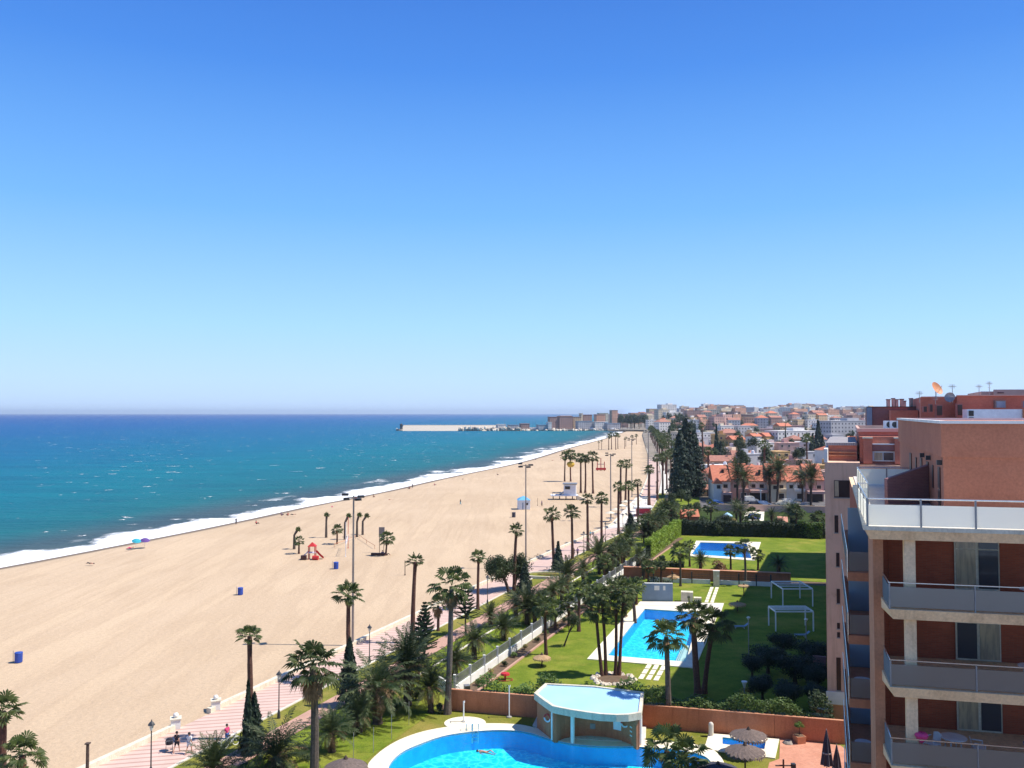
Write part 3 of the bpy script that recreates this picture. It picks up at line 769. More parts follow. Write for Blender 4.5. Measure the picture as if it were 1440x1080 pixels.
palm(938, 689, 938, 640, 8, 'third fan palm of the dense far row, close to its neighbours', group=GP)
palm(943, 684, 943, 637, 8, 'fourth fan palm of the dense far row, in front of the dark conifers', group=GP)
for i in range(26):
    d = 395+i*22; x, y = pline(d, 7+U(-.5, .8)); h = U(11, 14)
    px = PX(x, y); palm(px, 0, px+U(-1, 1), PXZ(y, h), U(2.2, 2.7)/y*FPX, 'distant fan palm in the dense double row beside the far promenade', group='distant palms beside the far promenade', d=y, tr=.3)
for i in range(10):
    d = 430+i*34; x, y = pline(d, 14+U(-1, 2)); h = U(8, 12)
    px = PX(x, y); palm(px, 0, px+U(-1, 1), PXZ(y, h), U(2.2, 2.9)/y*FPX, 'distant fan palm standing behind the far promenade row', group='distant palms behind the far row', d=y, tr=.3)
# palms on the sand
GB = 'palms in clusters on the sand'
palm(794, 677, 795, 641, 8, 'fan palm on the sand, leftmost behind the lifeguard hut', group=GB, shag=.6)
r_ = palm(802.5, 677, 802, 639, 9, 'fan palm on the sand behind the lifeguard hut, holding yellow dead fronds', group=GB)
MB().lathe((r_.location.x, r_.location.y, AT(802, 652, r_.location.y).z), [(.1, 1), (1.4, .5), (1.7, -.3), (1.1, -1.3), (.2, -1.5)], 9).build('yellow_fronds', 'yellow_frond', r_)
palm(816.7, 693, 816.7, 644, 8.5, 'fan palm on the sand just right of the lifeguard hut', group=GB)
palm(823, 693, 823, 645, 7.5, 'middle fan palm of the trio right of the lifeguard hut', group=GB)
palm(834, 694, 833, 642, 9, 'rightmost and fullest fan palm of the trio right of the lifeguard hut', group=GB)
for x, b_, t, r in ((856, 632.5, 613, 4), (860, 632, 611, 4), (866, 632.5, 611, 4), (869, 631, 612, 3.6)):
    palm(x, b_, x, t, r, 'tiny fan palm of the far cluster on the sand near the harbour', group='far cluster of palms on the sand')
for x, b_, t, r in ((842, 632, 622, 2), (846, 632, 620, 2), (880, 628, 616, 2.6), (889, 626, 614, 3), (895, 625, 613, 3), (878.5, 631, 618, 1.6)):
    palm(x, b_, x, t, r, 'tiny bare headed palm on the far sand', group='tiny palms on the far sand', var='s')
palm(473.8, 765, 474, 744, 8, 'short leafy palm on the sand beside the climbing poles', group=GB, mat='trunk_red')
palm(420.3, 778.5, 420.5, 760, 7.5, 'short leafy palm on the sand just left of the red play structure', group=GB)
palm(542.5, 781, 544.5, 756, 11, 'bushy brownish palm with reddish trunk beside the grey board on the sand', group=GB, shag=.6)
# newly planted palms with fronds tied up
TUFT = fan_crown(77, 12, .2, spread=.35).mesh('tied_fronds', 'fan_leaf')
for bx, by, cx, cy, lb in ((413.7, 772, 418.5, 745, 'leaning bare palm with tied fronds beside the short palm left of the red play structure'), (458.7, 756, 459.5, 725, 'upright bare palm with tied fronds, standing alone farthest left of the tall set'), (485, 758.5, 489.5, 726, 'bare palm with tied fronds close behind the volleyball poles'), (502, 755, 504.7, 725, 'bare palm with tied fronds just right of the nearest mast'), (510, 752, 515, 726, 'curved bare palm with tied fronds, rightmost of the set near the mast')):
    g = G(bx, by); D = g.y; top = AT(cx, cy, D)
    root = thing('young_palm', lb, 'palm tree', g, 'newly planted palms with tied fronds')
    mid = Vector((g.x, g.y, (top.z)*.72))
    MB().tube([g-Vector((0, 0, .2)), mid, top], [.3, .22, .28], 8).build('trunk', 'trunk_grey', root)
    part('tied_fronds', TUFT, root, top-g-Vector((0, 0, .3)), 0, .0+8/FPX*D, rot=(0, .35 if cx > bx+1 else 0, 0))

# conifers, pines and the dense tree on the strip
conifer(348, 1062, 958, 22, 'dark triangular conifer at the foot of the nearest slim palm', CONE[0], name='cypress')
conifer(357, 1058, 975, 26, 'second dark triangular conifer leaning behind the first at the nearest slim palm', CONE[1], name='cypress')
conifer(491, 994, 898, 26, 'narrow dark pine below the sparse palm in front of the nearest mast', CONE[1], name='pine_tree', low=.12)
conifer(597, 925, 846, 36, 'tiered island pine left of the tallest shaggy palm', NORF[0], name='island_pine', low=.05)
conifer(589, 955, 868, 30, 'tiered island pine standing among the date palms', NORF[1], name='island_pine', low=.05)
conifer(655, 893, 815, 32, 'sparse island pine with brownish tips right of the tallest shaggy palm', NORF[1], name='island_pine', low=.22)
conifer(785, 803, 762, 20, 'pointed dark conifer on the grass strip beyond the dense tree', CONE[0], name='cypress')
conifer(738, 835, 793, 20, 'dark conifer tucked under the right side of the dense tree', CONE[1], name='cypress')
conifer(887, 747, 722, 16, 'small dark pine among the palms left of the magenta kiosk', CONE[1], name='pine_tree')
tree(716, 833, 703, 797, 27, 'dense dark broadleaf tree on the grass strip, left and larger half of the pair', BIGBLOB, .95, name='ficus_tree')
tree(723, 829, 731, 794, 20, 'dense dark broadleaf tree touching the second mast, right half of the pair', BIGBLOB, 1.25, name='ficus_tree')

# date palms on the verges
GD = 'date palms on the grass verge'
palm(386, 1086, 388, 1050, 46, 'large date palm at the bottom edge beside the shaggy fan palm trunk', 'date', group=GD)
palm(301, 1105, 300, 1072, 36, 'date palm cut by the bottom edge, its fronds beside the walkers', 'date', group=GD)
palm(467, 1058, 465, 1022, 28, 'upright date palm on the lawn just right of the shaggy fan palm trunk', 'date', group=GD)
palm(531, 1018, 529, 955, 45, 'large dark date palm in the middle of the verge behind the pool lawn', 'date', group=GD, tr=.5)
palm(573, 992, 573, 928, 42, 'tall arching date palm above the others beside the tiered pines', 'date', group=GD, tr=.45)
palm(606, 1002, 604, 958, 30, 'dark dense date palm crowding the tallest shaggy palm trunk', 'date', group=GD)
palm(667, 927, 667, 893, 24, 'date palm on the verge just outside the near end of the white fence', 'date', group=GD)
palm(708, 901, 708, 878, 19, 'small date palm on the verge beside the middle of the white fence', 'date', group=GD)
palm(741, 878, 741, 848, 27, 'bushy date palm at the pink path where the fence starts to hide', 'date', group=GD)
palm(778, 850, 777, 826, 17, 'low date palm between the pink path and the fence', 'date', group=GD)
palm(798, 834, 798, 803, 20, 'date palm with upright dark crown beyond the round planter on the path', 'date', group=GD)
palm(843, 808, 842, 775, 23, 'date palm with spiky pale fronds at the bend of the pink path', 'date', group=GD)
for x, y, cy, r, lb in ((870, 782, 762, 14, 'date palm left of the bright hedge, nearest of three'), (884, 772, 752, 14, 'date palm left of the bright hedge, middle of three'), (906, 766, 744, 15, 'date palm at the near end of the bright hedge, tallest of three'), (922, 752, 728, 14, 'date palm behind the bright hedge near the magenta kiosk'), (935, 741, 716, 15, 'date palm in the dark grove right of the kiosk'), (898, 800, 778, 13, 'date palm beside the left end of the long brick orange wall')):
    palm(x, y, x, cy, r, lb, 'date')
# palms of the hotel gardens
GW = 'fan palms in the pool gardens'
palm(941, 1024, 937, 893, 27, 'fan palm right of the pool house, crown over the second pool', group=GW, mat='trunk_grey', tr=.25)
palm(982, 980, 975, 866, 27, 'left of the twin palms between the second pool and the dark shaded lawn', group=GW, tr=.3, shag=.6)
palm(990, 975, 1003, 876, 27, 'right of the twin palms beside the dark shaded lawn', group=GW, tr=.24, shag=.55)
palm(846.7, 951, 838, 858, 18, 'first trunk from the left of the four palm clump on the rock ring', group=GW, shag=.6, tr=.17)
palm(852, 950, 846, 838, 18, 'second trunk from the left of the four palm clump on the rock ring', group=GW, tr=.17)
palm(865.5, 950, 866, 850, 17, 'third trunk from the left of the four palm clump on the rock ring', group=GW, shag=.6, tr=.17)
palm(870.6, 950, 877, 830, 18, 'rightmost and tallest trunk of the four palm clump on the rock ring', group=GW, tr=.17)
palm(768, 921, 767, 853, 19, 'fan palm on the lawn beside the white fence, above the tan parasol', group=GW, tr=.18)
palm(814, 888, 815, 828, 15, 'fan palm on the lawn behind the round clipped tree', group=GW, tr=.2, shag=.6)
palm(893, 875, 889, 826, 16, 'fan palm beside the left end of the blue grey wall', group=GW, tr=.2, shag=.5)
palm(957, 824.5, 956, 774, 15, 'fan palm in front of the long orange wall left of the third pool', group=GW, mat='trunk_grey')
palm(970, 797, 969.5, 767, 9, 'small fan palm at the left corner of the third pool', group=GW)
palm(1027.7, 801, 1027, 774, 10, 'small fan palm in front of the middle of the third pool', group=GW, shag=.5)
palm(1048.5, 823, 1046.5, 769, 13, 'fan palm in front of the right end of the third pool', group=GW, mat='trunk_grey')
palm(1066, 802, 1066, 780, 9, 'small fan palm right of the third pool', group=GW, shag=.5)
palm(1095, 806, 1095, 790, 12, 'feathery palm bush at the right end of the long orange wall', 'date')
palm(985, 803, 985, 786, 12, 'dark feathery palm bush beside the near edge of the third pool', 'date')
palm(936, 1100, 938, 1052, 38, 'bushy fan palm growing at the edge of the curved pool, bottom centre', shag=.5, tr=.25)
palm(962, 1112, 966, 1066, 34, 'second bushy fan palm behind the curved pool at the bottom edge', shag=.5, tr=.25)
palm(2, 1100, 4, 998, 30, 'red trunked fan palm cut by the left edge', var='s', shag=.5, tr=.3)
palm(30, 1125, 31, 1060, 29, 'lower fan palm beside the red trunk at the bottom left corner', tr=.25)
palm(1042, 742, 1041, 715, 11, 'dark feathery palm in front of the fourth pool', 'date')
palm(1035, 735, 1036, 713, 12, 'feathery palm left of the fourth pool', 'date')
palm(1086, 738, 1085, 722, 9, 'leafy palm right of the fourth pool', 'date')
palm(1113, 744, 1112, 715, 14, 'dark palm at the right of the sandy play ground', 'date')
tree(793, 909, 807, 872, 13, 'small round clipped tree on the lawn by the flower bed', [BLOB[0]], 1.0)
GX = 'tall date palms in front of the tiled terrace'
for bx, by, cx, cy, r, lb in ((1037, 706, 1037, 660, 17, 'date palm before the terrace, left of its pair, taller'), (1045, 708, 1046, 668, 16, 'date palm before the terrace, right of the left pair'), (1083, 710, 1082, 667, 14, 'date palm with arching fronds left of the tallest one before the terrace'), (1092, 711, 1095, 657, 19, 'tallest date palm before the terrace with the fullest crown'), (1129, 709, 1128, 669, 15, 'date palm before the right end of the terrace, left of its pair'), (1140.5, 714, 1141, 667, 17, 'date palm before the right end of the terrace, right of its pair')):
    palm(bx, by, cx, cy, r, lb, 'date', group=GX, tr=.4)
# grove between promenade and third lawn
GT = 'dark trees of the grove behind the third lawn'
i = 0
for x, y, r in ((948, 735, 13), (962, 742, 12), (975, 744, 12), (990, 744, 12), (1003, 746, 12), (1062, 745, 11), (1075, 746, 11), (950, 718, 12), (965, 722, 11), (980, 718, 11), (935, 725, 9), (925, 738, 8), (1010, 738, 9), (958, 700, 11), (945, 705, 10), (1125, 738, 10), (1100, 745, 9), (968, 706, 9), (995, 722, 8)):
    i += 1
    tree(x, y+5, x, y-6, r, 'dark leafy tree in the grove behind the third lawn', BLOB[:2], .85, group=GT)
shrub(1013, 806, 15, 'brownish bush on the long orange wall beside the white gate pillar', 'shrub_brown')
shrub(1052, 985, 13, 'yellowish flowering bush in the hedge under the garden lamp', 'shrub_yellow', rz=1.3)
for x, y, r, lf in ((1010, 716, 7, 'shrub_yellow'), (1015, 733, 6, 'hedge_leaf'), (1048, 735, 8, 'hedge_leaf'), (1128, 727, 9, 'hedge_leaf'), (1145, 733, 8, 'hedge_dark'), (995, 735, 8, 'hedge_leaf'), (930, 790, 7, 'hedge_dark'), (1030, 738, 7, 'shrub_yellow')):
    shrub(x, y, r, 'rounded bush in the garden of the fourth pool' if y < 760 else 'dark bush beside the long orange wall', lf, group='rounded bushes round the fourth pool' if y < 760 else None)
# hedges
def gp(x, y, z=0): p = G(x, y, z); return (p.x, p.y)
hedge(gp(911, 786), gp(956, 751), 1.4, 3.5, 'tall bright yellow green hedge along the beach side of the third lawn', 'hedge_bright', dens=30, size=.2)
hedge(gp(958, 752), gp(1160, 757), 2.0, 3.2, 'long dark hedge closing the far side of the third lawn', 'hedge_dark', dens=18, size=.28)
hedge(gp(1122, 756), gp(1157, 758), 1.6, 3.6, 'light topped clipped hedge at the right of the long dark hedge', 'hedge_leaf', dens=22, size=.2)
hedge(gp(885, 794), gp(962, 798), 1.2, 1.0, 'low dark hedge behind the left half of the long orange wall', 'hedge_dark', dens=30, size=.15)
wd = (wallR-wallL).normalized(); wn = Vector((-wd.y, wd.x, 0))
def wp(px, off=0.0, z=0.0):
    """point on the line of the near orange wall seen at photo column px"""
    k = (px-720)/FPX; t = (k*wallL.y-wallL.x)/(wd.x-k*wd.y); q = wallL+wd*t+wn*off; return (q.x, q.y)
hedge(wp(672, .9), wp(752, .9), 1.5, 2.7, 'leafy hedge spilling over the orange wall left of the pool house', 'hedge_leaf', dens=34, size=.14, ragged=.6)
hedge(wp(752, 1.6), wp(905, 1.6), 1.6, 2.9, 'leafy hedge behind the pool house roof', 'hedge_leaf', dens=34, size=.14, ragged=.5)
hedge(wp(905, .9), wp(1135, .9), 1.5, 2.75, 'bright leafy hedge along the orange wall right of the pool house', 'hedge_leaf', dens=40, size=.13, ragged=.5)
hedge(wp(1135, 1.2), wp(1168, 1.2), 1.6, 2.9, 'loose grey green bush at the right end of the orange wall', 'tree_leaf', dens=34, size=.14, ragged=.8)

# lush planting between the pink path and the gardens
rg = random.Random(5)
GL = 'palms crowding the verge beside the bright hedge'
for i in range(24):
    px = rg.uniform(850, 948); base = 812-(px-850)*.78+rg.uniform(-8, 6)
    if i % 3: palm(px, base, px, base-rg.uniform(17, 23), rg.uniform(10, 14), 'date palm crowding the verge between the pink path and the bright hedge', 'date', group=GL)
    else: palm(px, base, px+rg.uniform(-2, 2), base-rg.uniform(26, 36), rg.uniform(8, 11), 'fan palm crowding the verge between the pink path and the bright hedge', group=GL+', fan kind', shag=.6)
for i in range(16):
    px = rg.uniform(925, 1150); base = rg.uniform(737, 749); r_ = rg.uniform(8, 14)
    tree(px, base+5, px, base-r_*.5, r_, 'bushy tree standing over the long dark hedge', BLOB[:2], .9, group='bushy trees over the long dark hedge')
for px, base, h in ((1000, 738, 26), (1058, 744, 22), (968, 742, 24), (1120, 748, 30), (930, 752, 22), (1150, 745, 18)):
    palm(px, base, px, base-h, 11, 'fan palm among the bushy trees over the long dark hedge', group='fan palms over the long dark hedge', shag=.5)
for x, y, r, lf in ((655, 985, 9, 'hedge_leaf'), (640, 992, 9, 'tree_leaf'), (585, 985, 14, 'tree_leaf'), (553, 1003, 12, 'tree_leaf'), (620, 1003, 10, 'hedge_dark'), (500, 1035, 9, 'tree_leaf'), (830, 850, 9, 'hedge_dark'), (845, 838, 9, 'tree_leaf'), (868, 826, 9, 'hedge_leaf'), (880, 822, 9, 'hedge_dark'), (800, 862, 8, 'tree_leaf')):
    shrub(x, y, r, 'leafy undergrowth bush beneath the date palms near the white fence', lf, group='undergrowth bushes near the white fence')
palm(880, 868, 879, 845, 13, 'low fan palm left of the blue grey wall, skirted with dead fronds', shag=.8, tr=.2); palm(857, 858, 858, 826, 14, 'fan palm behind the four palm clump near the fence', tr=.18, shag=.5); palm(833, 872, 831, 835, 14, 'fan palm between the fence and the four palm clump', tr=.18, shag=.5); palm(905, 815, 905, 787, 11, 'date palm at the left end of the black posted fence', 'date')

for x, y, r in ((1080, 925, 30), (1118, 940, 34), (1072, 965, 24), (1108, 975, 28), (1142, 918, 30), (1146, 975, 22), (1058, 935, 22), (1150, 950, 26), (1100, 905, 24)):  # dark crowns added on the lawn to blacken the block's shadow
    tree(x, y+22, x, y-4, r, 'big dark tree added to deepen the shadow of the beige block', ADDEDSHADE, .75, group='big dark trees added to deepen the shadow of the beige block')
for x, b_, cy, r in ((690, 882, 862, 15), (725, 868, 845, 15), (760, 858, 838, 14), (752, 880, 855, 15), (640, 955, 925, 22), (548, 990, 955, 26), (505, 1030, 1000, 24), (790, 845, 820, 14), (820, 822, 795, 15)):
    palm(x, b_, x, cy, r, 'date palm filling the gaps of the verge row', 'date', group='date palms filling the gaps of the verge row')
for x, b_, cy, r in ((800, 880, 848, 14), (842, 862, 832, 15), (828, 855, 826, 13), (869, 850, 822, 14), (895, 850, 822, 13), (781, 886, 856, 14), (912, 826, 796, 11), (930, 820, 792, 11)):
    palm(x, b_, x, cy, r, 'fan palm in the thicket between the white fence and the blue grey wall', group='fan palms of the thicket by the white fence', shag=.6, tr=.18)
# ============================================================ pools, walls and furniture of the gardens
def smooth(pts, n=6):
    out = []; L = len(pts)
    for i in range(L):
        p0, p1, p2, p3 = (Vector(pts[(i+k-1) % L]) for k in range(4))
        for j in range(n):
            t = j/n; out.append(tuple(.5*((2*p1)+(p2-p0)*t+(2*p0-5*p1+4*p2-p3)*t*t+(3*p1-p0-3*p2+p3)*t**3)))
    return out
def ring(outer, inner, z0, z1):
    """ring solid between two closed outlines of the same count"""
    mb = MB(); n = len(outer)
    mb.v = [(p[0], p[1], z1) for p in outer]+[(p[0], p[1], z1) for p in inner]+[(p[0], p[1], z0) for p in outer]+[(p[0], p[1], z0) for p in inner]
    for i in range(n):
        j = (i+1) % n
        mb.f += [(i, j, n+j, n+i), (2*n+i, 2*n+j, j, i), (n+i, n+j, 3*n+j, 3*n+i)]
    return mb
def offset(poly, w):
    c = Vector((sum(p[0] for p in poly)/len(poly), sum(p[1] for p in poly)/len(poly))); out = []; n = len(poly)
    area = sum(poly[i][0]*poly[(i+1) % n][1]-poly[(i+1) % n][0]*poly[i][1] for i in range(n)); sg = 1 if area > 0 else -1
    for i in range(n):
        a, b_, c_ = Vector(poly[i-1]), Vector(poly[i]), Vector(poly[(i+1) % n])
        d1 = (b_-a).normalized(); d2 = (c_-b_).normalized(); n1 = Vector((d1.y, -d1.x))*sg; n2 = Vector((d2.y, -d2.x))*sg
        k = (n1+n2); k = k/max(.3, (1+n1.dot(n2))); q = b_+k*w; out.append((q.x, q.y))
    return out
def make_pool(wpx, dpx, label, tile='pool_tile_caustic', depth=1.2, z=.12, deckmat='coping', water_drop=.1, sm=0, lift=None):
    W = [gp(*p) for p in wpx]
    D = [gp(*p) for p in dpx]
    if sm: W = smooth(W, sm); D = smooth(D, sm)
    if sum(W[i][0]*W[(i+1) % len(W)][1]-W[(i+1) % len(W)][0]*W[i][1] for i in range(len(W))) < 0: W = W[::-1]; D = D[::-1]
    c = Vector((sum(p[0] for p in W)/len(W), sum(p[1] for p in W)/len(W), 0)); n = len(W)
    root = thing('swimming_pool', label, 'swimming pool', c)
    if len(D) == n: ring(D, W, -.05, z).build('coping', deckmat, root)
    mb = MB(); mb.v = [(p[0], p[1], z-.01) for p in W]+[(p[0], p[1], -depth) for p in W]
    mb.f = [(i, i+n, (i+1) % n+n, (i+1) % n) for i in range(n)]
    mb.build('pool_wall', 'pool_tile_deep', root)
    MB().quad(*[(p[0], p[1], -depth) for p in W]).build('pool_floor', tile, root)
    inner = W
    MB().quad(*[(p[0], p[1], z-water_drop) for p in inner]).build('water', 'pool_water', root)
    HOLES.append(W)
    return root

# pool 1: big curved pool at the bottom of the picture
w1 = [(546, 1084), (562, 1062), (593, 1047), (629, 1035.5), (682, 1029), (724, 1029), (748, 1033), (773, 1041), (807, 1048), (842, 1051), (900, 1052), (950, 1056), (992, 1066), (1004, 1090), (985, 1120), (900, 1135), (770, 1140), (640, 1130), (560, 1108)]
d1 = [(516, 1084), (531, 1062), (562, 1042), (605, 1028), (668, 1019.5), (724, 1020), (752, 1025), (779, 1032), (811, 1039), (846, 1042), (902, 1042.5), (958, 1046), (1004, 1057), (1022, 1090), (1000, 1130), (905, 1148), (768, 1154), (628, 1143), (535, 1117)]
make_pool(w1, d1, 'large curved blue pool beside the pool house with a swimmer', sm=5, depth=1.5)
w2 = [(854.4, 923), (964.4, 932), (984, 862), (906.7, 857.3)]
d2 = [(825.6, 927.8), (977.5, 940.5), (1016, 850), (893, 852.5)]
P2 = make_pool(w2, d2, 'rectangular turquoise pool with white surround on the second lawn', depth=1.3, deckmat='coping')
w3 = [(972.5, 780), (1057, 786), (1050, 765), (985, 763.2)]
d3 = [(969, 782.5), (1061.5, 789), (1070, 763), (979, 761)]
make_pool(w3, d3, 'rectangular blue pool with thin white rim on the third lawn', depth=1.6, tile='pool_tile_deep')
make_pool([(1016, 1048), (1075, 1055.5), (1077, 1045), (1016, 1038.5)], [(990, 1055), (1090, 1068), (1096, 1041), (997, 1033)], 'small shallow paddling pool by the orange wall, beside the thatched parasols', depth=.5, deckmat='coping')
make_pool([(1050, 730), (1069, 731), (1071, 723), (1054, 722)], [(1044, 732), (1074, 733), (1075, 720), (1050, 719.5)], 'small distant blue pool among the bushes before the tiled terrace', depth=1.6, tile='pool_tile_deep', deckmat='coping')
# steps inside the second pool
def steps():
    root = thing('pool_steps', 'submerged white steps in the corner of the rectangular turquoise pool', 'steps', G(962, 915))
    a, b_, c, d_ = Vector(gp(945, 929)), Vector(gp(964, 931)), Vector(gp(974, 905)), Vector(gp(957, 903))
    for i in range(3):
        k = i*.22; mb = MB(); mb.prism([tuple(a.lerp(b_, k)), tuple(b_), tuple(c), tuple(d_.lerp(c, k))], -1.28, -.9+i*.3); mb.build('step', 'deck_stone', root)
steps()
# stone apron patch with shower and ladder by the curved pool
def ell(px, py, rx, n=22, ky=.85):
    g = G(px, py); R = rx/FPX*g.y; return [(g.x+R*cos(2*pi*i/n), g.y+R*ky*sin(2*pi*i/n)) for i in range(n)]
tag(MB().prism(ell(654, 1017.5, 29), 0, .075).build('stone_apron', 'coping'), 'round cream stone apron behind the pool ladder', 'paving')
def ladder(px, py, label):
    g = G(px, py); root = thing('pool_ladder', label, 'ladder', g)
    for s in (-.28, .28):
        x = g.x+s; MB().tube([(x, g.y+.5, .1), (x, g.y+.5, .75), (x, g.y+.25, 1.0), (x, g.y, .8), (x, g.y-.1, -.9)], .035, 6).build('rail', 'steel', root)
    for k in range(3): MB().tube([(g.x-.28, g.y-.1, -.1-.3*k), (g.x+.28, g.y-.1, -.1-.3*k)], .025, 6).build('rung', 'steel', root)
ladder(660, 1030, 'steel ladder at the far rim of the curved pool, left one'); ladder(668, 1030, 'steel ladder at the far rim of the curved pool, right one')
def shower(px, py, top, label, head=True):
    g = G(px, py); t = AT(px, top, g.y).z; root = thing('garden_shower', label, 'shower', g)
    MB().tube([(g.x, g.y, 0), (g.x, g.y, t)], .06, 8).build('post', 'white_metal', root)
    MB().tube([(g.x, g.y, t-.02), (g.x+.1, g.y-.25, t+.12), (g.x+.1, g.y-.4, t)], .03, 6).build('shower_arm', 'steel', root)
    MB().lathe((g.x, g.y, 0), [(.25, 0), (.25, .1), (.1, .14)], 12, True).build('base', 'concrete', root)
shower(716, 1009, 964, 'thin white shower post against the orange wall left of the pool house')
shower(652, 1016, 986, 'slim shower post on the round stone apron')
# lounging ring at the bottom edge
g = G(704, 1100); R = 2.0
r_ = thing('jacuzzi', 'round white rimmed bubble basin in the curved pool at the bottom edge', 'jacuzzi', g)
MB().lathe(g, [(R, -1.5), (R, .22), (R-.12, .27), (R-.35, .24), (R-.4, .0), (R-.4, -1.4)], 40).build('rim', 'coping', r_)
MB().lathe(g, [(.01, .0), (R-.4, .0)], 32).build('water', 'pool_water', r_)

# ---- near orange wall, in sections with joints
def wall_run(name, label, a, b_, h, t, mat, cap='cream', z0=0.0, group=None, caph=.07):
    root = thing(name, label, 'wall', (a[0], a[1], z0), group)
    MB().wall(a, b_, z0-.2, z0+h, t).build('wall_body', mat, root)
    if cap: MB().wall(a, b_, z0+h, z0+h+caph, t+.08).build('coping', cap, root)
    return root
wall_run('garden_wall', 'orange rendered wall left of the pool house, hedge spilling over it', wp(634.5), wp(755), 1.95, .22, 'orange_render', 'orange_pale')
wall_run('garden_wall', 'orange rendered wall behind and just right of the pool house', wp(755.3), wp(1084), 1.95, .22, 'orange_render', 'orange_pale')
wall_run('garden_wall', 'orange rendered wall section with the potted plant before it, right of the joint', wp(1084.4), wp(1182), 1.95, .22, 'orange_render', 'orange_pale')
a = G(1170, 1000)
wall_run('low_wall', 'short pale topped wall end beside the beige block at the right', gp(1148, 1020), gp(1176, 1023), 1.5, .3, 'orange_render', 'white_paint')

# ---- pool house
z3 = 3.0
def q3(x, y): p = G(x, y, z3); return (p.x, p.y)
roofP = [q3(751, 976.7), q3(766.7, 963), q3(836, 966.5), q3(905.5, 975.5), q3(909, 977), q3(902, 1004.5)]
front = [q3(x, y) for x, y in ((902, 1004.5), (884, 1007.5), (866.7, 1008), (845, 1006.8), (824, 1004), (800, 1000.3), (776.7, 995.5), (763, 986), (751, 976.7))]
c = Vector((sum(p[0] for p in front)/9, front[0][1]+1.5, 0))
ph = thing('pool_house', 'small orange pool house with flat pale blue roof and curved white columned front', 'pool house', c)
outline = [q3(766.7, 963), q3(836, 966.5), q3(905.5, 975.5)]+front
MB().prism(outline, z3-.42, z3).build('roof_slab', 'cream_light', ph)
ins = offset(outline, -.28); MB().prism(ins, z3+.001, z3+.05).build('roof_deck', 'roof_blue_paint', ph)
ring(outline, offset(outline, -.26), z3, z3+.16).build('parapet', 'cream_light', ph)
wo = offset(outline, -.35)
def gp2(x, y, z): p = G(x, y, z); return (p.x, p.y)
L0, L1 = wo[-1], wo[0]
# side and back walls, the back one bows towards the pool
MB().wall(wo[-1], wo[-3], 0, z3-.42, .25).build('side_wall', 'orange_render', ph)
MB().wall(wo[2], (wo[3][0]+.05, wo[3][1]+.1), 0, z3-.42, .25).build('side_wall', 'orange_render', ph)
A, B = Vector(wo[-3]), Vector(wo[3]); back = []
for i in range(13):
    t = i/12; p = A.lerp(B, t); n_ = Vector((.25, 1)).normalized(); back.append(p+n_*(1.9*sin(pi*min(1, t*1.02))**.55))
mb = MB()
for p, q in zip(back, back[1:]): mb.wall(tuple(p), tuple(q), 0, z3-.42, .2)
mb.build('back_wall', 'orange_render', ph)
for x, y, tx, ty in ((777.5, 1041, -.12, 0), (805.5, 1048, .25, 0), (901, 1051, .25, 0)):
    p = G(x, y); MB().tube([(p.x, p.y+tx, .1), (p.x, p.y+tx, z3-.42)], .17, 14).build('column', 'white_paint', ph)
mb = MB(); mb.prism([gp(x, y) for x, y in ((749, 1022), (779, 1034), (811, 1041), (846, 1044), (900, 1044.5), (908, 1042), (909, 1012), (760, 1000))], 0, .16); mb.build('terrace_floor', 'deck_stone', ph)
mid = back[9]; 
def on_back(t, z, w, h, mat, nm, off=.14):
    i = int(t*12); p = back[i].lerp(back[min(12, i+1)], t*12-i); d_ = (back[min(12, i+1)]-back[i]).normalized(); n_ = Vector((d_.y, -d_.x))
    p = p+n_*off; return MB().wall(tuple(p-d_*w/2), tuple(p+d_*w/2), z-h/2, z+h/2, .05).build(nm, mat, ph)
on_back(.74, 1.55, .72, 1.15, 'hut_white', 'notice_board'); on_back(.42, 1.0, .45, .45, 'pole_metal', 'meter_box')
for k in range(3): on_back(.93, .9+k*.35, .3, .1, 'white_paint', 'towel_hook_board')
def lifering(p, n_, label):
    root = thing('life_ring', label, 'life ring', p); vs = []; mb = MB(); R = .3; r = .07; n_ = Vector(n_).normalized(); u = Vector((-n_.y, n_.x, 0)); w_ = Vector((0, 0, 1))
    for k in range(2):
        mb = MB(); pts = []
        for i in range(13 if k == 0 else 13):
            a_ = 2*pi*(i/24+k*.5); pts.append(Vector(p)+(u*cos(a_)+w_*sin(a_))*R)
        mb.tube(pts, r, 8, False).build('ring_half', 'red_paint' if k == 0 else 'cloth_white', root)
p = Vector(wo[-1]).lerp(Vector(wo[-3]), .62)
lifering((p.x-.28*.5, p.y-.3, 1.75), (-.6, -.8, 0), 'red and white life ring on the left wall of the pool house')
p = back[10]; lifering((p.x-.05, p.y-.25, 1.75), (-.1, -1, 0), 'red and white life ring under the right end of the pool house roof')

# ---- white fence along the verge
fr = thing('fence', 'long white rail fence on a low wall between date palms and pool lawns', 'fence', (*pline(93, 18.9), 0))
def fenceline(d, o=18.95): return pline(d, o)
dd = [92.8+3.45*i for i in range(0, 31)]
for d in dd:
    x, y = fenceline(d); MB().box((x, y, 1.0), (.26, .26, 2.0)).build('post', 'white_paint', fr)
for i, (a, b_) in enumerate(zip(dd, dd[1:])):
    p, q = fenceline(a), fenceline(b_); mb = MB(); mb.wall(p, q, 0, .85, .2); mb.build('low_wall', 'white_paint', fr)
    mb = MB(); u = (Vector(q)-Vector(p)); L = u.length; u /= L
    for z in (1.0, 1.78): mb.wall(tuple(Vector(p)+u*.14), tuple(Vector(q)-u*.14), z, z+.05, .05)
    for k in range(1, 22):
        c_ = Vector(p)+u*(L*k/22); mb.box((c_.x, c_.y, 1.4), (.04, .05, .8), atan2(u.y, u.x)+pi/2)
    mb.build('rail_panel', 'grey_metal', fr)
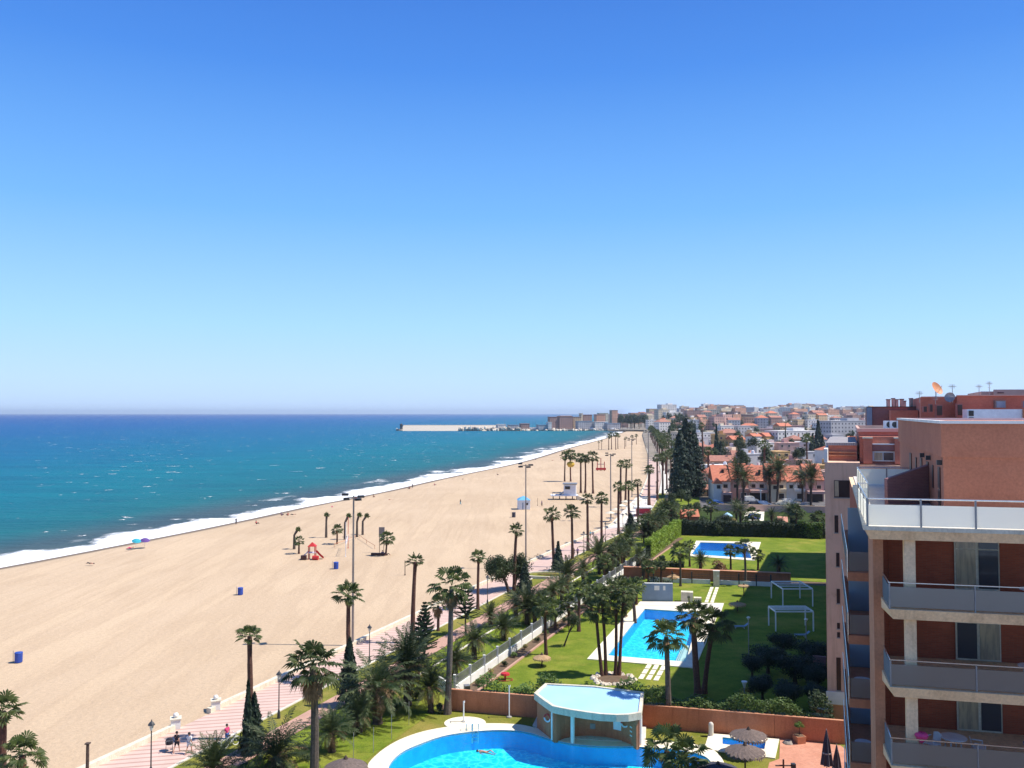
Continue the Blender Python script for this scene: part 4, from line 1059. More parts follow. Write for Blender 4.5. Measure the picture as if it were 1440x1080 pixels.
wall_run('low_wall', 'short white wall returning from the near end of the white fence', fenceline(92.6, 18.7), fenceline(94.3, 16.4), 1.1, .25, 'white_paint', None)
x, y = pline(93.2, 20.1); b_ = thing('waste_bin', 'dark square bin at the near end of the flower bed', 'bin', (x, y, .09))
MB().box((x, y, .5), (.5, .5, .82), .3, 1.08).build('bin_body', 'dark_metal', b_); MB().box((x, y, .95), (.56, .56, .08), .3).build('lid', 'grey_metal', b_)
for i in range(22):
    d = 96+i*3.3; x, y = pline(d, 19.95+U(-.2, .2)); k = i % 3
    s = thing('bed_plant', 'low plant in the narrow flower bed along the white fence', 'plant', (x, y, .09), 'low plants in the flower bed')
    MB().tube([(x, y, .05), (x, y, .35)], .03, 5).build('stem', 'bark', s); part('foliage', SHRUB[('hedge_leaf', 'shrub_yellow', 'tree_leaf')[k]], s, (0, 0, .35), U(0, 6), (.55, .55, .42))

# ---- rocks round the four palm clump
ctr = G(862, 953); 
for i in range(34):
    a_ = 2*pi*i/34+U(-.08, .08); R = U(.9, 1.12); x = ctr.x+2.1*R*cos(a_); y = ctr.y-.7+1.9*R*sin(a_)
    mb = MB(); mb.lathe((x, y, 0), [(.01, .3*U(.7, 1.2)), (.2, .22), (.3, .08), (.32, -.05)], 6)
    mb.v = [(v[0]+U(-.06, .06), v[1]+U(-.06, .06), v[2]+U(-.03, .03)) for v in mb.v]
    tag(mb.build('rock', 'rock_pale'), 'pale rock in the ring around the four palm clump', 'rock', 'pale rocks round the four palm clump')
tag(MB().prism([(ctr.x+2.0*cos(2*pi*i/20), ctr.y-.7+1.8*sin(2*pi*i/20)) for i in range(20)], 0, .07).build('planting_bed', 'soil'), kind='structure')

# ---- parasols
def straw(px, py, top, r, label, mat='thatch_light', pole='bark', cone=.42, n=22, d=None, tip=True, rag=True):
    g = G(px, py); R = r/FPX*g.y; t = AT(px, top, g.y).z; root = thing('straw_parasol', label, 'parasol', g, None)
    MB().tube([(g.x, g.y, 0), (g.x, g.y, t-.1)], .07, 8).build('pole', pole, root)
    h = R*cone; mb = MB(); rr = random.Random(int(px)); vs = [(g.x, g.y, t)]
    for j, f in enumerate((.35, .7, 1.0)):
        for k in range(n*2):
            a_ = 2*pi*k/(n*2); q = R*f*((1+.05*(-1)**k) if rag else 1)*rr.uniform(.97, 1.03); vs.append((g.x+q*cos(a_), g.y+q*sin(a_), t-h*f**1.15-(.06*(-1)**k if j == 2 else .015*(-1)**k)))
    m_ = n*2; fs = [(0, 1+k, 1+(k+1) % m_) for k in range(m_)]
    for j in range(2):
        for k in range(m_): a0 = 1+j*m_+k; a1 = 1+j*m_+(k+1) % m_; fs.append((a0, a0+m_, a1+m_, a1))
    mb.add(vs, fs); 
    for k in range(m_):   # hanging straw edge
        a_ = 2*pi*(k+.5)/m_; q = R*1.0; l = rr.uniform(.12, .3); w_ = R*.1
        mb.add([(g.x+q*cos(a_-.1), g.y+q*sin(a_-.1), t-h), (g.x+q*cos(a_+.1), g.y+q*sin(a_+.1), t-h), (g.x+q*1.03*cos(a_), g.y+q*1.03*sin(a_), t-h-l)], [(0, 1, 2)])
    mb.build('canopy', mat, root)
    for k in range(6):
        a_ = 2*pi*k/6; MB().tube([(g.x, g.y, t-.25), (g.x+R*.85*cos(a_), g.y+R*.85*sin(a_), t-h*.9-.06)], .025, 5).build('rib', 'bark', root)
    if tip: MB().lathe((g.x, g.y, t-.12), [(.2, 0), (.14, .16), (.05, .3), (.01, .34)], 10).build('finial', 'bark', root)
    return root
straw(1053, 1063, 1025, 25, 'grey thatched parasol over the paddling pool, the farther of the two', 'thatch', cone=.36)
straw(1048, 1092, 1047, 27, 'grey thatched parasol in front, the nearer of the two by the paddling pool', 'thatch', cone=.36)
straw(486, 1112, 1066, 30, 'grey thatched parasol cut by the bottom edge left of the curved pool', 'thatch', cone=.42)
straw(1010, 1124, 1074, 31, 'dark thatched parasol at the bottom edge right of the curved pool', 'parasol_grey', cone=.3)
straw(762, 937, 920, 12.5, 'tan straw parasol on the lawn below the fan palm by the white fence', cone=.4)
straw(947, 818, 807, 9, 'tan straw parasol by the black posted fence behind the blue grey wall', cone=.5)
straw(1046, 838, 822, 8, 'flat tan straw parasol near the middle of the second lawn', cone=.2)
straw(1037, 860, 846, 12, 'wide flat tan parasol at the edge of the building shadow', cone=.3)
# shaded side: empty parasol frame with red seat left of the hedge
g = G(709, 957); r_ = thing('spring_rocker', 'small red rocker with round frame on the lawn left of the straw parasol', 'play equipment', g)
MB().tube([g+Vector((.9*cos(a_), .5*sin(a_), .1)) for a_ in [2*pi*i/20 for i in range(21)]], .04, 6, False).build('ring_frame', 'cloth_red', r_)
MB().lathe(g+Vector((.1, 0, .0)), [(.1, 0), (.1, .5), (.5, .6), (.45, .78), (.05, .85)], 10, True).build('seat', 'red_paint', r_)
# closed parasols on the terracotta terrace
def closed_parasol(px, py, top, label, w=1.0):
    g = G(px, py); t = AT(px, top, g.y).z; root = thing('closed_parasol', label, 'parasol', g); mb = MB(); n = 16
    prof = [(.04, t), (.07, t-.12), (.1, t-.3), (.22*w, t-1.0), (.34*w, t-2.0), (.42*w, t-2.6), (.12, t-2.65)]
    vs = []
    for r, z in prof:
        for k in range(n): a_ = 2*pi*k/n; q = r*(1+.22*(-1)**k*min(1, (t-z))); vs.append((g.x+q*cos(a_), g.y+q*sin(a_), z))
    mb.add(vs, [(i*n+k, i*n+(k+1) % n, (i+1)*n+(k+1) % n, (i+1)*n+k) for i in range(len(prof)-1) for k in range(n)])
    mb.build('folded_canopy', 'parasol_grey', root); MB().tube([(g.x, g.y, 0), (g.x, g.y, t+.1)], .035, 6).build('pole', 'grey_metal', root)
    MB().lathe((g.x, g.y, t-1.75), [(.33*w, 0), (.345*w, .06), (.32*w, .12)], 14).build('strap', 'grey_metal', root); MB().lathe((g.x, g.y, 0), [(.4, 0), (.4, .1), (.1, .14)], 14, True).build('base', 'concrete', root)
closed_parasol(1163, 1096, 1027, 'folded dark grey parasol on the terracotta terrace, left and taller one'); closed_parasol(1177, 1090, 1048, 'folded dark grey parasol half hidden by the building edge')
g = G(1102, 1104); r_ = thing('parasol_stand', 'dark wooden cross shaped stand on the terracotta terrace at the bottom edge', 'stand', g)
MB().tube([g, g+Vector((0, 0, 1.9))], .07, 6).build('post', 'door_brown', r_); MB().tube([g+Vector((-.6, 0, 1.45)), g+Vector((.6, 0, 1.45))], .06, 6).build('crossbar', 'door_brown', r_); MB().box(g+Vector((.75, 0, 1.35)), (.3, .3, .5)).build('lantern', 'dark_metal', r_)
terr = [gp(1097, 1038), gp(1182, 1049), (G(1182, 1049).x+2, 55), gp(1060, 1150), gp(1082, 1073), gp(1096, 1068)]
tag(MB().quad(*[(p[0], p[1], .05) for p in terr]).build('terrace_paving', 'paving_terracotta'), kind='structure')
# pot, slab and pillar before the wall
g = G(1124, 1045); r_ = thing('potted_plant', 'square terracotta pot with a leafy plant against the orange wall', 'potted plant', g)
MB().box(g+Vector((0, 0, .35)), (.75, .75, .6), .25, 1.12).build('pot', 'terracotta_pot', r_); MB().box(g+Vector((0, 0, .62)), (.7, .7, .08), .25).build('pot_soil', 'soil', r_)
MB().tube([g+Vector((0, 0, .6)), g+Vector((.05, 0, 1.3))], .03, 6).build('stem', 'bark', r_); part('foliage', SHRUB['hedge_leaf'], r_, (0, 0, 1.5), 0, (.55, .55, .4))
g = G(1108, 1046); mb = MB().lathe(g, [(.01, .28), (.3, .24), (.42, .1), (.45, 0)], 9); mb.v = [(v[0]+U(-.05, .05), v[1]+U(-.05, .05), v[2]) for v in mb.v]; tag(mb.build('rock', 'rock'), 'lone boulder beside the terracotta pot', 'rock')
g = G(1000, 1036); r_ = thing('stone_pillar', 'short rounded white pillar by the orange wall near the paddling pool', 'pillar', g)
MB().lathe(g, [(.22, 0), (.22, 1.05), (.17, 1.18), (.08, 1.25), (.01, 1.26)], 14).build('shaft', 'kerb_stone', r_); MB().lathe(g, [(.3, 0), (.3, .12), (.2, .16)], 14).build('foot', 'deck_stone', r_)
# garden lamp poking out of the hedge
g = G(1047, 992); t = AT(1047, 957, g.y).z; r_ = thing('garden_lamp', 'garden lamp with white cone head rising from the hedge before the shaded lawn', 'lamp', g)
MB().tube([g, (g.x, g.y, t-.6)], .045, 8).build('pole', 'grey_metal', r_); MB().lathe((g.x, g.y, t-.7), [(.07, 0), (.12, .2), (.24, .55)], 14).build('diffuser', 'lamp_glass', r_); MB().lathe((g.x, g.y, t-.15), [(.28, 0), (.28, .08), (.02, .15)], 14, True).build('cap', 'white_metal', r_)

# stepping stones
def stones(a, b_, n, label, across=2):
    a, b_ = Vector(gp(*a)), Vector(gp(*b_)); u = (b_-a); L = u.length; u /= L; v = Vector((-u.y, u.x))
    for i in range(n):
        for s in range(across):
            c_ = a+u*(L*(i+.5)/n)+v*(s-(across-1)/2)*.8
            tag(MB().box((c_.x, c_.y, .04), (L/n*.86, .5, .07), atan2(u.y, u.x)).build('paving_slab', 'coping'), label, 'paving slab', label+' row')
stones((911, 957), (924, 935.5), 3, 'pale slab of the three strip path before the turquoise pool', 3)
stones((997, 848), (1005, 826), 6, 'pale slab of the stepping path to the white gate pillar', 2)
# blue grey wall with shower boards
a, b_ = gp(903, 846), gp(946, 846.5); bw = wall_run('partition_wall', 'blue grey wall with two small white boards behind the turquoise pool', a, b_, 2.7, .3, 'slate_wall', 'white_paint')
D_ = Vector(b_)-Vector(a); u = D_.normalized()
for t_, w_ in ((.48, .75), (.72, .35)):
    p = Vector(a)+D_*t_-Vector((-u.y, u.x))*.18; MB().wall(tuple(p-u*w_/2), tuple(p+u*w_/2), 1.75, 2.4, .05).build('white_board', 'white_paint', bw)
hedge(gp(912, 842), gp(945, 842), .7, 3.0, 'creeper hanging over the top of the blue grey wall', 'hedge_dark', dens=24, size=.14)
tag(MB().prism([gp(896, 852.3), gp(960, 853), gp(968, 847.5), gp(900, 847)], 0, .14).build('pool_terrace', 'deck_stone'), kind='structure')
tag(MB().prism([gp(988, 866), gp(1012, 867), gp(1018, 849.5), gp(985, 849)], 0, .15).build('pool_terrace', 'deck_stone'), kind='structure')
g = G(967, 847); r_ = thing('pump_house', 'white cube cabinet with dark vent beside the turquoise pool', 'cabinet', g)
MB().box(g+Vector((0, .4, .75)), (1.75, 1.2, 1.5), -.2).build('cabinet_body', 'cream_light', r_); MB().box(g+Vector((.1, -.28, .8)), (.35, .08, .3), -.2).build('vent', 'dark_metal', r_); MB().box(g+Vector((1.5, .1, .35)), (1.1, .9, .7), -.2).build('step_block', 'cream_light', r_)
# black posted fence and long orange wall with white gate pillar
def lin(a, b_, t): return (a[0]+(b_[0]-a[0])*t, a[1]+(b_[1]-a[1])*t)
fa, fb = gp(914, 818), gp(1086, 825)
ff = thing('fence', 'black posts on a low white wall at the far side of the second lawn', 'fence', (*fa, 0))
MB().wall(fa, lin(fa, fb, .50), 0, .72, .2).build('low_wall', 'white_paint', ff); MB().wall(lin(fa, fb, .57), fb, 0, .72, .2).build('low_wall', 'white_paint', ff)
for px in (919, 946, 974, 1040, 1064, 1084):
    t_ = (px-914)/172; p = lin(fa, fb, t_); MB().box((p[0], p[1], .95), (.16, .26, 1.9)).build('post', 'dark_metal', ff)
for z in (1.15, 1.5): MB().wall(fa, fb, z, z+.04, .03).build('wire_rail', 'dark_metal', ff)
wa, wb = gp(877, 812), gp(1112, 822)
lw_ = thing('garden_wall', 'long orange brick wall between the second and third lawns', 'wall', (*wa, 0))
MB().wall(wa, wb, -.1, 1.8, .3).build('wall_body', 'orange_render', lw_); MB().wall(wa, wb, 1.8, 1.88, .95).build('coping', 'orange_pale', lw_)
g = G(1007.5, 825); r_ = thing('gate_pillar', 'tall white gate pillar with a small light plate in the black posted fence', 'gate pillar', g)
MB().box(g+Vector((0, 0, 1.25)), (.95, .4, 2.5), -.15).build('pillar_body', 'cream_light', r_); MB().box(g+Vector((.2, -.25, 1.75)), (.25, .06, .3), -.15).build('plate', 'white_paint', r_); MB().box(g+Vector((0, 0, 2.54)), (1.1, .5, .08), -.15).build('cap', 'white_paint', r_)
# pergolas in the shade
def pergola(l, r, yb, yt, back, label, d_):
    a, b_ = Vector(gp(l, yb)), Vector(gp(r, yb)); u = (b_-a).normalized(); v = Vector((-u.y, u.x)); t = AT(l, yt, a.y).z
    root = thing('pergola', label, 'pergola', (a.x, a.y, 0))
    for p in (a, b_, a+v*d_, b_+v*d_): MB().box((p.x, p.y, t/2), (.14, .14, t)).build('post', 'white_metal', root)
    for p, q in ((a, b_), (a+v*d_, b_+v*d_), (a, a+v*d_), (b_, b_+v*d_)): MB().wall(tuple(p), tuple(q), t, t+.16, .12).build('beam', 'white_metal', root)
    for k in range(1, back): p = a+v*d_*k/back; q = b_+v*d_*k/back; MB().wall(tuple(p), tuple(q), t+.17, t+.25, .1).build('slat', 'white_metal', root)
pergola(1101, 1143, 853, 829, 5, 'white metal pergola over the shaded lawn, the farther one', 5.5)
pergola(1091, 1144, 888, 861, 5, 'white metal pergola over the shaded lawn, the nearer one', 3.0)
for x, y in ((1040, 884), (1125, 896)):
    g = G(x, y); r_ = thing('sun_lounger', 'grey sun lounger lying in the building shadow', 'sun lounger', g, 'sun loungers in the building shadow'); MB().box(g+Vector((0, 0, .32)), (1.3, .6, .07)).build('seat', 'slate_wall', r_); MB().add([g+Vector(v) for v in ((.65, -.3, .34), (1.2, -.3, .75), (1.2, .3, .75), (.65, .3, .34), (.62, -.3, .28), (1.17, -.3, .69), (1.17, .3, .69), (.62, .3, .28))], [(0, 1, 2, 3), (7, 6, 5, 4), (0, 4, 5, 1), (2, 6, 7, 3), (1, 5, 6, 2)]).build('backrest', 'slate_wall', r_)
    for sx in (-.55, .55):
        for sy in (-.25, .25): MB().box(g+Vector((sx, sy, .14)), (.06, .06, .3)).build('leg', 'hut_white', r_)
for x, y in ((1053, 897), (1134, 900)):
    g = G(x, y+25); r_ = thing('lamp_post', 'thin grey lamp post in the building shadow', 'lamp post', g, 'thin lamp posts in the building shadow'); MB().tube([g, g+Vector((0, 0, 4.2))], .06, 6).build('pole', 'grey_metal', r_); MB().lathe(g+Vector((0, 0, 4.1)), [(.05, 0), (.22, .25), (.22, .3), (.02, .42)], 10).build('lamp_head', 'lamp_glass', r_)
# court and blue canopies beyond the third lawn
a = G(1100, 738); tag(MB().quad(*[(*gp(x, y), .05) for x, y in ((1092, 741), (1108, 741), (1108, 727), (1093, 726))]).build('play_court', 'paving_terracotta'), kind='structure')
for x, y, w_, lb in ((1023, 738, 13, 'pale blue canopy beside the distant pool, higher one'), (1018, 742, 9, 'small white canopy beside the distant pool, lower one')):
    g = G(x, y); k = w_/FPX*g.y; r_ = thing('canopy', lb, 'canopy', g)
    MB().lathe(g+Vector((0, 0, 2.2)), [(k*.55, 0), (k*.5, .25), (.05, .9)], 8, False).build('roof', 'roof_blue_paint' if w_ > 10 else 'hut_white', r_)
    for s in (-.4, .4): MB().tube([g+Vector((k*s, 0, 0)), g+Vector((k*s, 0, 2.3))], .06, 6).build('post', 'white_metal', r_)
# road wall, garage and gate near the terrace
ra, rb = gp(1000, 718), gp(1170, 722); wall_run('road_wall', 'long low pinkish wall between the fourth pool garden and the road', ra, rb, 1.9, .3, 'pink_render', 'cream')
g = G(957, 738); r_ = thing('tool_shed', 'small brick red gable by the far end of the bright hedge', 'shed', g); x, y = g.x+2.2, g.y
MB().prism([(x-2, y-2), (x+2, y-2), (x+2, y+2), (x-2, y+2)], 0, 2.3).build('wall', 'brick_red', r_)
MB().add([(x-2.2, y-2.2, 2.3), (x+2.2, y-2.2, 2.3), (x+2.2, y+2.2, 2.3), (x-2.2, y+2.2, 2.3), (x-2.2, y, 3.9), (x+2.2, y, 3.9)], [(0, 1, 5, 4), (2, 3, 4, 5), (0, 4, 3), (1, 2, 5), (3, 2, 1, 0)]).build('roof', 'roof_tile', r_)

# thin wire fence on the pool lawn
wf = thing('wire_fence', 'thin wire fence of slim posts across the lawn left of the curved pool', 'fence', G(497, 1067))
wpts = [G(475, 1084), G(497, 1067), G(525, 1059), G(550.5, 1040), G(575, 1020), G(590, 1006)]
for p in wpts[1:5]: MB().tube([p, p+Vector((0, 0, 2.1))], .025, 6).build('post', 'grey_metal', wf)
for a, b_ in zip(wpts[1:4], wpts[2:5]):
    for z in (.7, 1.4, 2.05): MB().tube([a+Vector((0, 0, z)), b_+Vector((0, 0, z))], .004, 4).build('wire', 'bark', wf)
# ============================================================ things on the sand and the promenade
def mast(px, by, top, label, heads=4, d=None, w=.16):
    g = G(px, by) if d is None else Vector((XA(px, d), d, 0)); t = AT(px, top, g.y).z; r_ = thing('floodlight_mast', label, 'floodlight', g)
    MB().tube([g, (g.x, g.y, t*.5), (g.x, g.y, t)], [w, w*.8, w*.6], 10).build('pole', 'pole_metal', r_)
    MB().tube([(g.x-1.1, g.y, t-.3), (g.x+1.1, g.y, t-.1)], .06, 6).build('crossarm', 'dark_metal', r_)
    for k in range(heads):
        a_ = [(-1.0, -.1, .15), (-.95, .4, -.45), (.9, -.1, -.1), (.45, .4, -.5)][k % 4]
        MB().box((g.x+a_[0], g.y+a_[1], t+a_[2]), (.75, .5, .28), .2*k).build('floodlight', 'dark_metal', r_)
    MB().lathe(g, [(w*2, -.05), (w*2, .25), (w*1.1, .4)], 10).build('base', 'concrete', r_)
mast(496, 908, 697, 'nearest tall floodlight mast, rising from the beach edge'); mast(739.5, 800, 653, 'second floodlight mast, beside the dense dark tree'); mast(859, 733, 638, 'third floodlight mast, among the palms before the kiosk', w=.2)
mast(888.7, 699, 617, 'fourth floodlight mast, a thin pole on the far sand', w=.18); mast(912, 685, 606, 'fifth floodlight mast, behind the stout far palm', w=.24)
def lamp(px, by, label, off=None, group=None):
    g = G(px, by); r_ = thing('street_lamp', label, 'street lamp', g, group); h = 4.35
    MB().tube([g, g+Vector((0, 0, h-.75))], [.06, .045], 8).build('pole', 'dark_metal', r_); MB().lathe(g, [(.16, 0), (.14, .5), (.09, .8), (.06, .85)], 10).build('foot', 'dark_metal', r_)
    ln = MB().lathe(g+Vector((0, 0, h-.75)), [(.09, 0), (.2, .42), (.01, .44)], 6).build('lantern', 'lamp_glass', r_); MB().lathe(g+Vector((0, 0, h-.33)), [(.29, 0), (.2, .14), (.06, .28), (.02, .42)], 6, True).build('cap', 'dark_metal', ln)
lamp(212, 1094, 'old style street lamp nearest the bottom edge, left of the two walkers'); lamp(392, 1011, 'old style street lamp beside the shaggy palm crown'); lamp(519.5, 934, 'old style street lamp right of the nearest floodlight mast')
lamp(685.5, 851, 'old style street lamp standing in the shadow left of the dense tree'); lamp(821, 778, 'old style street lamp with the dark couple to its left'); lamp(851.5, 763, 'old style street lamp beyond the lone far walker'); lamp(876, 748, 'old style street lamp near the white kiosk tables')
for i in range(9):
    d = 245+i*52; x, y = pline(d, 5.2); lamp(PX(x, y), PXZ(y, 0), 'tiny distant street lamp along the far promenade', group='tiny street lamps along the far promenade')
# wall posts at the beach opening
for d, lb in ((76.6, 'white gate post with a ball top, nearer side of the beach opening'), (81.4, 'white gate post with a ball top, farther side of the beach opening')):
    x, y = pline(d, -.1); r_ = thing('gate_post', lb, 'gate post', (x, y, 0))
    part('shaft', MB().box((0, 0, .5), (.8, .8, .9), .36).mesh('shaft', 'white_paint'), r_); part('cap', MB().box((0, 0, .98), (.95, .95, .1), .36).mesh('cap', 'cream_light'), r_); part('ball', MB().lathe((0, 0, 1.0), [(.1, 0), (.2, .1), (.24, .24), (.17, .4), (.02, .46)], 12).mesh('ball', 'white_paint', True), r_)
pass
# bins
def bin_(px, py, h, label, mat='blue_plastic'):
    g = G(px, py); r_ = thing('beach_bin', label, 'bin', g); h = h/FPX*g.y; r = h*.36
    MB().lathe(g, [(r*.85, 0), (r, h*.06), (r*1.02, h*.9), (r*.95, h)], 16, True).build('barrel', mat, r_); MB().lathe(g, [(r*1.04, h*.9), (r*1.08, h*.95), (r*1.0, h*1.0), (r*.8, h*.99)], 16).build('rim', mat, r_); MB().tube([g+Vector((-r*1.5, 0, 0)), g+Vector((-r*1.5, 0, h*1.15))], .03, 5).build('stake', 'grey_metal', r_)
bin_(26, 931.5, 14, 'blue barrel bin on the sand nearest the left edge'); bin_(338, 836.5, 10, 'blue barrel bin alone on the sand left of the mast'); bin_(472.5, 800, 9.5, 'blue barrel bin on the sand beside the play structure'); bin_(722.5, 727.5, 7, 'dark bin on the sand before the blue roofed hut', 'parasol_grey')
# stakes and poles
def pole(px, by, top, label, r=.06, mat='bark', name='pole'):
    g = G(px, by); t = AT(px, top, g.y).z; mb = MB().tube([g-Vector((0, 0, .2)), (g.x, g.y, t)], [r, r*.85], 8); mb.box((g.x, g.y, t+.03), (r*2.4, r*2.4, .08)); mb.lathe((g.x, g.y, 0), [(r*2.2, -.05), (r*1.8, .12), (r, .2)], 8); tag(mb.build(name, mat), label, 'pole')
pole(569.5, 809, 789, 'short wooden pole standing alone on the sand', .07); pole(122.5, 1100, 1046, 'dark wooden post at the bottom edge on the sand', .14); pole(756, 711, 701, 'thin stake on the sand right of the blue roofed hut', .05); pole(486, 783, 735, 'white volleyball pole, nearer one', .06, 'hut_white'); pole(489.5, 771, 728, 'red and white volleyball pole, farther one', .06, 'red_paint')
a, b_ = G(486, 783), G(489.5, 771)
nt_ = thing('volleyball_net', 'thin net strung between the two volleyball poles', 'net', a); mb = MB()
for k in range(5): mb.tube([a+Vector((0, 0, 2.0+.22*k)), b_+Vector((0, 0, 2.0+.22*k))], .012, 4)
for k in range(1, 14): p = a.lerp(b_, k/14); mb.tube([p+Vector((0, 0, 2)), p+Vector((0, 0, 2.88))], .01, 4)
mb.build('mesh_cords', 'hut_white', nt_); MB().tube([a+Vector((0, 0, 2.9)), b_+Vector((0, 0, 2.9))], .03, 5).build('top_tape', 'white_paint', nt_)
# boards
g = G(536, 778); r_ = thing('notice_board', 'grey board on posts behind the bushy palm on the sand', 'board', g); k = g.y/FPX
MB().box((g.x, g.y+.6, 33*k/1.15), (8*k, .15, 14*k)).build('board', 'pole_metal', r_)
for s in (-3, 3): MB().tube([(g.x+s*k, g.y+.6, 0), (g.x+s*k, g.y+.6, 26*k)], .06, 6).build('post', 'bark', r_)
tag(MB().wall(gp(522, 781), gp(541, 781.2), 0, .5, .5).build('bench', 'door_brown'), 'long dark bench at the foot of the bushy palm on the sand', 'bench')
# play structure
g = G(439, 786.5); r_ = thing('play_structure', 'red climbing play structure with slides on the sand', 'play equipment', g)
def pp(nm, mb, mat): return part(nm, mb.mesh(nm, mat), r_)
for s in (-.6, .6):
    for t_ in (-.5, .5): pp('post', MB().tube([(s, t_, 0), (s, t_, 2.5)], .09, 6), 'red_paint')
pp('platform', MB().box((0, 0, 1.3), (1.4, 1.2, .12)), 'hut_white'); pp('roof', MB().add([(-.8, -.7, 2.5), (.8, -.7, 2.5), (.8, .7, 2.5), (-.8, .7, 2.5), (0, 0, 3.3)], [(0, 1, 4), (1, 2, 4), (2, 3, 4), (3, 0, 4), (3, 2, 1, 0)]), 'red_paint')
def slide(x0, x1, y, z0=1.35, w_=.5):
    mb = MB(); n = 6
    for k in range(n):
        f, h = k/n, (k+1)/n; ez = lambda t: z0*(1-t)**1.2+.2
        xa, xb = x0+(x1-x0)*f, x0+(x1-x0)*h
        mb.add([(xa, y-w_/2, ez(f)), (xb, y-w_/2, ez(h)), (xb, y+w_/2, ez(h)), (xa, y+w_/2, ez(f))], [(0, 1, 2, 3)])
        for s in (-1, 1): mb.add([(xa, y+s*w_/2, ez(f)), (xb, y+s*w_/2, ez(h)), (xb, y+s*w_/2, ez(h)+.25), (xa, y+s*w_/2, ez(f)+.25)], [(0, 1, 2, 3)])
    return mb
pp('slide', slide(.7, 2.2, -.1), 'red_paint'); pp('slide', slide(.7, 1.9, .7, 1.2), 'red_paint'); pp('slide', slide(-.7, -1.9, -.4), 'hut_white')
pp('climbing_frame', MB().tube([(-.7, .3, 1.4), (-1.5, .3, .9), (-2.0, .3, 0)], .07, 6).tube([(-.7, -.2, 1.4), (-1.5, -.2, .9), (-2.0, -.2, 0)], .07, 6).tube([(-1.5, -.2, .9), (-1.5, .3, .9)], .05, 5), 'red_paint'); pp('cube_house', MB().box((-1.4, -.9, .45), (1.0, .7, .9)), 'door_brown'); pp('crawl_tunnel', MB().tube([(.3, -.9, .45), (1.4, -1.0, .45)], .42, 12, True), 'red_paint')
g = G(845, 662); r_ = thing('play_structure', 'distant red play structure on the far sand', 'play equipment', g); k = g.y/FPX
for s in (-5, 0, 5): part('post', MB().box((s*k, 0, 2.2*(1+.4*(s == 0))), (.35, .35, 4.4*(1+.4*(s == 0)))).mesh('post', 'red_paint'), r_)
part('platform', MB().box((0, 0, .9), (14*k, 1.5, 1.0)).mesh('platform', 'red_paint'), r_); part('crossbar', MB().box((0, 0, 3.2), (11*k, .3, .3)).mesh('crossbar', 'grey_metal'), r_)
# low ropes / lines by the climbing poles
for (x0, y0), (x1, y1), lb in (((470, 770), (500, 758), 'orange low rope net on the sand behind the volleyball poles'), ((505, 757), (527, 772), 'slack orange rope line right of the nearest mast')):
    a, b_ = G(x0, y0), G(x1, y1); r_ = thing('rope_line', lb, 'rope', a)
    for t_ in (0, .5, 1): p = a.lerp(b_, t_); MB().tube([p, p+Vector((0, 0, .8))], .05, 5).build('stake', 'orange_pale', r_)
    MB().tube([a+Vector((0, 0, .75)), a.lerp(b_, .5)+Vector((0, 0, .6)), b_+Vector((0, 0, .75))], .05, 5).build('rope', 'orange_pale', r_)
# huts
g = G(736.5, 716.5); k = g.y/FPX; r_ = thing('beach_hut', 'small white hut with pale blue hipped roof on the sand', 'hut', g)
w_ = 19*k*.86; h = 13*k
part('wall', MB().box((0, 1.5, h/2), (w_, 3.2, h), .1).mesh('wall', 'hut_white'), r_); part('roof', MB().lathe((0, 1.5, h), [(w_*.78, 0), (w_*.4, 3*k), (.02, 5.4*k)], 4).mesh('roof', 'blue_roof'), r_, rot=(0, 0, 0)); d_ = part('door', MB().box((-.5, -.12, 1.0), (.8, .06, 2)).mesh('door', 'slate_wall'), r_); part('window', MB().box((.9, -.14, 1.6), (.7, .06, .6)).mesh('window', 'interior_dark'), r_)
for o in r_.children:
    if o.name.startswith('roof'): o.data.transform(Matrix.Translation((0, 1.5, 0)) @ Matrix.Rotation(pi/4+.1, 4, 'Z') @ Matrix.Translation((0, -1.5, 0)))
g = G(796, 703); k = g.y/FPX; r_ = thing('lifeguard_hut', 'white lifeguard station raised on a platform with a long ramp on the sand', 'lifeguard station', g)
part('platform', MB().box((-2*k, 1.5, 6*k), (38*k, 4.5, 1.2*k)).mesh('platform', 'hut_white'), r_); part('cabin', MB().box((6*k, 1.5, 14*k), (17*k, 3.6, 15*k), -.12).mesh('cabin', 'hut_white'), r_); part('roof', MB().box((6*k, 1.4, 22.4*k), (20*k, 4.4, 1.2*k), -.12).mesh('roof', 'grey_metal'), r_)
part('window', MB().box((2*k, -.35, 17*k), (7*k, .1, 4*k), -.12).mesh('window', 'interior_dark'), r_); part('stair', MB().add([(-12*k, 0, 6*k), (-12*k, 2, 6*k), (-2*k, 2, 12*k), (-2*k, 0, 12*k), (-12*k, 0, 5*k), (-12*k, 2, 5*k), (-2*k, 2, 10*k), (-2*k, 0, 10*k)], [(0, 1, 2, 3), (4, 7, 6, 5), (0, 3, 7, 4), (1, 5, 6, 2)]).mesh('stair', 'grey_metal'), r_)
part('ramp', MB().prism([(15*k, -.5), (28*k, -.9), (28*k, 1.3), (15*k, 1.8)], 0, [6.5*k, .3, .3, 6.5*k]).mesh('ramp', 'cream_light'), r_)
for s in (-18, -9, 0, 9, 15): part('stilt', MB().box((s*k, .3, 2.6*k), (.3, .3, 5.4*k)).mesh('stilt', 'dark_metal'), r_); 
for s in (-19, -13): part('railing', MB().tube([(s*k, -.5, 6*k), (s*k, -.5, 11*k), ((s+6)*k, -.5, 11*k)], .08, 5).mesh('railing', 'grey_metal'), r_)
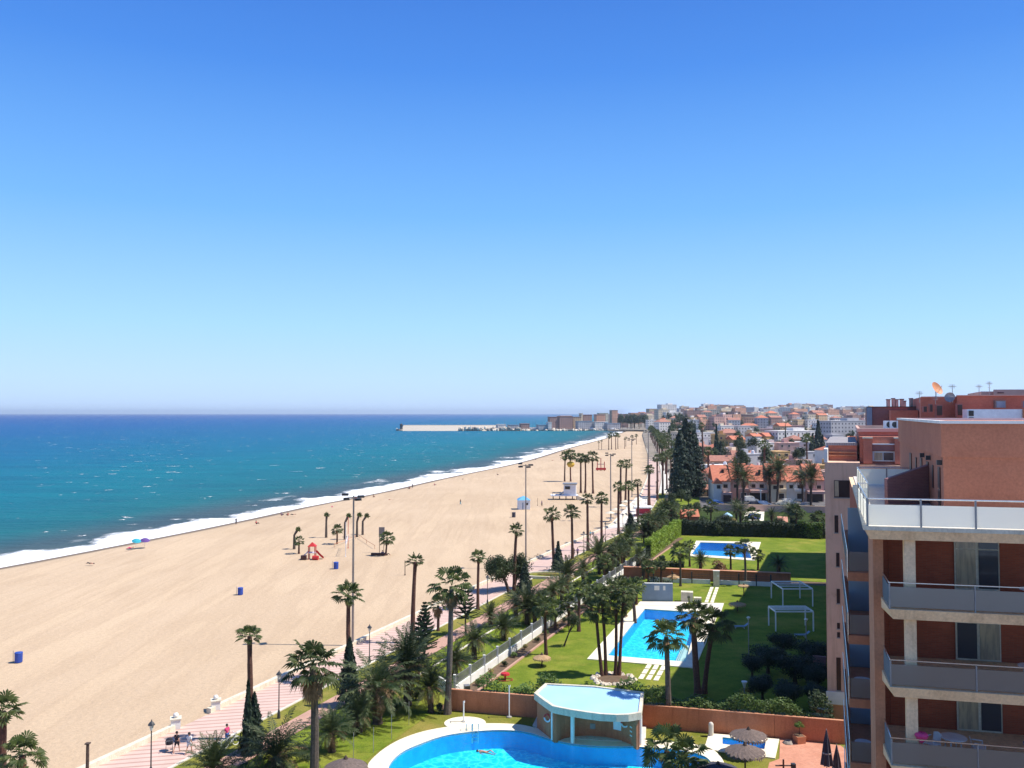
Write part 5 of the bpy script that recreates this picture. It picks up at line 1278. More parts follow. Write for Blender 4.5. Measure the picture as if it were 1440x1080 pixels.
# kiosk and white terrace on the far promenade
g = G(906.5, 727); k = g.y/FPX; r_ = thing('kiosk', 'magenta sided kiosk with white flat roof by the promenade palms', 'kiosk', g)
part('wall', MB().box((0, 2, 6*k), (20*k, 4, 12*k), -.1).mesh('wall', 'magenta_paint'), r_); part('roof', MB().box((-1*k, 1.8, 13*k), (25*k, 5, 1.6*k), -.1).mesh('roof', 'white_paint'), r_); part('plinth', MB().box((-1*k, 1.7, .15), (24*k, 5.2, .3), -.1).mesh('plinth', 'path_pink'), r_); part('counter', MB().box((-4*k, -.2, 4*k), (9*k, .5, .6*k), -.1).mesh('counter', 'white_paint'), r_)
tag(MB().quad(*[(*gp(x, y), .12) for x, y in ((852, 745), (905, 738), (915, 697), (894, 700))]).build('terrace_paving', 'deck_stone'), kind='structure')
TB = None
for i, (x, y) in enumerate(((858, 733), (866, 728), (874, 722), (880, 716), (902, 715), (908, 711), (886, 724), (894, 719), (900, 724))):
    g = G(x, y, .12); k = g.y/FPX
    if TB is None:
        TB = thing('cafe_parasol', 'small pale cafe parasol with table on the white terrace by the kiosk', 'parasol', g, 'pale cafe parasols by the kiosk')
        part('canopy', MB().lathe((0, 0, 2.1), [(1.35, 0), (.7, .3), (.02, .55)], 10).mesh('canopy', 'cream_light'), TB); part('pole', MB().tube([(0, 0, 0), (0, 0, 2.6)], .04, 6).mesh('pole', 'white_metal'), TB); part('tabletop', MB().lathe((0, 0, .72), [(.01, .03), (.6, .03), (.6, 0), (.01, 0)], 12).mesh('tabletop', 'plastic_white'), TB)
    else: copy_tree(TB, g, U(0, 3))
# planter and benches on the promenade
g = G(771, 811); r_ = thing('round_planter', 'curved stone bench with planting where the pink path meets the promenade', 'planter', g)
part('rim', MB().lathe((0, 0, 0), [(3.2, 0), (3.2, .5), (2.8, .5), (2.8, .1)], 24).mesh('rim', 'cream_light'), r_, sc=(1.4, .8, 1)); part('soil', MB().lathe((0, 0, .3), [(2.8, 0), (.01, .1)], 24).mesh('soil', 'lawn_dry'), r_, sc=(1.4, .8, 1)); part('foliage', SHRUB['shrub_yellow'], r_, (-.5, 0, .4), 0, (2.2, 1.3, .35))
for x, y, lb in ((757, 786, 'dark bicycle rack beside the low wall near the dense tree'), (770, 806, 'dark bicycle leaning near the curved planter')):
    g = G(x, y, .1); r_ = thing('bicycle', lb, 'bicycle', g)
    for s in (-.5, .5): part('wheel', MB().tube([(s+.33*cos(2*pi*i/16), 0, .34+.33*sin(2*pi*i/16)) for i in range(17)], .03, 5, False).mesh('wheel', 'dark_metal'), r_)
    part('frame', MB().tube([(-.5, 0, .34), (-.1, 0, .85), (.35, 0, .85), (.5, 0, .34)], .03, 5).tube([(-.1, 0, .85), (0, 0, .3), (.35, 0, .85)], .03, 5).mesh('frame', 'dark_metal'), r_); part('saddle', MB().box((-.12, 0, .95), (.25, .14, .06)).mesh('saddle', 'dark_metal'), r_); part('handlebar', MB().tube([(.35, -.25, 1.0), (.35, 0, .95), (.35, .25, 1.0)], .02, 5).mesh('handlebar', 'steel'), r_)
g = G(324, 1050, .06); r_ = thing('bicycle', 'white bicycle parked at the promenade kerb by the two dark conifers', 'bicycle', g, rz=.9)
for s in (-.55, .55): part('wheel', MB().tube([(s+.35*cos(2*pi*i/18), 0, .36+.35*sin(2*pi*i/18)) for i in range(19)], .04, 5, False).mesh('wheel', 'plastic_white'), r_)
part('frame', MB().tube([(-.55, 0, .36), (-.15, 0, .9), (.4, 0, .9), (.55, 0, .36)], .045, 5).tube([(-.15, 0, .9), (0, 0, .3), (.4, 0, .9)], .045, 5).mesh('frame', 'plastic_white'), r_); part('handlebar', MB().tube([(.38, -.28, 1.1), (.4, 0, 1.0), (.38, .28, 1.1)], .03, 5).mesh('handlebar', 'plastic_white'), r_); part('saddle', MB().box((-.18, 0, .98), (.28, .16, .07)).mesh('saddle', 'dark_metal'), r_)

# ============================================================ people
def skin_body(name, bones, mat, parent, sub=1):
    """bones: list of chains [(x,y,z,r),...] sharing start points; grown into one continuous surface"""
    vs, es, rs, key = [], [], [], {}
    def vid(p):
        k_ = (round(p[0], 3), round(p[1], 3), round(p[2], 3))
        if k_ not in key: key[k_] = len(vs); vs.append(p[:3]); rs.append(p[3])
        return key[k_]
    for ch in bones:
        ids = [vid(p) for p in ch]
        es += [(a, b_) for a, b_ in zip(ids, ids[1:]) if a != b_]
    me = bpy.data.meshes.new(name); me.from_pydata(vs, es, []); me.update()
    o = bpy.data.objects.new(name, me); COL.objects.link(o)
    o.modifiers.new('skin', 'SKIN'); me_sk = me.skin_vertices[0].data if me.skin_vertices else None
    if me_sk:
        for i, s in enumerate(me_sk): s.radius = (rs[i], rs[i]*.85); s.use_root = (i == 0)
    if sub: o.modifiers.new('smooth', 'SUBSURF').levels = sub; o.modifiers['smooth'].render_levels = sub
    me.materials.append(MATS[mat]); o.parent = parent
    return o
def person(px, py, pose, shirt, legs, label, rz=0.0, z0=.1, hair='hair_dark', s=1.0, shorts=None, group=None):
    g = G(px, py, z0); r_ = thing('person', label, 'person', g, group, rz); r_.scale = (s,)*3
    st = {}
    if pose in ('stand', 'walk'):
        f = .26 if pose == 'walk' else .05
        hip = (0, 0, .92, .13); ch = (0, 0, 1.28, .15); nk = (0, 0, 1.47, .055); hd = (0, -.02, 1.6, .09); tp = (0, 0, 1.7, .07)
        hipL, hipR = (-.1, 0, .88, .09), (.1, 0, .88, .09); kL, kR = (-.1, -f*.6, .48, .06), (.1, f*.45, .5, .06); aL, aR = (-.1, -f*.9, .07, .04), (.1, f*1.4, .1, .04); tL, tR = (-.1, -f*.9-.18, .03, .035), (.1, f*1.4-.15, .04, .035)
        sL, sR = (-.19, 0, 1.4, .06), (.19, 0, 1.4, .06); eL, eR = (-.25, f*.5, 1.13, .042), (.25, -f*.3, 1.13, .042); wL, wR = (-.24, f*.1-.06, .9, .028), (.25, -f*.9, .93, .028)
    elif pose == 'sit':
        hip = (0, .25, .12, .14); ch = (0, .4, .48, .15); nk = (0, .38, .68, .055); hd = (0, .36, .8, .09); tp = (0, .38, .9, .07)
        hipL, hipR = (-.1, .2, .12, .09), (.1, .2, .12, .09); kL, kR = (-.14, -.2, .42, .06), (.14, -.2, .4, .06); aL, aR = (-.12, -.5, .06, .04), (.12, -.52, .06, .04); tL, tR = (-.12, -.68, .07, .03), (.12, -.7, .07, .03)
        sL, sR = (-.19, .4, .6, .06), (.19, .4, .6, .06); eL, eR = (-.26, .5, .33, .042), (.26, .5, .33, .042); wL, wR = (-.28, .58, .06, .03), (.28, .58, .06, .03)
    else:
        hip = (0, 0, .13, .13); ch = (0, .38, .14, .14); nk = (0, .58, .13, .055); hd = (0, .7, .14, .09); tp = (0, .8, .15, .07)
        hipL, hipR = (-.1, -.05, .12, .09), (.1, -.05, .12, .09); kL, kR = (-.12, -.45, .12, .06), (.13, -.42, .3, .06); aL, aR = (-.14, -.85, .06, .04), (.13, -.75, .06, .04); tL, tR = (-.14, -.9, .16, .03), (.13, -.92, .08, .03)
        sL, sR = (-.19, .5, .13, .06), (.19, .5, .13, .06); eL, eR = (-.33, .3, .08, .042), (.36, .66, .07, .042); wL, wR = (-.3, .05, .05, .03), (.2, .85, .07, .03)
    def fingers(w_, e_):
        d_ = (Vector(w_[:3])-Vector(e_[:3])).normalized(); sd = d_.cross(Vector((0, 1, .2))).normalized(); palm_ = Vector(w_[:3])+d_*.07
        out = [[w_, (*palm_, .03)]]
        for k, (o_, l) in enumerate(((-.024, .07), (-.008, .085), (.008, .08), (.024, .06))): q = palm_+sd*o_+d_*.02; e2_ = q+d_*l+Vector((0, -.012, 0)); out.append([(*palm_, .03), (*q, .009), (*e2_, .007)])
        th = palm_-d_*.02+sd*(-.035); out.append([(*palm_, .03), (*th, .011), (*(th+d_*.05-sd*.01), .008)])
        return out
    bones = [[hip, ch, nk, hd, tp], [hip, hipL, kL, aL, tL], [hip, hipR, kR, aR, tR], [ch, sL, eL, wL], [ch, sR, eR, wR]]
    if s >= 1.0 and pose == 'walk': bones += fingers(wL, eL)+fingers(wR, eR)
    body = skin_body('body', bones, 'skin', r_)
    g_ = lambda p, k: (p[0], p[1], p[2], p[3]*k+.012)
    mid = lambda a, b_, t: tuple(a[i]+(b_[i]-a[i])*t for i in range(4))
    if shirt: skin_body('shirt', [[g_(hip, 1.02), g_(ch, 1.04), g_(mid(ch, nk, .75), 1.0)], [g_(ch, 1.04), g_(sL, 1.15), g_(mid(sL, eL, .7), 1.25)], [g_(ch, 1.04), g_(sR, 1.15), g_(mid(sR, eR, .7), 1.25)]], shirt, r_)
    if legs: skin_body('trousers' if not shorts else 'shorts', [[g_(hip, 1.0), g_(hipL, 1.15), g_(mid(hipL, kL, .8 if shorts else 1), 1.2)]+([] if shorts else [g_(mid(kL, aL, .85), 1.2)]), [g_(hip, 1.0), g_(hipR, 1.15), g_(mid(hipR, kR, .8 if shorts else 1), 1.2)]+([] if shorts else [g_(mid(kR, aR, .85), 1.2)])], legs, r_)
    hv = Vector(hd[:3]); tv = Vector(tp[:3]); up = (tv-hv).normalized(); bk = Vector((0, .03, 0)) if pose != 'lie' else Vector((0, 0, -.02))
    part('hair', MB().lathe((0, 0, 0), [(.105, -.06), (.115, 0), (.1, .06), (.055, .1), (.005, .115)], 12).mesh('hair', hair, True), r_, hv+up*.06+bk, rot=(-pi/2 if pose == 'lie' else 0, 0, 0))
    if s >= 1 and pose == 'walk':
        fc = Vector((0, -.11, 1.6)); fm = MB().box(fc+Vector((0, -.012, -.015)), (.022, .03, .04)); part('nose', fm.mesh('nose', 'skin'), r_)
        for sx in (-.033, .033): part('eye', MB().box(fc+Vector((sx, -.0, .015)), (.018, .012, .01)).mesh('eye', 'hair_dark'), r_)
        part('mouth', MB().box(fc+Vector((0, .0, -.05)), (.04, .012, .008)).mesh('mouth', 'cloth_red'), r_)
    return r_
person(248.5, 1058.5, 'walk', 'cloth_black', 'cloth_black', 'person in black walking on the promenade beside one in white', 2.9, shorts=True); 
person(266, 1060, 'walk', 'cloth_white', 'cloth_white', 'person in a white shirt walking beside one in black', 2.9, shorts=True)
g = G(238, 1056, .1); r_ = thing('pushchair', 'dark pushchair in front of the walker in black', 'pushchair', g, rz=.4)
for s in (-.25, .25):
    for t_ in (-.3, .3): part('wheel', MB().lathe((0, 0, 0), [(.01, -.02), (.14, -.02), (.14, .02), (.01, .02)], 12).mesh('wheel', 'dark_metal'), r_, (s, t_, .14), rot=(0, pi/2, 0))
part('frame', MB().tube([(-.25, .3, .14), (-.25, -.1, .6), (-.25, -.5, 1.0)], .02, 5).tube([(.25, .3, .14), (.25, -.1, .6), (.25, -.5, 1.0), (-.25, -.5, 1.0)], .02, 5).mesh('frame', 'grey_metal'), r_); part('hood', MB().lathe((0, .05, .55), [(.3, 0), (.32, .25), (.22, .45), (.01, .52)], 10).mesh('hood', 'cloth_black'), r_)
person(319, 1046, 'stand', 'cloth_pink', 'cloth_blue', 'person in pink standing by the white bicycle', 1.0, .1, s=.95)
person(807, 783, 'walk', 'cloth_black', 'cloth_black', 'person in dark clothes at the left of the couple on the middle promenade', .3, s=.98); person(812.3, 782.5, 'walk', 'cloth_purple', 'cloth_black', 'person in dark clothes at the right of the couple on the middle promenade', .3, s=.98)
person(840, 769, 'walk', 'cloth_red', 'cloth_black', 'lone reddish walker beyond the couple on the promenade', .3, s=.98); person(830, 757, 'stand', 'cloth_teal', 'cloth_black', 'person leaning at the low wall beyond the couple', 1, s=.98)
g = Vector(gp(683, 1058)+(.1,)); 
sw = person(683, 1060, 'lie', None, None, 'swimmer with dark hair in the curved blue pool', 1.2, -.16, s=.99)
P = [(332, 738, 'stand', 'cloth_black', 'cloth_black', 'dark figure standing at the water edge left of the others'), (362, 737, 'sit', 'cloth_red', 'cloth_black', 'person in red sitting near the water by the leftmost bather group'), (397, 725, 'sit', 'cloth_purple', 'cloth_black', 'seated bather, left of a pair near the surf'), (404, 725, 'sit', 'cloth_red', 'cloth_black', 'seated bather, right of a pair near the surf'), (412, 724, 'lie', None, 'cloth_black', 'bather lying right of the seated pair'), (467, 713, 'lie', None, 'cloth_pink', 'bather lying alone above the lone upright bare palm'), (502, 702, 'sit', 'cloth_red', 'cloth_black', 'seated person just right of the nearest mast head'), (526, 699, 'sit', None, 'cloth_black', 'small seated bather at the wet sand right of the mast'), (549, 703.5, 'lie', None, 'cloth_red', 'bather lying on a dark mat above the grey board'), (575, 687.5, 'sit', 'cloth_red', 'cloth_black', 'crouching bather at the water edge beside a standing one'), (580, 686.5, 'stand', 'cloth_black', 'cloth_black', 'standing bather at the water edge beside a crouching one'), (612, 682.5, 'sit', 'cloth_pink', 'cloth_black', 'pinkish seated bather in the middle of the shore'), (651, 674, 'lie', None, 'cloth_black', 'bather lying beyond the middle of the shore'), (647.5, 710, 'walk', 'cloth_black', 'cloth_teal', 'person walking alone across the wide sand'), (753, 646.5, 'sit', 'cloth_purple', 'cloth_black', 'dark seated figure at the far surf, left one'), (777, 647.5, 'lie', None, 'cloth_red', 'far bather lying left of the palm cluster on the sand'), (545, 781, 'sit', 'cloth_black', 'cloth_black', 'person seated on the bench end under the bushy palm'), (538, 780, 'sit', 'cloth_purple', 'cloth_black', 'person seated on the dark bench left of the bushy palm'), (127, 793, 'lie', None, 'cloth_black', 'bather lying alone on the sand near the left edge'), (183, 771, 'lie', None, 'cloth_pink', 'bather stretched beside the small teal parasol'), (700, 668, 'sit', None, 'cloth_black', 'tiny lone bather far along the shore'), (762, 712, 'stand', 'cloth_purple', 'cloth_black', 'person standing right of the blue roofed hut')]
for i, (x, y, po, sh, lg, lb) in enumerate(P): person(x, y, po, sh, lg, lb, i*1.3, -.5 if y < 760 and x < 700 and y < 760-x*.1 else -.02, s=.999 if po == 'walk' else .99)
def beach_parasol(px, py, mat, label):
    g = G(px, py, -.3); r_ = thing('beach_parasol', label, 'parasol', g); part('pole', MB().tube([(0, 0, 0), (0, 0, 1.9)], .03, 5).mesh('pole', 'white_metal'), r_); part('canopy', MB().lathe((0, 0, 1.5), [(1.0, 0), (.6, .3), (.02, .48)], 10).mesh('canopy', mat), r_, rot=(.25, .2, 0))
beach_parasol(191, 770, 'cloth_teal', 'small teal parasol near the surf, left of a purple one'); beach_parasol(203, 769, 'cloth_purple', 'small purple parasol near the surf, right of a teal one')
# ============================================================ the near apartment block at the right
ang_e, ang_r = radians(18.0), radians(13.0)
E_ = Vector((sin(ang_e), cos(ang_e))); R_ = Vector((cos(ang_r), -sin(ang_r)))
O_ = Vector((14.2, 34.35))                  # corner of the roof terrace
def L(a, b_): p = O_+R_*a+E_*b_; return (p.x, p.y)
def rect(a0, a1, b0, b1): return [L(a0, b0), L(a1, b0), L(a1, b1), L(a0, b1)]
B1 = thing('apartment_building', 'near red brick apartment block with deep balconies and a frosted glass roof terrace', 'apartment building', (*L(8, 10), 0))
ZT = 23.45
# floors z of balconies
FL = [20.25, 17.2, 14.15, 11.1, 8.05, 5.0]
def bx(nm, mat, a0, a1, b0, b1, z0, z1, par=None): return MB().prism(rect(a0, a1, b0, b1), z0, z1).build(nm, mat, par or B1)
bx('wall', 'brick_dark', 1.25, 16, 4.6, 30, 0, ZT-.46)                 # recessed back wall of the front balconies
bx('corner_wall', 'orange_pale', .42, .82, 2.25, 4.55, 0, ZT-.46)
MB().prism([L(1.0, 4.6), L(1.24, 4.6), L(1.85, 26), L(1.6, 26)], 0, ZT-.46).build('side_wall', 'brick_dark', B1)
# roof terrace slab with a sloping fascia
mb = MB(); P0 = [L(.12, .12), L(16, .12), L(16, 30), L(1.4, 30)]; P1 = [L(-.08, -.05), L(16, -.05), L(16, 30), L(1.2, 30)]
mb.v = [(*p, ZT-.5) for p in P0]+[(*p, ZT-.12) for p in P1]; mb.f = [(3, 2, 1, 0), (4, 5, 6, 7), (0, 1, 5, 4), (1, 2, 6, 5), (2, 3, 7, 6), (3, 0, 4, 7)]
mb.build('roof_slab', 'cream', B1)
bx('terrace_edge', 'cream_light', -.12, 16, -.09, .22, ZT-.12, ZT+.03); MB().prism([L(.2, .25), L(15.9, .25), L(15.9, 29.9), L(1.5, 29.9)], ZT-.119, ZT-.06).build('terrace_deck', 'deck_stone', B1)
MB().prism([L(-.12, .225), L(.18, .225), L(1.3, 21), L(.86, 21)], ZT-.12, ZT+.03).build('terrace_edge', 'cream_light', B1)
# front balconies
CH = .0
for i, z in enumerate(FL):
    poly = [L(.98, -.08), L(16, -.08), L(16, 4.58), L(.85, 4.58), L(.72, 1.9), L(.80, .1)]
    top = MB().prism([L(.78, -.12), L(16, -.12), L(16, 4.58), L(.84, 4.58), L(.70, 2.2)], z-.42, z)
    # front lip leans inwards towards the bottom
    top.v[0] = (*L(.95, .06), z-.42); top.v[1] = (*L(16, .06), z-.42)
    top.build('balcony_slab', 'cream', B1)
    pos_b = .02
    seg = [.82+3.1*k for k in range(6)]
    for a0, a1 in zip(seg, seg[1:]):
        p, q = L(a0+.03, pos_b), L(a1-.03, pos_b); MB().wall(p, q, z+.07, z+.86, .02).build('glass_panel', 'glass_grey', B1)
        x, y = L(a0, pos_b); MB().box((x, y, z+.5), (.045, .045, 1.0)).build('rail_post', 'grey_metal', B1)
    p, q = L(.82, .02), L(16, .02); MB().tube([(*p, z+1.03), (*q, z+1.03)], .025, 6).build('handrail', 'steel', B1)
    p, q = L(.80, .02), L(.78, 2.2); MB().wall(p, q, z+.07, z+.9, .02).build('glass_panel', 'glass_blue', B1); MB().tube([(*p, z+1.03), (*q, z+1.03)], .025, 6).build('handrail', 'steel', B1)
    # column, window
    bx('column', 'cream', 1.42, 1.84, .35, .75, z, ((FL[i-1]-.42) if i else ZT-.5)-.001)
    h = (FL[i-1] if i else ZT)-z
    def win(a0, a1, zz0, zz1, b_=4.56):
        fr = bx('window', 'cream_light', a0, a1, b_-.04, b_+.02, zz0, zz1)
        n = 2; w_ = (a1-a0)/n
        for k in range(n):
            bx('pane', 'curtain_glass' if (k+i) % 2 == 0 else 'window_glass', a0+w_*k+.07, a0+w_*(k+1)-.05, b_-.075, b_-.041, zz0+.08, zz1-.95, fr)
            bx('pane', 'window_glass' if (k+i) % 3 else 'curtain_glass', a0+w_*k+.07, a0+w_*(k+1)-.05, b_-.075, b_-.041, zz1-.9, zz1-.08, fr)
    win(3.95, 5.75, z+.02, z+h-.48); win(9.0, 11, z+.02, z+h-.48)
    # side balconies towards the sea, behind the corner wall
for i, z in enumerate(FL+[2.0]):
    poly = [L(-.28, 7.9), L(1.06, 7.9), L(1.5, 24), L(.3, 24)]
    MB().prism(poly, z-.42, z).build('side_balcony_slab', 'orange_pale', B1)
    MB().wall(L(-.2, 7.98), L(.95, 7.98), z+.06, z+.98, .02).build('glass_panel', 'glass_grey', B1)
    MB().wall(L(-.27, 8.0), L(.32, 24), z-.3, z+1.02, .02).build('glass_panel', 'glass_blue', B1)
    MB().tube([(*L(-.27, 7.95), z+1.05), (*L(.32, 24), z+1.05)], .025, 6).build('handrail', 'steel', B1)
    MB().tube([(*L(-.27, 7.95), z-.3), (*L(-.27, 7.95), z+1.08)], .03, 6).build('rail_post', 'steel', B1)
    MB().wall(L(.1, 13.5), L(1.2, 13.5), z+.01, z+2.55, .05).build('partition_screen', 'glass_blue', B1)
    bx('side_door', 'interior_dark', .93, .99, 8.6, 10.6, z+.02, z+2.3)
bx('side_column', 'orange_pale', .80, .995, 7.8, 8.3, 0, ZT-.51)
# terrace railings: frosted panels
rz0 = ZT+.03
pl_ = [L(0, 8.3), L(0, .08)]
def railing(pts, seg, zf=0.0, h0=.04, h1=.86, top=1.1, gl='glass_white'):
    for a, b_ in zip(pts, pts[1:]):
        a, b_ = Vector(a), Vector(b_); Ln = (b_-a).length; u = (b_-a)/Ln; n = max(1, round(Ln/seg))
        for k in range(n):
            p, q = a+u*(Ln*k/n+.04), a+u*(Ln*(k+1)/n-.04); MB().wall(tuple(p), tuple(q), rz0+h0, rz0+h1, .025).build('glass_panel', gl, B1)
        for k in range(n+1):
            p = a+u*(Ln*k/n); MB().box((p.x, p.y, rz0+top/2), (.06, .06, top), atan2(u.y, u.x)).build('rail_post', 'grey_metal', B1)
        MB().tube([(a.x, a.y, rz0+top), (b_.x, b_.y, rz0+top)], .03, 6).build('handrail', 'steel', B1)
railing([L(.05, .08), L(15.9, .08)], 2.0)
railing([L(.03, .09), L(.27, 7.9)], 2.4); railing([L(.27, 7.9), L(.72, 7.9)], 1); railing([L(.72, 7.9), L(1.15, 21)], 2.6, h1=1.02)
railing([L(1.15, 21), L(4.6, 21)], 1.7, h1=1.02)
# parapet wedge: brick partition that drops towards the terrace edge
a, b_ = L(1.75, 9.4), L(4.0, 10.8)
mb = MB(); mb.prism([a, b_, (b_[0]-.05, b_[1]+.25), (a[0]-.05, a[1]+.25)], ZT-.06, [ZT+1.25, ZT+1.95, ZT+1.95, ZT+1.25]); mb.build('partition_wall', 'brick_dull', B1)
# penthouse box
def pent(dx): return dx
PA = Vector((XA(1325, 38.4), 38.4)); PE = Vector((sin(radians(20)), cos(radians(20))))
def PLp(a, b_): p = PA+R_*a+PE*b_; return (p.x, p.y)
zt = 27.63
MB().prism([PLp(0, 0), PLp(12, 0), PLp(12, 23), PLp(0, 23)], ZT-.06, 26.02).build('penthouse_wall', 'penthouse_render', B1)
MB().prism([PLp(-.08, -.08), PLp(12.08, -.08), PLp(12.08, 23.2), PLp(-.08, 23.2)], 26.021, zt-.1).build('penthouse_parapet', 'penthouse_render', B1)
ring([PLp(-.16, -.16), PLp(12.2, -.16), PLp(12.2, 23.3), PLp(-.16, 23.3)], [PLp(.14, .14), PLp(11.9, .14), PLp(11.9, 23), PLp(.14, 23)], zt-.1, zt+.03).build('coping', 'white_paint', B1)
for b0, b1, z1, nm in ((1.0, 1.75, 2.05, 'door'), (3.6, 4.0, 2.0, 'window'), (5.6, 6.5, 2.05, 'door'), (8.6, 9.6, 2.1, 'door'), (11.5, 12.1, 2.0, 'window'), (14.5, 15.6, 2.1, 'door')):
    z0 = ZT+(.0 if nm == 'door' else .9)
    d_ = MB().prism([PLp(-.05, b0), PLp(.02, b0), PLp(.02, b1), PLp(-.05, b1)], z0, ZT+z1).build(nm, 'door_brown', B1)
    if nm == 'door': MB().prism([PLp(-.11, b0+.1), PLp(-.05, b0+.1), PLp(-.05, b0+.16), PLp(-.11, b0+.16)], ZT+1.0, ZT+1.14).build('handle', 'steel', d_)
for b0 in (.4, 4.8, 7.6): MB().prism([PLp(-.22, b0), PLp(-.002, b0), PLp(-.002, b0+.2), PLp(-.22, b0+.2)], ZT+2.2, ZT+2.42).build('wall_lamp', 'dark_metal', B1)
# furniture on balconies
def chair(x, y, z, rz, label, mat='plastic_white'):
    r_ = thing('plastic_chair', label, 'chair', (x, y, z), 'white plastic chairs on the balcony', rz)
    def P(mb, nm): return part(nm, mb.mesh(nm, mat), r_)
    P(MB().box((0, 0, .43), (.46, .44, .04)), 'seat')
    mb = MB(); n = 9
    for k in range(n):
        a_ = -.9+1.8*k/(n-1); mb.add([(.24*sin(a_), .21+.04*cos(a_), .45), (.24*sin(a_+.2), .21+.04*cos(a_+.2), .45), (.23*sin(a_+.2), .27+.04*cos(a_), .85-.07*abs(a_)), (.23*sin(a_), .27+.04*cos(a_), .87-.07*abs(a_))], [(0, 1, 2, 3)])
    P(mb, 'backrest')
    for s in (-.24, .24):
        P(MB().tube([(s, -.2, .43), (s, -.2, .64), (s, .2, .66)], .025, 6), 'armrest')
        for t_ in (-.19, .19): P(MB().tube([(s, t_, .43), (s*1.12, t_*1.12, 0)], .025, 6), 'leg')
    return r_
def table(x, y, z, label, rx=.5, mat='plastic_white', h=.72):
    r_ = thing('round_table', label, 'table', (x, y, z))
    part('tabletop', MB().lathe((0, 0, h), [(.01, .03), (rx, .03), (rx, 0), (.01, 0)], 24).mesh('tabletop', mat), r_)
    for k in range(4): a_ = pi/4+k*pi/2; part('leg', MB().tube([(rx*.5*cos(a_), rx*.5*sin(a_), h), (rx*.75*cos(a_), rx*.75*sin(a_), 0)], .025, 6).mesh('leg', mat), r_)
zb = FL[2]
x, y = L(2.5, 1.5); chair(x, y, zb, -1.2, 'white plastic chair beside the column on the lowest fully seen balcony')
x, y = L(3.3, 1.5); table(x, y, zb, 'white round table between the two plastic chairs on the lowest balcony')
x, y = L(4.2, 1.4); chair(x, y, zb, 1.3, 'white plastic chair right of the round table on the lowest balcony')
x, y = L(6.2, 1.4); chair(x, y, zb, 1.7, 'dark blue plastic chair farther right on the lowest balcony', 'cloth_blue')
x, y = L(6.3, 1.4); table(x, y, FL[0], 'round table behind the glass of the uppermost balcony', .5)
x, y = L(6.2, 1.4); table(x, y, FL[1], 'round table behind the glass of the middle balcony', .5)
x, y = L(1.95, .35); tag(MB().lathe((x, y, FL[2]), [(.02, .78), (.2, .98), (.27, 1.12), (.2, 1.2), (.03, 1.22)], 10).build('beach_bag', 'cloth_pink'), 'bright pink bag by the column on the lowest balcony', 'bag')
x, y = L(.45, 10.5); 
for i, z in ((3, FL[3]), (4, FL[2])): table(*L(.4, 8.7), z, ['pale round table in the side balcony, lower one', 'pale round table in the side balcony, upper one'][i-3], .4)

# ============================================================ second block behind it
B2 = thing('apartment_building', 'beige and red brick apartment block behind the near one, with ribbed roof', 'apartment building', (34, 84, 0))
C2 = Vector((XA(1158.5, 76.5), 76.5)); e2 = Vector((sin(radians(21.5)), cos(radians(21.5)))); r2 = Vector((cos(radians(13)), -sin(radians(13))))
def L2(a, b_): p = C2+r2*a+e2*b_; return (p.x, p.y)
def bx2(nm, mat, a0, a1, b0, b1, z0, z1, par=None): return MB().prism([L2(a0, b0), L2(a1, b0), L2(a1, b1), L2(a0, b1)], z0, z1).build(nm, mat, par or B2)
zt2 = ZA(650, 76.5)
bx2('wall', 'beige_render', 0, 2.95, 0, 49, 2.2, zt2); bx2('base_wall', 'orange_pale', 0, 3.2, .02, 49, 0, 2.2)
bx2('inner_wall', 'beige_render', 2.951, 22, 1.8, 49, 0, zt2-.3)
bx2('band', 'white_paint', -.12, 3.0, -.12, .0, 2.3, 3.4)
# loggia openings on the front
for px0, px1, y0, y1 in ((1171.5, 1203, 675, 699), (1171.5, 1178, 724, 748), (1173, 1179, 776, 795), (1173, 1179, 826, 846), (1173, 1178.5, 873, 881), (1173, 1178.5, 886, 893), (1171.5, 1179, 921, 966)):
    a0 = (XA(px0, 76.3)-C2.x)/r2.x; a1 = min(2.9, (XA(px1, 76.0)-C2.x)/r2.x); z0, z1 = ZA(y1, 76.3), ZA(y0, 76.3)
    w_ = bx2('window', 'interior_dark', a0, a1, -.04, .02, z0, z1)
    bx2('sill', 'concrete', a0-.05, a1+.03, -.12, -.041, z0-.08, z0, w_); 
    if a1-a0 > 1: bx2('curtain', 'curtain_glass', a0+.05, a0+.38, -.06, -.041, z0+.1, z1-.05, w_)
# ribbed roof strip, brick recess and white side parapet on the sea side
zr = ZA(622, 80)
bx2('side_parapet', 'white_paint', -.06, .25, .02, 30, zt2, zt2+1.2)
bx2('recess_wall', 'brick_red', .26, 2.75, 3.2, 6.5, zt2, zr-.25); bx2('ribbed_roof', 'roof_grey_ribbed', .05, 2.78, 3.0, 24, zr-.25, zr)
for k, z in enumerate((.45, .75)): bx2('shutter_rail', 'orange_pale', .3, 2.7, 2.9, 3.1, zt2+z, zt2+z+.1)
# penthouse front with pillars and windows
dF = 78.5
bF = 2.6
def fx(px):
    k = (px-720)/FPX; return (k*(C2.y+e2.y*bF)-C2.x-e2.x*bF)/(r2.x-k*r2.y)
def fbox(nm, mat, px0, px1, y0, y1, b0=0.0, b1=.4, par=None):
    return bx2(nm, mat, fx(px0), fx(px1), bF+b0, bF+b1, ZA(y1, dF), ZA(y0, dF), par)
fbox('penthouse_wall', 'brick_red', 1208, 1300, 614, 668, .3, 1.99)
fbox('penthouse_low_wall', 'brick_red', 1202, 1300, 651, 668, -.1, .29); fbox('ledge', 'white_metal', 1201, 1300, 660.5, 662, -.2, .3)
for p0, p1 in ((1213, 1225.5), (1257, 1270)): fbox('pillar', 'brick_red', p0, p1, 616.5, 651, -.35, .29); fbox('pillar_cap', 'cream_light', p0-1, p1+.8, 614.3, 616.4, -.45, .4)
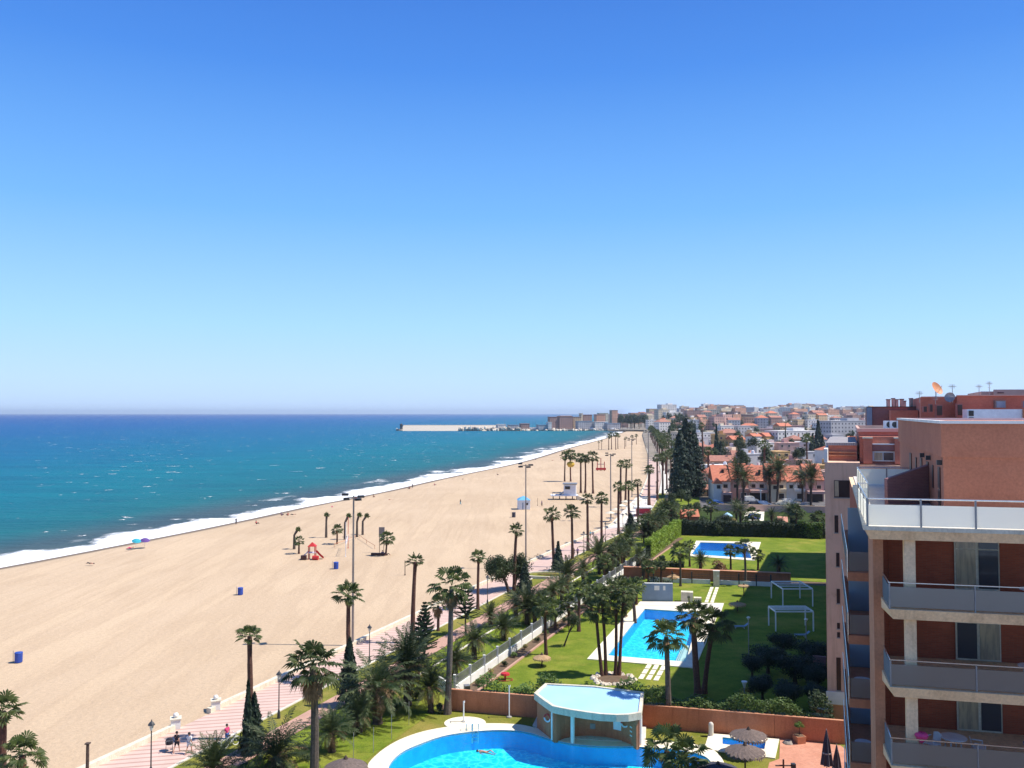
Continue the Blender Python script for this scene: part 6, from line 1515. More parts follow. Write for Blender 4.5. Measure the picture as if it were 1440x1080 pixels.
for p0, p1 in ((1226, 1257), (1270.5, 1282)):
    fbox('awning_box', 'brick_dull', p0, p1, 625, 633, -.1, .29); fbox('ledge', 'white_metal', p0, p1, 623.4, 624.9, -.2, .29)
    w_ = fbox('window', 'white_metal', p0, p1, 634, 648, .1, .28); fbox('curtain', 'curtain_glass', p0+2.5, p0+(p1-p0)*.45, 636, 646.5, .05, .099, w_); fbox('pane', 'window_glass', p0+(p1-p0)*.5, p1-2, 636, 646.5, .05, .099, w_)
zr2 = ZA(607, 82); bx2('upper_wall', 'brick_red', 2.9, 22, 4.6, 26, zt2-.3, zr2); bx2('roof_deck', 'concrete', 3.1, 21.8, 4.8, 25.8, zr2, zr2+.03)
for a0, a1, b0, b1 in ((2.8, 22, 4.5, 4.8), (2.8, 3.05, 4.8, 26), (2.8, 22, 25.8, 26.1)): bx2('coping', 'pink_render', a0, a1, b0, b1, zr2+.031, zr2+.35)
# machines on that roof
for i, (px, y) in enumerate(((1249, 601), (1255, 603), (1263, 604), (1269, 602))):
    x, y_ = XA(px, 90), 90; z = zr2+.03; r_ = thing('air_conditioner', 'grey air conditioning unit on the red block roof, number %s from the left' % ('one', 'two', 'three', 'four')[i], 'air conditioner', (x, y_-i*.3, z))
    part('casing', MB().box((0, 0, .55), (.95, .4, .8)).mesh('casing', 'hut_white'), r_); part('fan_grille', MB().lathe((0, 0, 0), [(.01, .02), (.3, .02), (.32, 0)], 14).mesh('fan_grille', 'dark_metal'), r_, (0, -.21, .55), rot=(pi/2, 0, 0))
    for s in (-.35, .35): part('foot', MB().box((s, 0, .07), (.08, .4, .14)).mesh('foot', 'grey_metal'), r_)

# ============================================================ third block on the skyline
def blk(name, label, specs, base, cat='apartment building'):
    r_ = thing(name, label, cat, base)
    for nm, mat, px0, px1, d, dep, y0, y1 in specs:
        p = Vector((XA(px0, d), d)); q = Vector((XA(px1, d*(1-.12*(px1-px0)/1200)), d*(1-.12*(px1-px0)/1200)))
        u = (q-p).normalized(); e = Vector((sin(radians(22)), cos(radians(22))))*dep
        z1 = ZA(y0, d); z0 = 0 if y1 is None else ZA(y1, d)
        MB().prism([tuple(p), tuple(q), tuple(q+e), tuple(p+e)], z0, z1).build(nm, mat, r_)
    return r_
blk('apartment_building', 'dark slate brick block with a row of chimneys beyond the red block roof', [('wall', 'brick_dull', 1219, 1290, 118, 25, 572.4, None), ('parapet', 'dark_metal', 1218, 1290.5, 117.9, .3, 571.6, 572.6), ('red_wall', 'brick_red', 1252, 1291, 112, 5.9, 577, None), ('pilaster', 'slate_wall', 1218.5, 1226, 117.7, .19, 573, None)], (60, 118, 0))
blk('apartment_building', 'long red brick penthouse block on the skyline at the right', [('wall', 'brick_red', 1295, 1700, 108, 20, 558.5, None), ('wall', 'brick_red', 1346, 1720, 106.5, 1.2, 556.5, None), ('coping', 'pink_render', 1295, 1346, 107.8, .19, 557.6, 558.7), ('coping', 'pink_render', 1345, 1720, 106.2, .28, 555.6, 556.6)], (75, 108, 0))
blk('apartment_building', 'pink terraced top of a farther block above the skyline roof at the right edge', [('wall', 'pink_render', 1380, 1700, 150, 20, 550.5, None), ('upper_wall', 'pink_render', 1398, 1700, 149, .9, 547.8, None), ('window', 'brick_dull', 1403, 1412, 148.8, .19, 551.2, 553.2), ('window', 'brick_dull', 1416, 1424, 148.8, .19, 551.2, 554.2)], (95, 150, 0))
sk = blk('apartment_building', 'white rendered roof house with three dark windows before the skyline block', [('wall', 'hut_white', 1360, 1440, 98, 5, 575.5, 600), ('wall', 'orange_render', 1438, 1640, 97, 6, 575, 600), ('window', 'interior_dark', 1362, 1369, 97.9, .09, 577.5, 585), ('window', 'interior_dark', 1375.5, 1384, 97.85, .1, 577, 584.5), ('window', 'interior_dark', 1390, 1400, 97.8, .1, 577, 585), ('window', 'interior_dark', 1362, 1369, 97.9, .09, 587, 592), ('window', 'interior_dark', 1375.5, 1384, 97.85, .1, 586.5, 592), ('window', 'interior_dark', 1390, 1400, 97.8, .1, 586.5, 592), ('lower_wall', 'orange_render', 1280, 1640, 99, 8, 592, None)], (75, 98, 0))
for px0, px1, y0, y1 in ((1298, 1303, 571, 580), (1307, 1311, 568, 580), (1316, 1325, 569, 586), (1345, 1353, 567.5, 586), (1399, 1414, 563.5, 574), (1436, 1452, 563, 574)):
    p = AT(px0, y0, 105.6); k = 105.6/FPX; w_ = (px1-px0)*k; h = (y1-y0)*k
    r_ = thing('roof_vent' if px0 < 1390 else 'roof_window', 'dark opening in the brick penthouse wall below the skyline' if px0 < 1390 else 'shuttered grey window of the skyline penthouse', 'window', (p.x, p.y, p.z-h), 'dark openings in the skyline penthouse' if px0 < 1390 else 'grey windows of the skyline penthouse')
    part('frame', MB().box((w_/2, .1, h/2), (w_, .4, h)).mesh('frame', 'brick_dull' if px0 < 1390 else 'pole_metal'), r_); part('pane', MB().box((w_/2, -.12, h/2), (w_*.8, .06, h*.8)).mesh('pane', 'interior_dark' if px0 < 1390 else 'slate_wall'), r_)
# chimneys, dishes, aerials
for i, (px, w_, t) in enumerate(((1249, 4.5, 562), (1256, 3.6, 560.5), (1260.5, 4.5, 562), (1268, 4.5, 561.5), (1271.5, 3.8, 564), (1281, 4, 560.5))):
    k = 120/FPX; z0, z1 = ZA(573, 120), ZA(t, 120); r_ = thing('chimney', 'brick chimney on the dark block, %s from the left' % ('first', 'second', 'third', 'fourth', 'fifth', 'last, darkest,')[i], 'chimney', (XA(px, 120), 120, z0))
    part('stack', MB().box((0, 0, (z1-z0)/2), (w_*k*.8, .5, z1-z0)).mesh('stack', 'pink_render' if i < 5 else 'concrete'), r_); part('cap', MB().box((0, 0, z1-z0), (w_*k, .6, .14)).mesh('cap', 'brick_dull'), r_)
def aerial(px, base, top, label, d=104, kind=0):
    z0, z1 = ZA(base, d), ZA(top, d); r_ = thing('tv_aerial', label, 'aerial', (XA(px, d), d, z0)); h = z1-z0
    part('mast', MB().tube([(0, 0, 0), (0, 0, h)], .035, 6).mesh('mast', 'grey_metal'), r_)
    mb = MB(); mb.tube([(-.5, 0, h-.25), (.5, 0, h-.25)], .025, 5)
    for k in range(5): x = -.45+k*.22; mb.tube([(x, -.3, h-.25), (x, .3, h-.25)], .018, 4); mb.tube([(x, 0, h-.5), (x, 0, h)], .018, 4)
    if kind: mb.tube([(-.35, 0, h*.55), (.35, 0, h*.55)], .025, 5)
    part('antenna', mb.mesh('antenna', 'grey_metal'), r_, rot=(0, 0, .5))
aerial(1293, 566, 550, 'aerial with crossed bars left of the orange dish'); aerial(1315.5, 568, 557, 'short thin aerial right below the orange dish', kind=1)
aerial(1339.5, 566, 540.5, 'tall aerial behind the grey dish'); aerial(1377, 556, 541, 'thin aerial mast near the pink block, left one', 120); aerial(1391.5, 556, 536.5, 'tall aerial mast near the pink block, right one', 120, 1)
def dish(px, py, R, label, mat, yaw, tilt, d=104, base=560):
    c_ = AT(px, py, d); r_ = thing('satellite_dish', label, 'satellite dish', (c_.x, c_.y, ZA(base, d))); z = c_.z-ZA(base, d)
    MBp = MB().lathe((0, 0, 0), [(R, R*.28), (R*.8, R*.17), (R*.5, R*.06), (.02, 0)], 26); ob = part('dish', MBp.mesh('dish', mat, True), r_, (0, 0, z), rot=(tilt, 0, yaw))
    part('mast', MB().tube([(0, 0, 0), (0, 0, z)], .06, 8).mesh('mast', 'grey_metal'), r_); part('feed_arm', MB().tube([(R*.8, 0, .2), (.1, 0, R*1.0)], .03, 5).mesh('feed_arm', 'grey_metal'), r_, (0, 0, z), rot=(tilt, 0, yaw))
dish(1316, 547, .85, 'orange satellite dish on a mast above the brick penthouse', 'dish_orange', radians(30), radians(62), base=561)
dish(1336, 559, .6, 'grey satellite dish beside the tall aerial', 'grey_metal', radians(-40), radians(75), base=566)
g = G(1098, 960); wall_run('wall_stub', 'dim red brick screen wall in the shade beside the beige block', gp(1143, 951), gp(1162, 953), 2.2, .3, 'brick_dull', None)

# a further block on the same line; its shadow lies on the third lawn
B4 = thing('apartment_building', 'beige block farther back along the gardens, its shadow on the third lawn', 'apartment building', (68, 158, 0))
def L4(a, b_): p = C2+r2*(a+2.0)+e2*(b_+76); return (p.x, p.y)
MB().prism([L4(0, 0), L4(16, 0), L4(16, 27), L4(0, 27)], 0, 22.5).build('wall', 'beige_render', B4); ring([L4(-.2, -.2), L4(16.2, -.2), L4(16.2, 27.2), L4(-.2, 27.2)], [L4(.2, .2), L4(15.8, .2), L4(15.8, 26.8), L4(.2, 26.8)], 22.5, 23.4).build('parapet', 'orange_pale', B4)
for i in range(7):
    MB().prism([L4(-1.3, 3), L4(-.001, 3), L4(-.001, 24), L4(-1.3, 24)], 2.8+3*i, 3.1+3*i).build('balcony_slab', 'cream', B4); MB().wall(L4(-1.3, 3), L4(-1.3, 24), 3.1+3*i, 4.1+3*i, .03).build('glass_panel', 'glass_grey', B4)
    for b0 in (4, 10, 16, 21): MB().prism([L4(-.05, b0), L4(.02, b0), L4(.02, b0+2), L4(-.05, b0+2)], .2+3*i, 2.4+3*i).build('window', 'interior_dark', B4)
# ============================================================ ground sheets with openings for the pools
import bmesh
def inside(p, poly):
    c = False; n = len(poly)
    for i in range(n):
        a, b_ = poly[i], poly[i-1]
        if (a[1] > p[1]) != (b_[1] > p[1]) and p[0] < (b_[0]-a[0])*(p[1]-a[1])/(b_[1]-a[1])+a[0]: c = not c
    return c
def holed(name, mat, poly, z, kind='structure'):
    loops = [poly]+[h for h in HOLES if all(inside(q, poly) for q in h)]
    bm = bmesh.new(); eds = []
    for l in loops:
        vs = [bm.verts.new((q[0], q[1], z)) for q in l]
        eds += [bm.edges.new((vs[i-1], vs[i])) for i in range(len(vs))]
    bmesh.ops.triangle_fill(bm, use_beauty=True, use_dissolve=False, edges=eds, normal=(0, 0, 1))
    me = bpy.data.meshes.new(name); bm.to_mesh(me); bm.free(); me.materials.append(MATS[mat])
    o = bpy.data.objects.new(name, me); COL.objects.link(o)
    return tag(o, kind=kind)
holed('garden_ground', 'soil', [(prom(-60), -60), (120, -60), (160, 60), (330, 262), pline(262, 0), pline(200, 0), pline(150, 0), pline(90, 0), pline(40, 0)], -.012)
holed('lawn', 'lawn_dry', [pline(40, 19.2), (10, 25), (32, 55), (wallR.x+8.2, wallR.y-2.0), (wallL.x-3.2, wallL.y+.79)], .02, 'stuff')
w2L, w2R = G(868, 810), G(1175, 826)
holed('lawn', 'lawn_green', [(wallL.x-3.2, wallL.y+.79), (wallR.x+12, wallR.y-2.93), (w2R.x+3, w2R.y), (w2L.x, w2L.y), pline(128, 20.85), pline(100, 20.85), pline(89, 20.85)], .024, 'stuff')
holed('lawn', 'lawn_green', [gp(880, 803), gp(1176, 820), gp(1172, 753), gp(957, 749)], .028, 'stuff')
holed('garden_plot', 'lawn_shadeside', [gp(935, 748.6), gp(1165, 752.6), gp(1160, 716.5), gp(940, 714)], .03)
holed('road', 'asphalt', [gp(985, 713), gp(1175, 716), gp(1175, 702), gp(985, 701)], .034)
# ============================================================ tiled terrace row, road and cars
def roof_gable(x0, x1, y0, y1, z, h, over=.4):
    return MB().add([(x0-over, y0-over, z), (x1+over, y0-over, z), (x1+over, y1+over, z), (x0-over, y1+over, z), (x0-over, (y0+y1)/2, z+h), (x1+over, (y0+y1)/2, z+h)], [(0, 1, 5, 4), (2, 3, 4, 5), (0, 4, 3), (1, 2, 5), (3, 2, 1, 0)])
def roof_hip(x0, x1, y0, y1, z, h, over=.4):
    k = min(x1-x0, y1-y0)*.5
    return MB().add([(x0-over, y0-over, z), (x1+over, y0-over, z), (x1+over, y1+over, z), (x0-over, y1+over, z), (x0+k, (y0+y1)/2, z+h), (x1-k+.01, (y0+y1)/2, z+h)], [(0, 1, 5, 4), (2, 3, 4, 5), (0, 4, 3), (1, 2, 5), (3, 2, 1, 0)])
tx0, td = XA(1001, 275), 275.0
RZ = radians(-6)
labs = ['left end house of the orange tiled terrace, with white gabled wing', 'second house of the orange tiled terrace, with small dark dormer', 'middle house of the orange tiled terrace, with dark open carport', 'fourth house of the orange tiled terrace, behind the tallest date palm', 'fifth house of the orange tiled terrace, with dark upper windows', 'right end house of the orange tiled terrace, beside the beige block']
uw = (XA(1162, 268)-tx0)/6
for i in range(6):
    x = tx0+uw*(i+.5); y = td-i*.8
    r_ = thing('terrace_house', labs[i], 'house', (x, y, 0), None, RZ)
    w_ = uw*.5-.01; zev = 6.4 if i % 2 == 0 else 7.0; wallm = ['wall_white', 'wall_pink', 'wall_white', 'wall_cream', 'wall_white', 'wall_pink'][i]
    def P_(nm, mb, mat, par=None): o = part(nm, mb.mesh(nm, mat), par or r_); return o
    fr = [0, .8, 1.6, 0, .9, .3][i]
    P_('wall', MB().prism([(-w_, fr), (w_, fr), (w_, 11), (-w_, 11)], 0, zev), wallm)
    rf = P_('roof', MB().add([(-w_-.0, fr-.6, zev-.1), (w_+.0, fr-.6, zev-.1), (w_+.0, 6.5, zev+4.6), (-w_-.0, 6.5, zev+4.6), (-w_, 11.4, zev+.2), (w_, 11.4, zev+.2), (-w_, fr-.6, zev-.35), (w_, fr-.6, zev-.35)], [(0, 1, 2, 3), (3, 2, 5, 4), (0, 3, 4, 6), (1, 7, 5, 2), (6, 7, 1, 0)]), 'roof_tile')
    P_('dormer', MB().box((w_*.3, 3.4, zev+2.6), (.7, 1.2, 1.4)), 'interior_dark', rf); P_('chimney', MB().box((-w_*.6, 7.2, zev+4.6), (.7, .7, 1.4)), 'wall_cream', rf)
    if i in (0, 3): P_('wing_wall', MB().prism([(-w_, fr-3), (-w_*.1, fr-3), (-w_*.1, fr-.01), (-w_, fr-.01)], 0, 5.6), wallm); P_('wing_roof', MB().add([(-w_-.3, fr-3.4, 5.61), (-w_*.1+.3, fr-3.4, 5.61), (-w_*.1+.3, fr+1, 5.61), (-w_-.3, fr+1, 5.61), (-w_*.55, fr-3.4, 7.3), (-w_*.55, fr+1.5, 7.3)], [(0, 1, 4), (1, 2, 5, 4), (3, 0, 4, 5), (3, 2, 1, 0)]), 'roof_tile')
    yf = fr-.03
    for k, (wx, wz, ww, wh) in enumerate(((w_*.45, 4.2, 1.5, 1.3), (w_*.45, 1.2, 1.9, 2.0), (-w_*.45, 4.2, 1.3, 1.3))):
        yy = fr-3.03 if (i in (0, 3) and wx < 0) else yf
        f_ = P_('window', MB().box((wx, yy, wz+.4), (ww, .12, wh)), 'cream_light' if k != 1 else 'white_paint'); P_('pane', MB().box((wx, yy-.07, wz+.4), (ww*.84, .05, wh*.84)), 'interior_dark', f_)
    if i in (2, 5): P_('carport', MB().prism([(-w_+.2, fr-3.2), (w_-.2, fr-3.2), (w_-.2, fr-.05), (-w_+.2, fr-.05)], 2.7, 3.5), 'wall_pink'); P_('carport_opening', MB().box((0, fr-.1, 1.3), (w_*1.7, .1, 2.6)), 'interior_dark')
    elif i == 0: P_('garage', MB().box((w_*.4, fr-2.4, 1.4), (3.2, 4.4, 2.8)), 'wall_pink'); P_('garage_door', MB().box((w_*.4, fr-4.65, 1.15), (2.4, .1, 2.1)), 'door_brown')
    else: P_('balcony', MB().prism([(-.5, fr-1.4), (w_-.1, fr-1.4), (w_-.1, fr-.04), (-.5, fr-.04)], 3.1, 4.0), wallm)
def car(px, py, mat, label, rz=0.0, van=False):
    g = G(px, py, .04); r_ = thing('parked_car', label, 'van' if van else 'car', g, 'cars parked before the tiled terrace', rz)
    L_, W_, h1, h2 = (4.2, 1.75, .85, 1.45) if not van else (4.4, 1.8, 1.0, 1.9)
    prof = [(-L_/2, .35), (-L_/2, h1*.95), (-L_*.42, h1), (-L_*.3, h2*.97), (-L_*.05, h2), (L_*.14, h2*.97), (L_*.27, h1+.03), (L_*.46, h1*.86), (L_/2, h1*.6), (L_/2, .35)]
    if van: prof[2] = (-L_*.48, h1); prof[3] = (-L_*.46, h2*.96)
    n = len(prof); mb = MB(); mb.v = [(x, -W_/2*(1 if z < h1+.05 else .86), z) for x, z in prof]+[(x, W_/2*(1 if z < h1+.05 else .86), z) for x, z in prof]
    mb.f = [tuple(range(n)), tuple(range(2*n-1, n-1, -1))]+[(i, i+n, (i+1) % n+n, (i+1) % n) for i in range(n)]
    part('body', mb.mesh('body', mat), r_)
    for s in (-1, 1):
        part('side_window', MB().add([(-L_*.31, s*W_*.465, h1+.04), (L_*.22, s*W_*.465, h1+.04), (L_*.12, s*W_*.44, h2-.1), (-L_*.25, s*W_*.44, h2-.1)], [(0, 1, 2, 3)]).mesh('side_window', 'interior_dark'), r_)
        for x in (-L_*.3, L_*.31): part('wheel', MB().lathe((0, 0, 0), [(.01, -.1), (.31, -.1), (.31, .1), (.01, .1)], 14).mesh('wheel', 'dark_metal'), r_, (x, s*W_*.46, .31), rot=(pi/2, 0, 0))
        part('headlight', MB().box((L_/2, s*W_*.36, .62), (.08, .3, .16)).mesh('headlight', 'lamp_glass'), r_)
    part('windscreen', MB().add([(L_*.265, -W_*.42, h1+.06), (L_*.265, W_*.42, h1+.06), (L_*.155, W_*.38, h2-.08), (L_*.155, -W_*.38, h2-.08)], [(0, 1, 2, 3)]).mesh('windscreen', 'interior_dark'), r_)
car(1062, 712, 'parasol_grey', 'dark hatchback parked at the road before the carport'); car(1056, 706, 'plastic_white', 'white van parked under the carport', .1, True); car(1074, 711, 'hut_white', 'silver car right of the dark hatchback', .1); car(1100, 711, 'cream_light', 'cream car parked before the fourth terrace house'); car(1110, 710, 'plastic_white', 'white van between the tallest palm and the right palm pair', 0, True); car(1135, 713, 'grey_metal', 'grey car parked between the right pair of date palms'); car(1007, 710, 'cloth_blue', 'dark blue car at the left end of the terrace'); car(1041, 702, 'plastic_white', 'small white car behind the left palm pair', .3)
g = G(1070, 712); r_ = thing('street_lamp', 'white lamp post before the carport of the terrace', 'street lamp', g); part('pole', MB().tube([(0, 0, 0), (0, 0, 4.6)], .12, 6).mesh('pole', 'white_metal'), r_); part('lamp_head', MB().lathe((0, 0, 4.4), [(.15, 0), (.4, .3), (.05, .6)], 8).mesh('lamp_head', 'lamp_glass'), r_)
g = G(985, 698); r_ = thing('bungalow', 'low bungalow with long mossy roof left of the terrace and right of the conifers', 'house', g); x, y = 3, 3
part('wall', MB().box((x, y, 1.2), (9, 5, 2.4)).mesh('wall', 'wall_tan'), r_); part('roof', roof_hip(x-5, x+5, y-3, y+3, 2.4, 1.6).mesh('roof', 'roof_tile_dull'), r_); part('door', MB().box((x, y-2.55, 1.0), (1.2, .1, 2)).mesh('door', 'interior_dark'), r_)
# big dark conifers
GCN = 'big dark conifers left of the terrace'
conifer(957, 700, 606, 34, 'big dark conifer, left of the clump beside the promenade', BIGCONE[0], group=GCN, name='conifer_tree')
conifer(965, 699, 590, 34, 'tallest big dark conifer of the clump beside the promenade', BIGCONE[0], group=GCN, name='conifer_tree')
conifer(976, 697, 607, 36, 'big dark conifer right of the tallest one in the clump', BIGCONE[0], group=GCN, name='conifer_tree')
for px, d, top, w_, lb in ((1007, 420, 598, 13, 'slim tall cypress rising behind the left part of the terrace'), (1013, 400, 622, 14, 'lower green tree at the foot of the slim cypress'), (1150, 520, 592, 20, 'lone dark conifer above the right end of the terrace'), (1142, 480, 610, 16, 'dark tree joined to the left side of the lone conifer'), (1156, 500, 612, 14, 'dark tree joined to the right side of the lone conifer'), (1104, 620, 597, 4, 'pencil thin cypress in the middle of the town')):
    conifer(px, 0, top, w_, lb, CONE[0], d=d, z0=town_z(XA(px, d), d), name='conifer_tree')
for px, d, top, r, lb in ((987, 400, 598, 5, 'fan palm with a thick dark head left of the slim cypress'), (1075, 330, 625, 8, 'dark palm rising in the middle just behind the terrace'), (996, 320, 634, 7, 'fan palm standing left of the slim cypress, before orange roofs'), (1134, 400, 616, 8, 'brownish palm just left of the lone conifer')):
    palm(px, 0, px, top, r, lb, d=d, z0=town_z(XA(px, d), d), tr=.4, shag=.6)

# ============================================================ the town on the slope
rt = random.Random(99)
def place_words(px, d):
    col = 'by the far promenade' if px < 948 else 'above the big conifers' if px < 992 else 'around the slim cypress' if px < 1030 else 'behind the left palm pair' if px < 1065 else 'behind the tallest palm' if px < 1110 else 'around the lone conifer' if px < 1160 else 'beyond the beige block'
    row = 'near the terrace roofs' if d < 420 else 'on the lower slope' if d < 650 else 'half way up the slope' if d < 1050 else 'high on the slope' if d < 1700 else 'on the skyline ridge'
    return row+' '+col
FACM = {}
def town_house(px, d, w_, dep, floors, colr, roof, rz=0.0):
    x = XA(px, d); z = town_z(x, d); H_ = floors*3.0+.3
    big = w_ > 24
    kind = ('low' if floors < 3 else 'mid-height' if floors == 3 else 'tall')
    rw = {'flat': 'flat roof', 'gable': 'gable roof', 'hip': 'hipped roof'}[roof]
    lb = '%s %s %s with %s %s' % (colr, kind, 'block' if floors > 3 or big else 'house', rw, place_words(px, d))
    r_ = thing('apartment_block' if floors > 3 else 'town_house', lb, 'building' if floors > 3 else 'house', (x, d, z-1), lb, rz)
    far = d > 560
    part('wall', MB().box((0, dep/2, H_/2+.5), (w_, dep, H_+1)).mesh('wall', ('facade_' if far else 'wall_')+colr), r_)
    zt_ = H_+1
    if roof == 'flat':
        part('parapet', MB().box((0, dep/2, zt_+.2), (w_+.3, dep+.3, .4)).mesh('parapet', 'wall_'+colr), r_)
        if rt.random() < .65: part('roof_room', MB().box((w_*rt.uniform(-.3, .3), dep*.55, zt_+1.3), (w_*rt.uniform(.2, .35), dep*.35, 2.4)).mesh('roof_room', rt.choice(['wall_white', 'wall_'+colr, 'wall_cream'])), r_)
        if rt.random() < .3: part('water_tank', MB().lathe((w_*rt.uniform(-.35, .35), dep*.3, zt_+.4), [(.7, 0), (.7, 1.2), (.1, 1.5)], 8).mesh('water_tank', 'hut_white'), r_)
    else:
        f = roof_gable if roof == 'gable' else roof_hip
        rf = part('roof', f(-w_/2, w_/2, 0, dep, zt_, min(w_, dep)*.28).mesh('roof', rt.choice(['roof_tile', 'roof_tile_dull', 'roof_tile_dull'])), r_)
        part('chimney', MB().box((w_*.28, dep*.4, zt_+dep*.2), (.8, .8, 1.8)).mesh('chimney', 'wall_'+colr), rf)
    if not far:
        n = max(2, int(w_/3.6))
        for fl in range(floors):
            for k in range(n):
                if rt.random() < .2: continue
                wx = -w_/2+w_*(k+.5)/n; wz = 1+fl*3.0+1.7; ww = rt.choice((1.1, 1.4, 2.0))
                f_ = part('window', MB().box((wx, -.04, wz), (ww+.2, .1, 1.5)).mesh('window', 'cream_light'), r_); part('pane', MB().box((wx, -.1, wz), (ww, .06, 1.25)).mesh('pane', 'interior_dark'), f_)
        if rt.random() < .5: part('balcony', MB().box((w_*.2, -.6, 4.1), (w_*.35, 1.2, .9)).mesh('balcony', 'wall_'+colr), r_)
cols_near = ['white', 'cream', 'pink', 'tan', 'ochre', 'white', 'salmon', 'grey']
cols_far = ['white', 'cream', 'pink', 'salmon', 'white', 'grey', 'tan', 'cream', 'brown']
d = 318.0; cnt = 0
while d < 2650:
    pl = 984 if d < 420 else 972 if d < 560 else 945 if d < 800 else 925 if d < 1200 else 905
    pr = 1168 if d < 420 else 1182 if d < 700 else 1222
    x = XA(pl, d)+rt.uniform(0, 6); xe = XA(pr, d)
    while x < xe:
        fl = rt.choice((1, 2, 2, 2, 3)) if d < 500 else rt.choice((2, 2, 3, 3, 4)) if d < 1000 else rt.choice((2, 3, 4, 4, 5))
        w_ = rt.uniform(8, 13) if d < 700 else rt.uniform(11, 19) if d < 1300 else rt.uniform(18, 38)
        if rt.random() < .86:
            dep = rt.uniform(8, 13); dd_ = d+rt.uniform(-6, 6)
            near_cap = 4.6+town_z(x, dd_) if d < 360 else 99
            if d < 380: fl = min(fl, 2)
            town_house(PX(x+w_/2, dd_), dd_, w_, dep, fl, rt.choice(cols_near if d < 900 else cols_far), rt.choice(('flat', 'flat', 'flat', 'gable', 'hip')) if d < 1300 else 'flat', rt.choice((rt.uniform(-.2, .1), rt.uniform(.25, .6), rt.uniform(.25, .6)))); cnt += 1
        x += w_+rt.uniform(.8, 5 if d < 1000 else 3)
    d *= 1.105 if d < 700 else 1.125
print('town houses', cnt)
# ridge blocks seen against the sky
i = 0
px = 896
while px < 1225:
    d = rt.uniform(2350, 2700); w_ = rt.uniform(26, 60)
    gap = 1052 < px < 1078
    town_house(px, d, w_, 14, 2 if gap else rt.choice((3, 4, 5, 6)) if px > 935 else rt.choice((4, 5)), rt.choice(['brown', 'salmon', 'salmon', 'pink', 'tan', 'cream', 'brown']), 'flat', rt.uniform(.0, .6)); i += 1
    px += w_/d*FPX+rt.uniform(-.6, 2.2)
# trees among the houses
for i in range(95):
    d = 330*(1+rt.random()*3.2)**1.05; pl = 982 if d < 420 else 950 if d < 800 else 915
    px = rt.uniform(pl, 1200); x = XA(px, d); z = town_z(x, d); h = rt.uniform(5, 10); R = rt.uniform(2.6, 5.2)
    r_ = thing('town_tree', 'dark tree between houses '+place_words(px, d), 'tree', (x, d, z), 'dark trees between houses '+place_words(px, d))
    part('trunk', MB().tube([(0, 0, -.3), (0, 0, h*.7)], [.3, .2], 6).mesh('trunk', 'bark'), r_); part('crown', BLOB[2] if d > 500 else BLOB[i % 2], r_, (0, 0, h), rt.uniform(0, 6), (R, R, R*rt.uniform(.8, 1.3)))
for i in range(26):
    d = rt.uniform(640, 1500); x = prom(d)+rt.uniform(14, 60); px = PX(x, d); z = town_z(x, d); R = rt.uniform(4, 7)
    r_ = thing('street_tree', 'tall dark tree in the belt beside the far end of the promenade', 'tree', (x, d, z), 'dark tree belt at the far end of the promenade')
    part('trunk', MB().tube([(0, 0, -.3), (0, 0, 8)], [.4, .3], 6).mesh('trunk', 'bark'), r_); part('crown', BLOB[2], r_, (0, 0, 10), rt.uniform(0, 6), (R, R, R*1.2))
# hotels at the root of the harbour
for px, d, w_, fl, c_, lb in ((941, 1500, 30, 9, 'white', 'tall white hotel tower with pale balconies above the far promenade'), (934, 1480, 22, 7, 'cream', 'cream lower wing beside the white hotel tower'), (866, 1900, 34, 8, 'pink', 'pinkish tower block behind the harbour at the left end of the town'), (901, 2000, 50, 8, 'salmon', 'salmon stepped block at the left shoulder of the town skyline'), (918, 1900, 46, 6, 'pink', 'pink broad block on the left shoulder of the town skyline'), (928, 2100, 60, 7, 'tan', 'broad tan block forming the left hump of the town skyline'), (1196, 700, 40, 6, 'grey', 'large pale grey apartment block just left of the dark chimney block'), (1180, 760, 34, 5, 'white', 'white apartment block with blue grey bays left of the grey one'), (1120, 640, 34, 4, 'white', 'long white block in the middle right of the town')):
    x = XA(px, d); z = town_z(x, d) if px > 885 else 0; r_ = thing('hotel', lb, 'building', (x, d, z), None, .35)
    part('wall', MB().box((0, 8, fl*1.6), (w_, 16, fl*3.2)).mesh('wall', 'facade_'+c_), r_); part('roof_room', MB().box((w_*.15, 8, fl*3.2+1.3), (w_*.3, 8, 2.6)).mesh('roof_room', 'wall_'+c_), r_); part('parapet', MB().box((0, 8, fl*3.2+.25), (w_+.4, 16.4, .5)).mesh('parapet', 'wall_'+c_), r_)

# ============================================================ the harbour
DH = 1416.0
hx = lambda px, d=DH: XA(px, d)
tag(MB().prism([(hx(645), DH), (hx(880), DH+8), (hx(910), DH+20), (hx(910), DH+260), (hx(700), DH+220), (hx(645), DH+14)], -3, .9).build('quay', 'rock'), kind='structure')
bw = thing('breakwater', 'long pale concrete breakwater wall reaching into the sea', 'breakwater', (hx(628), DH, -1.3))
bmb = MB(); bmb.v = [(hx(564), DH-4, -3), (hx(700), DH-2, -3), (hx(700), DH+12, -3), (hx(564), DH+10, -3), (hx(567), DH+5, 7.6), (hx(700), DH+8, 7.6), (hx(700), DH+11, 7.6), (hx(567), DH+8, 7.6)]; bmb.f = [(3, 2, 1, 0), (4, 5, 6, 7), (0, 1, 5, 4), (1, 2, 6, 5), (2, 3, 7, 6), (3, 0, 4, 7)]; bmb.build('sea_wall_body', 'rock_pale', bw); MB().prism([(hx(566), DH+8.1), (hx(700), DH+11.1), (hx(700), DH+14), (hx(566), DH+11)], -3, 8.4).build('parapet', 'cream_light', bw)
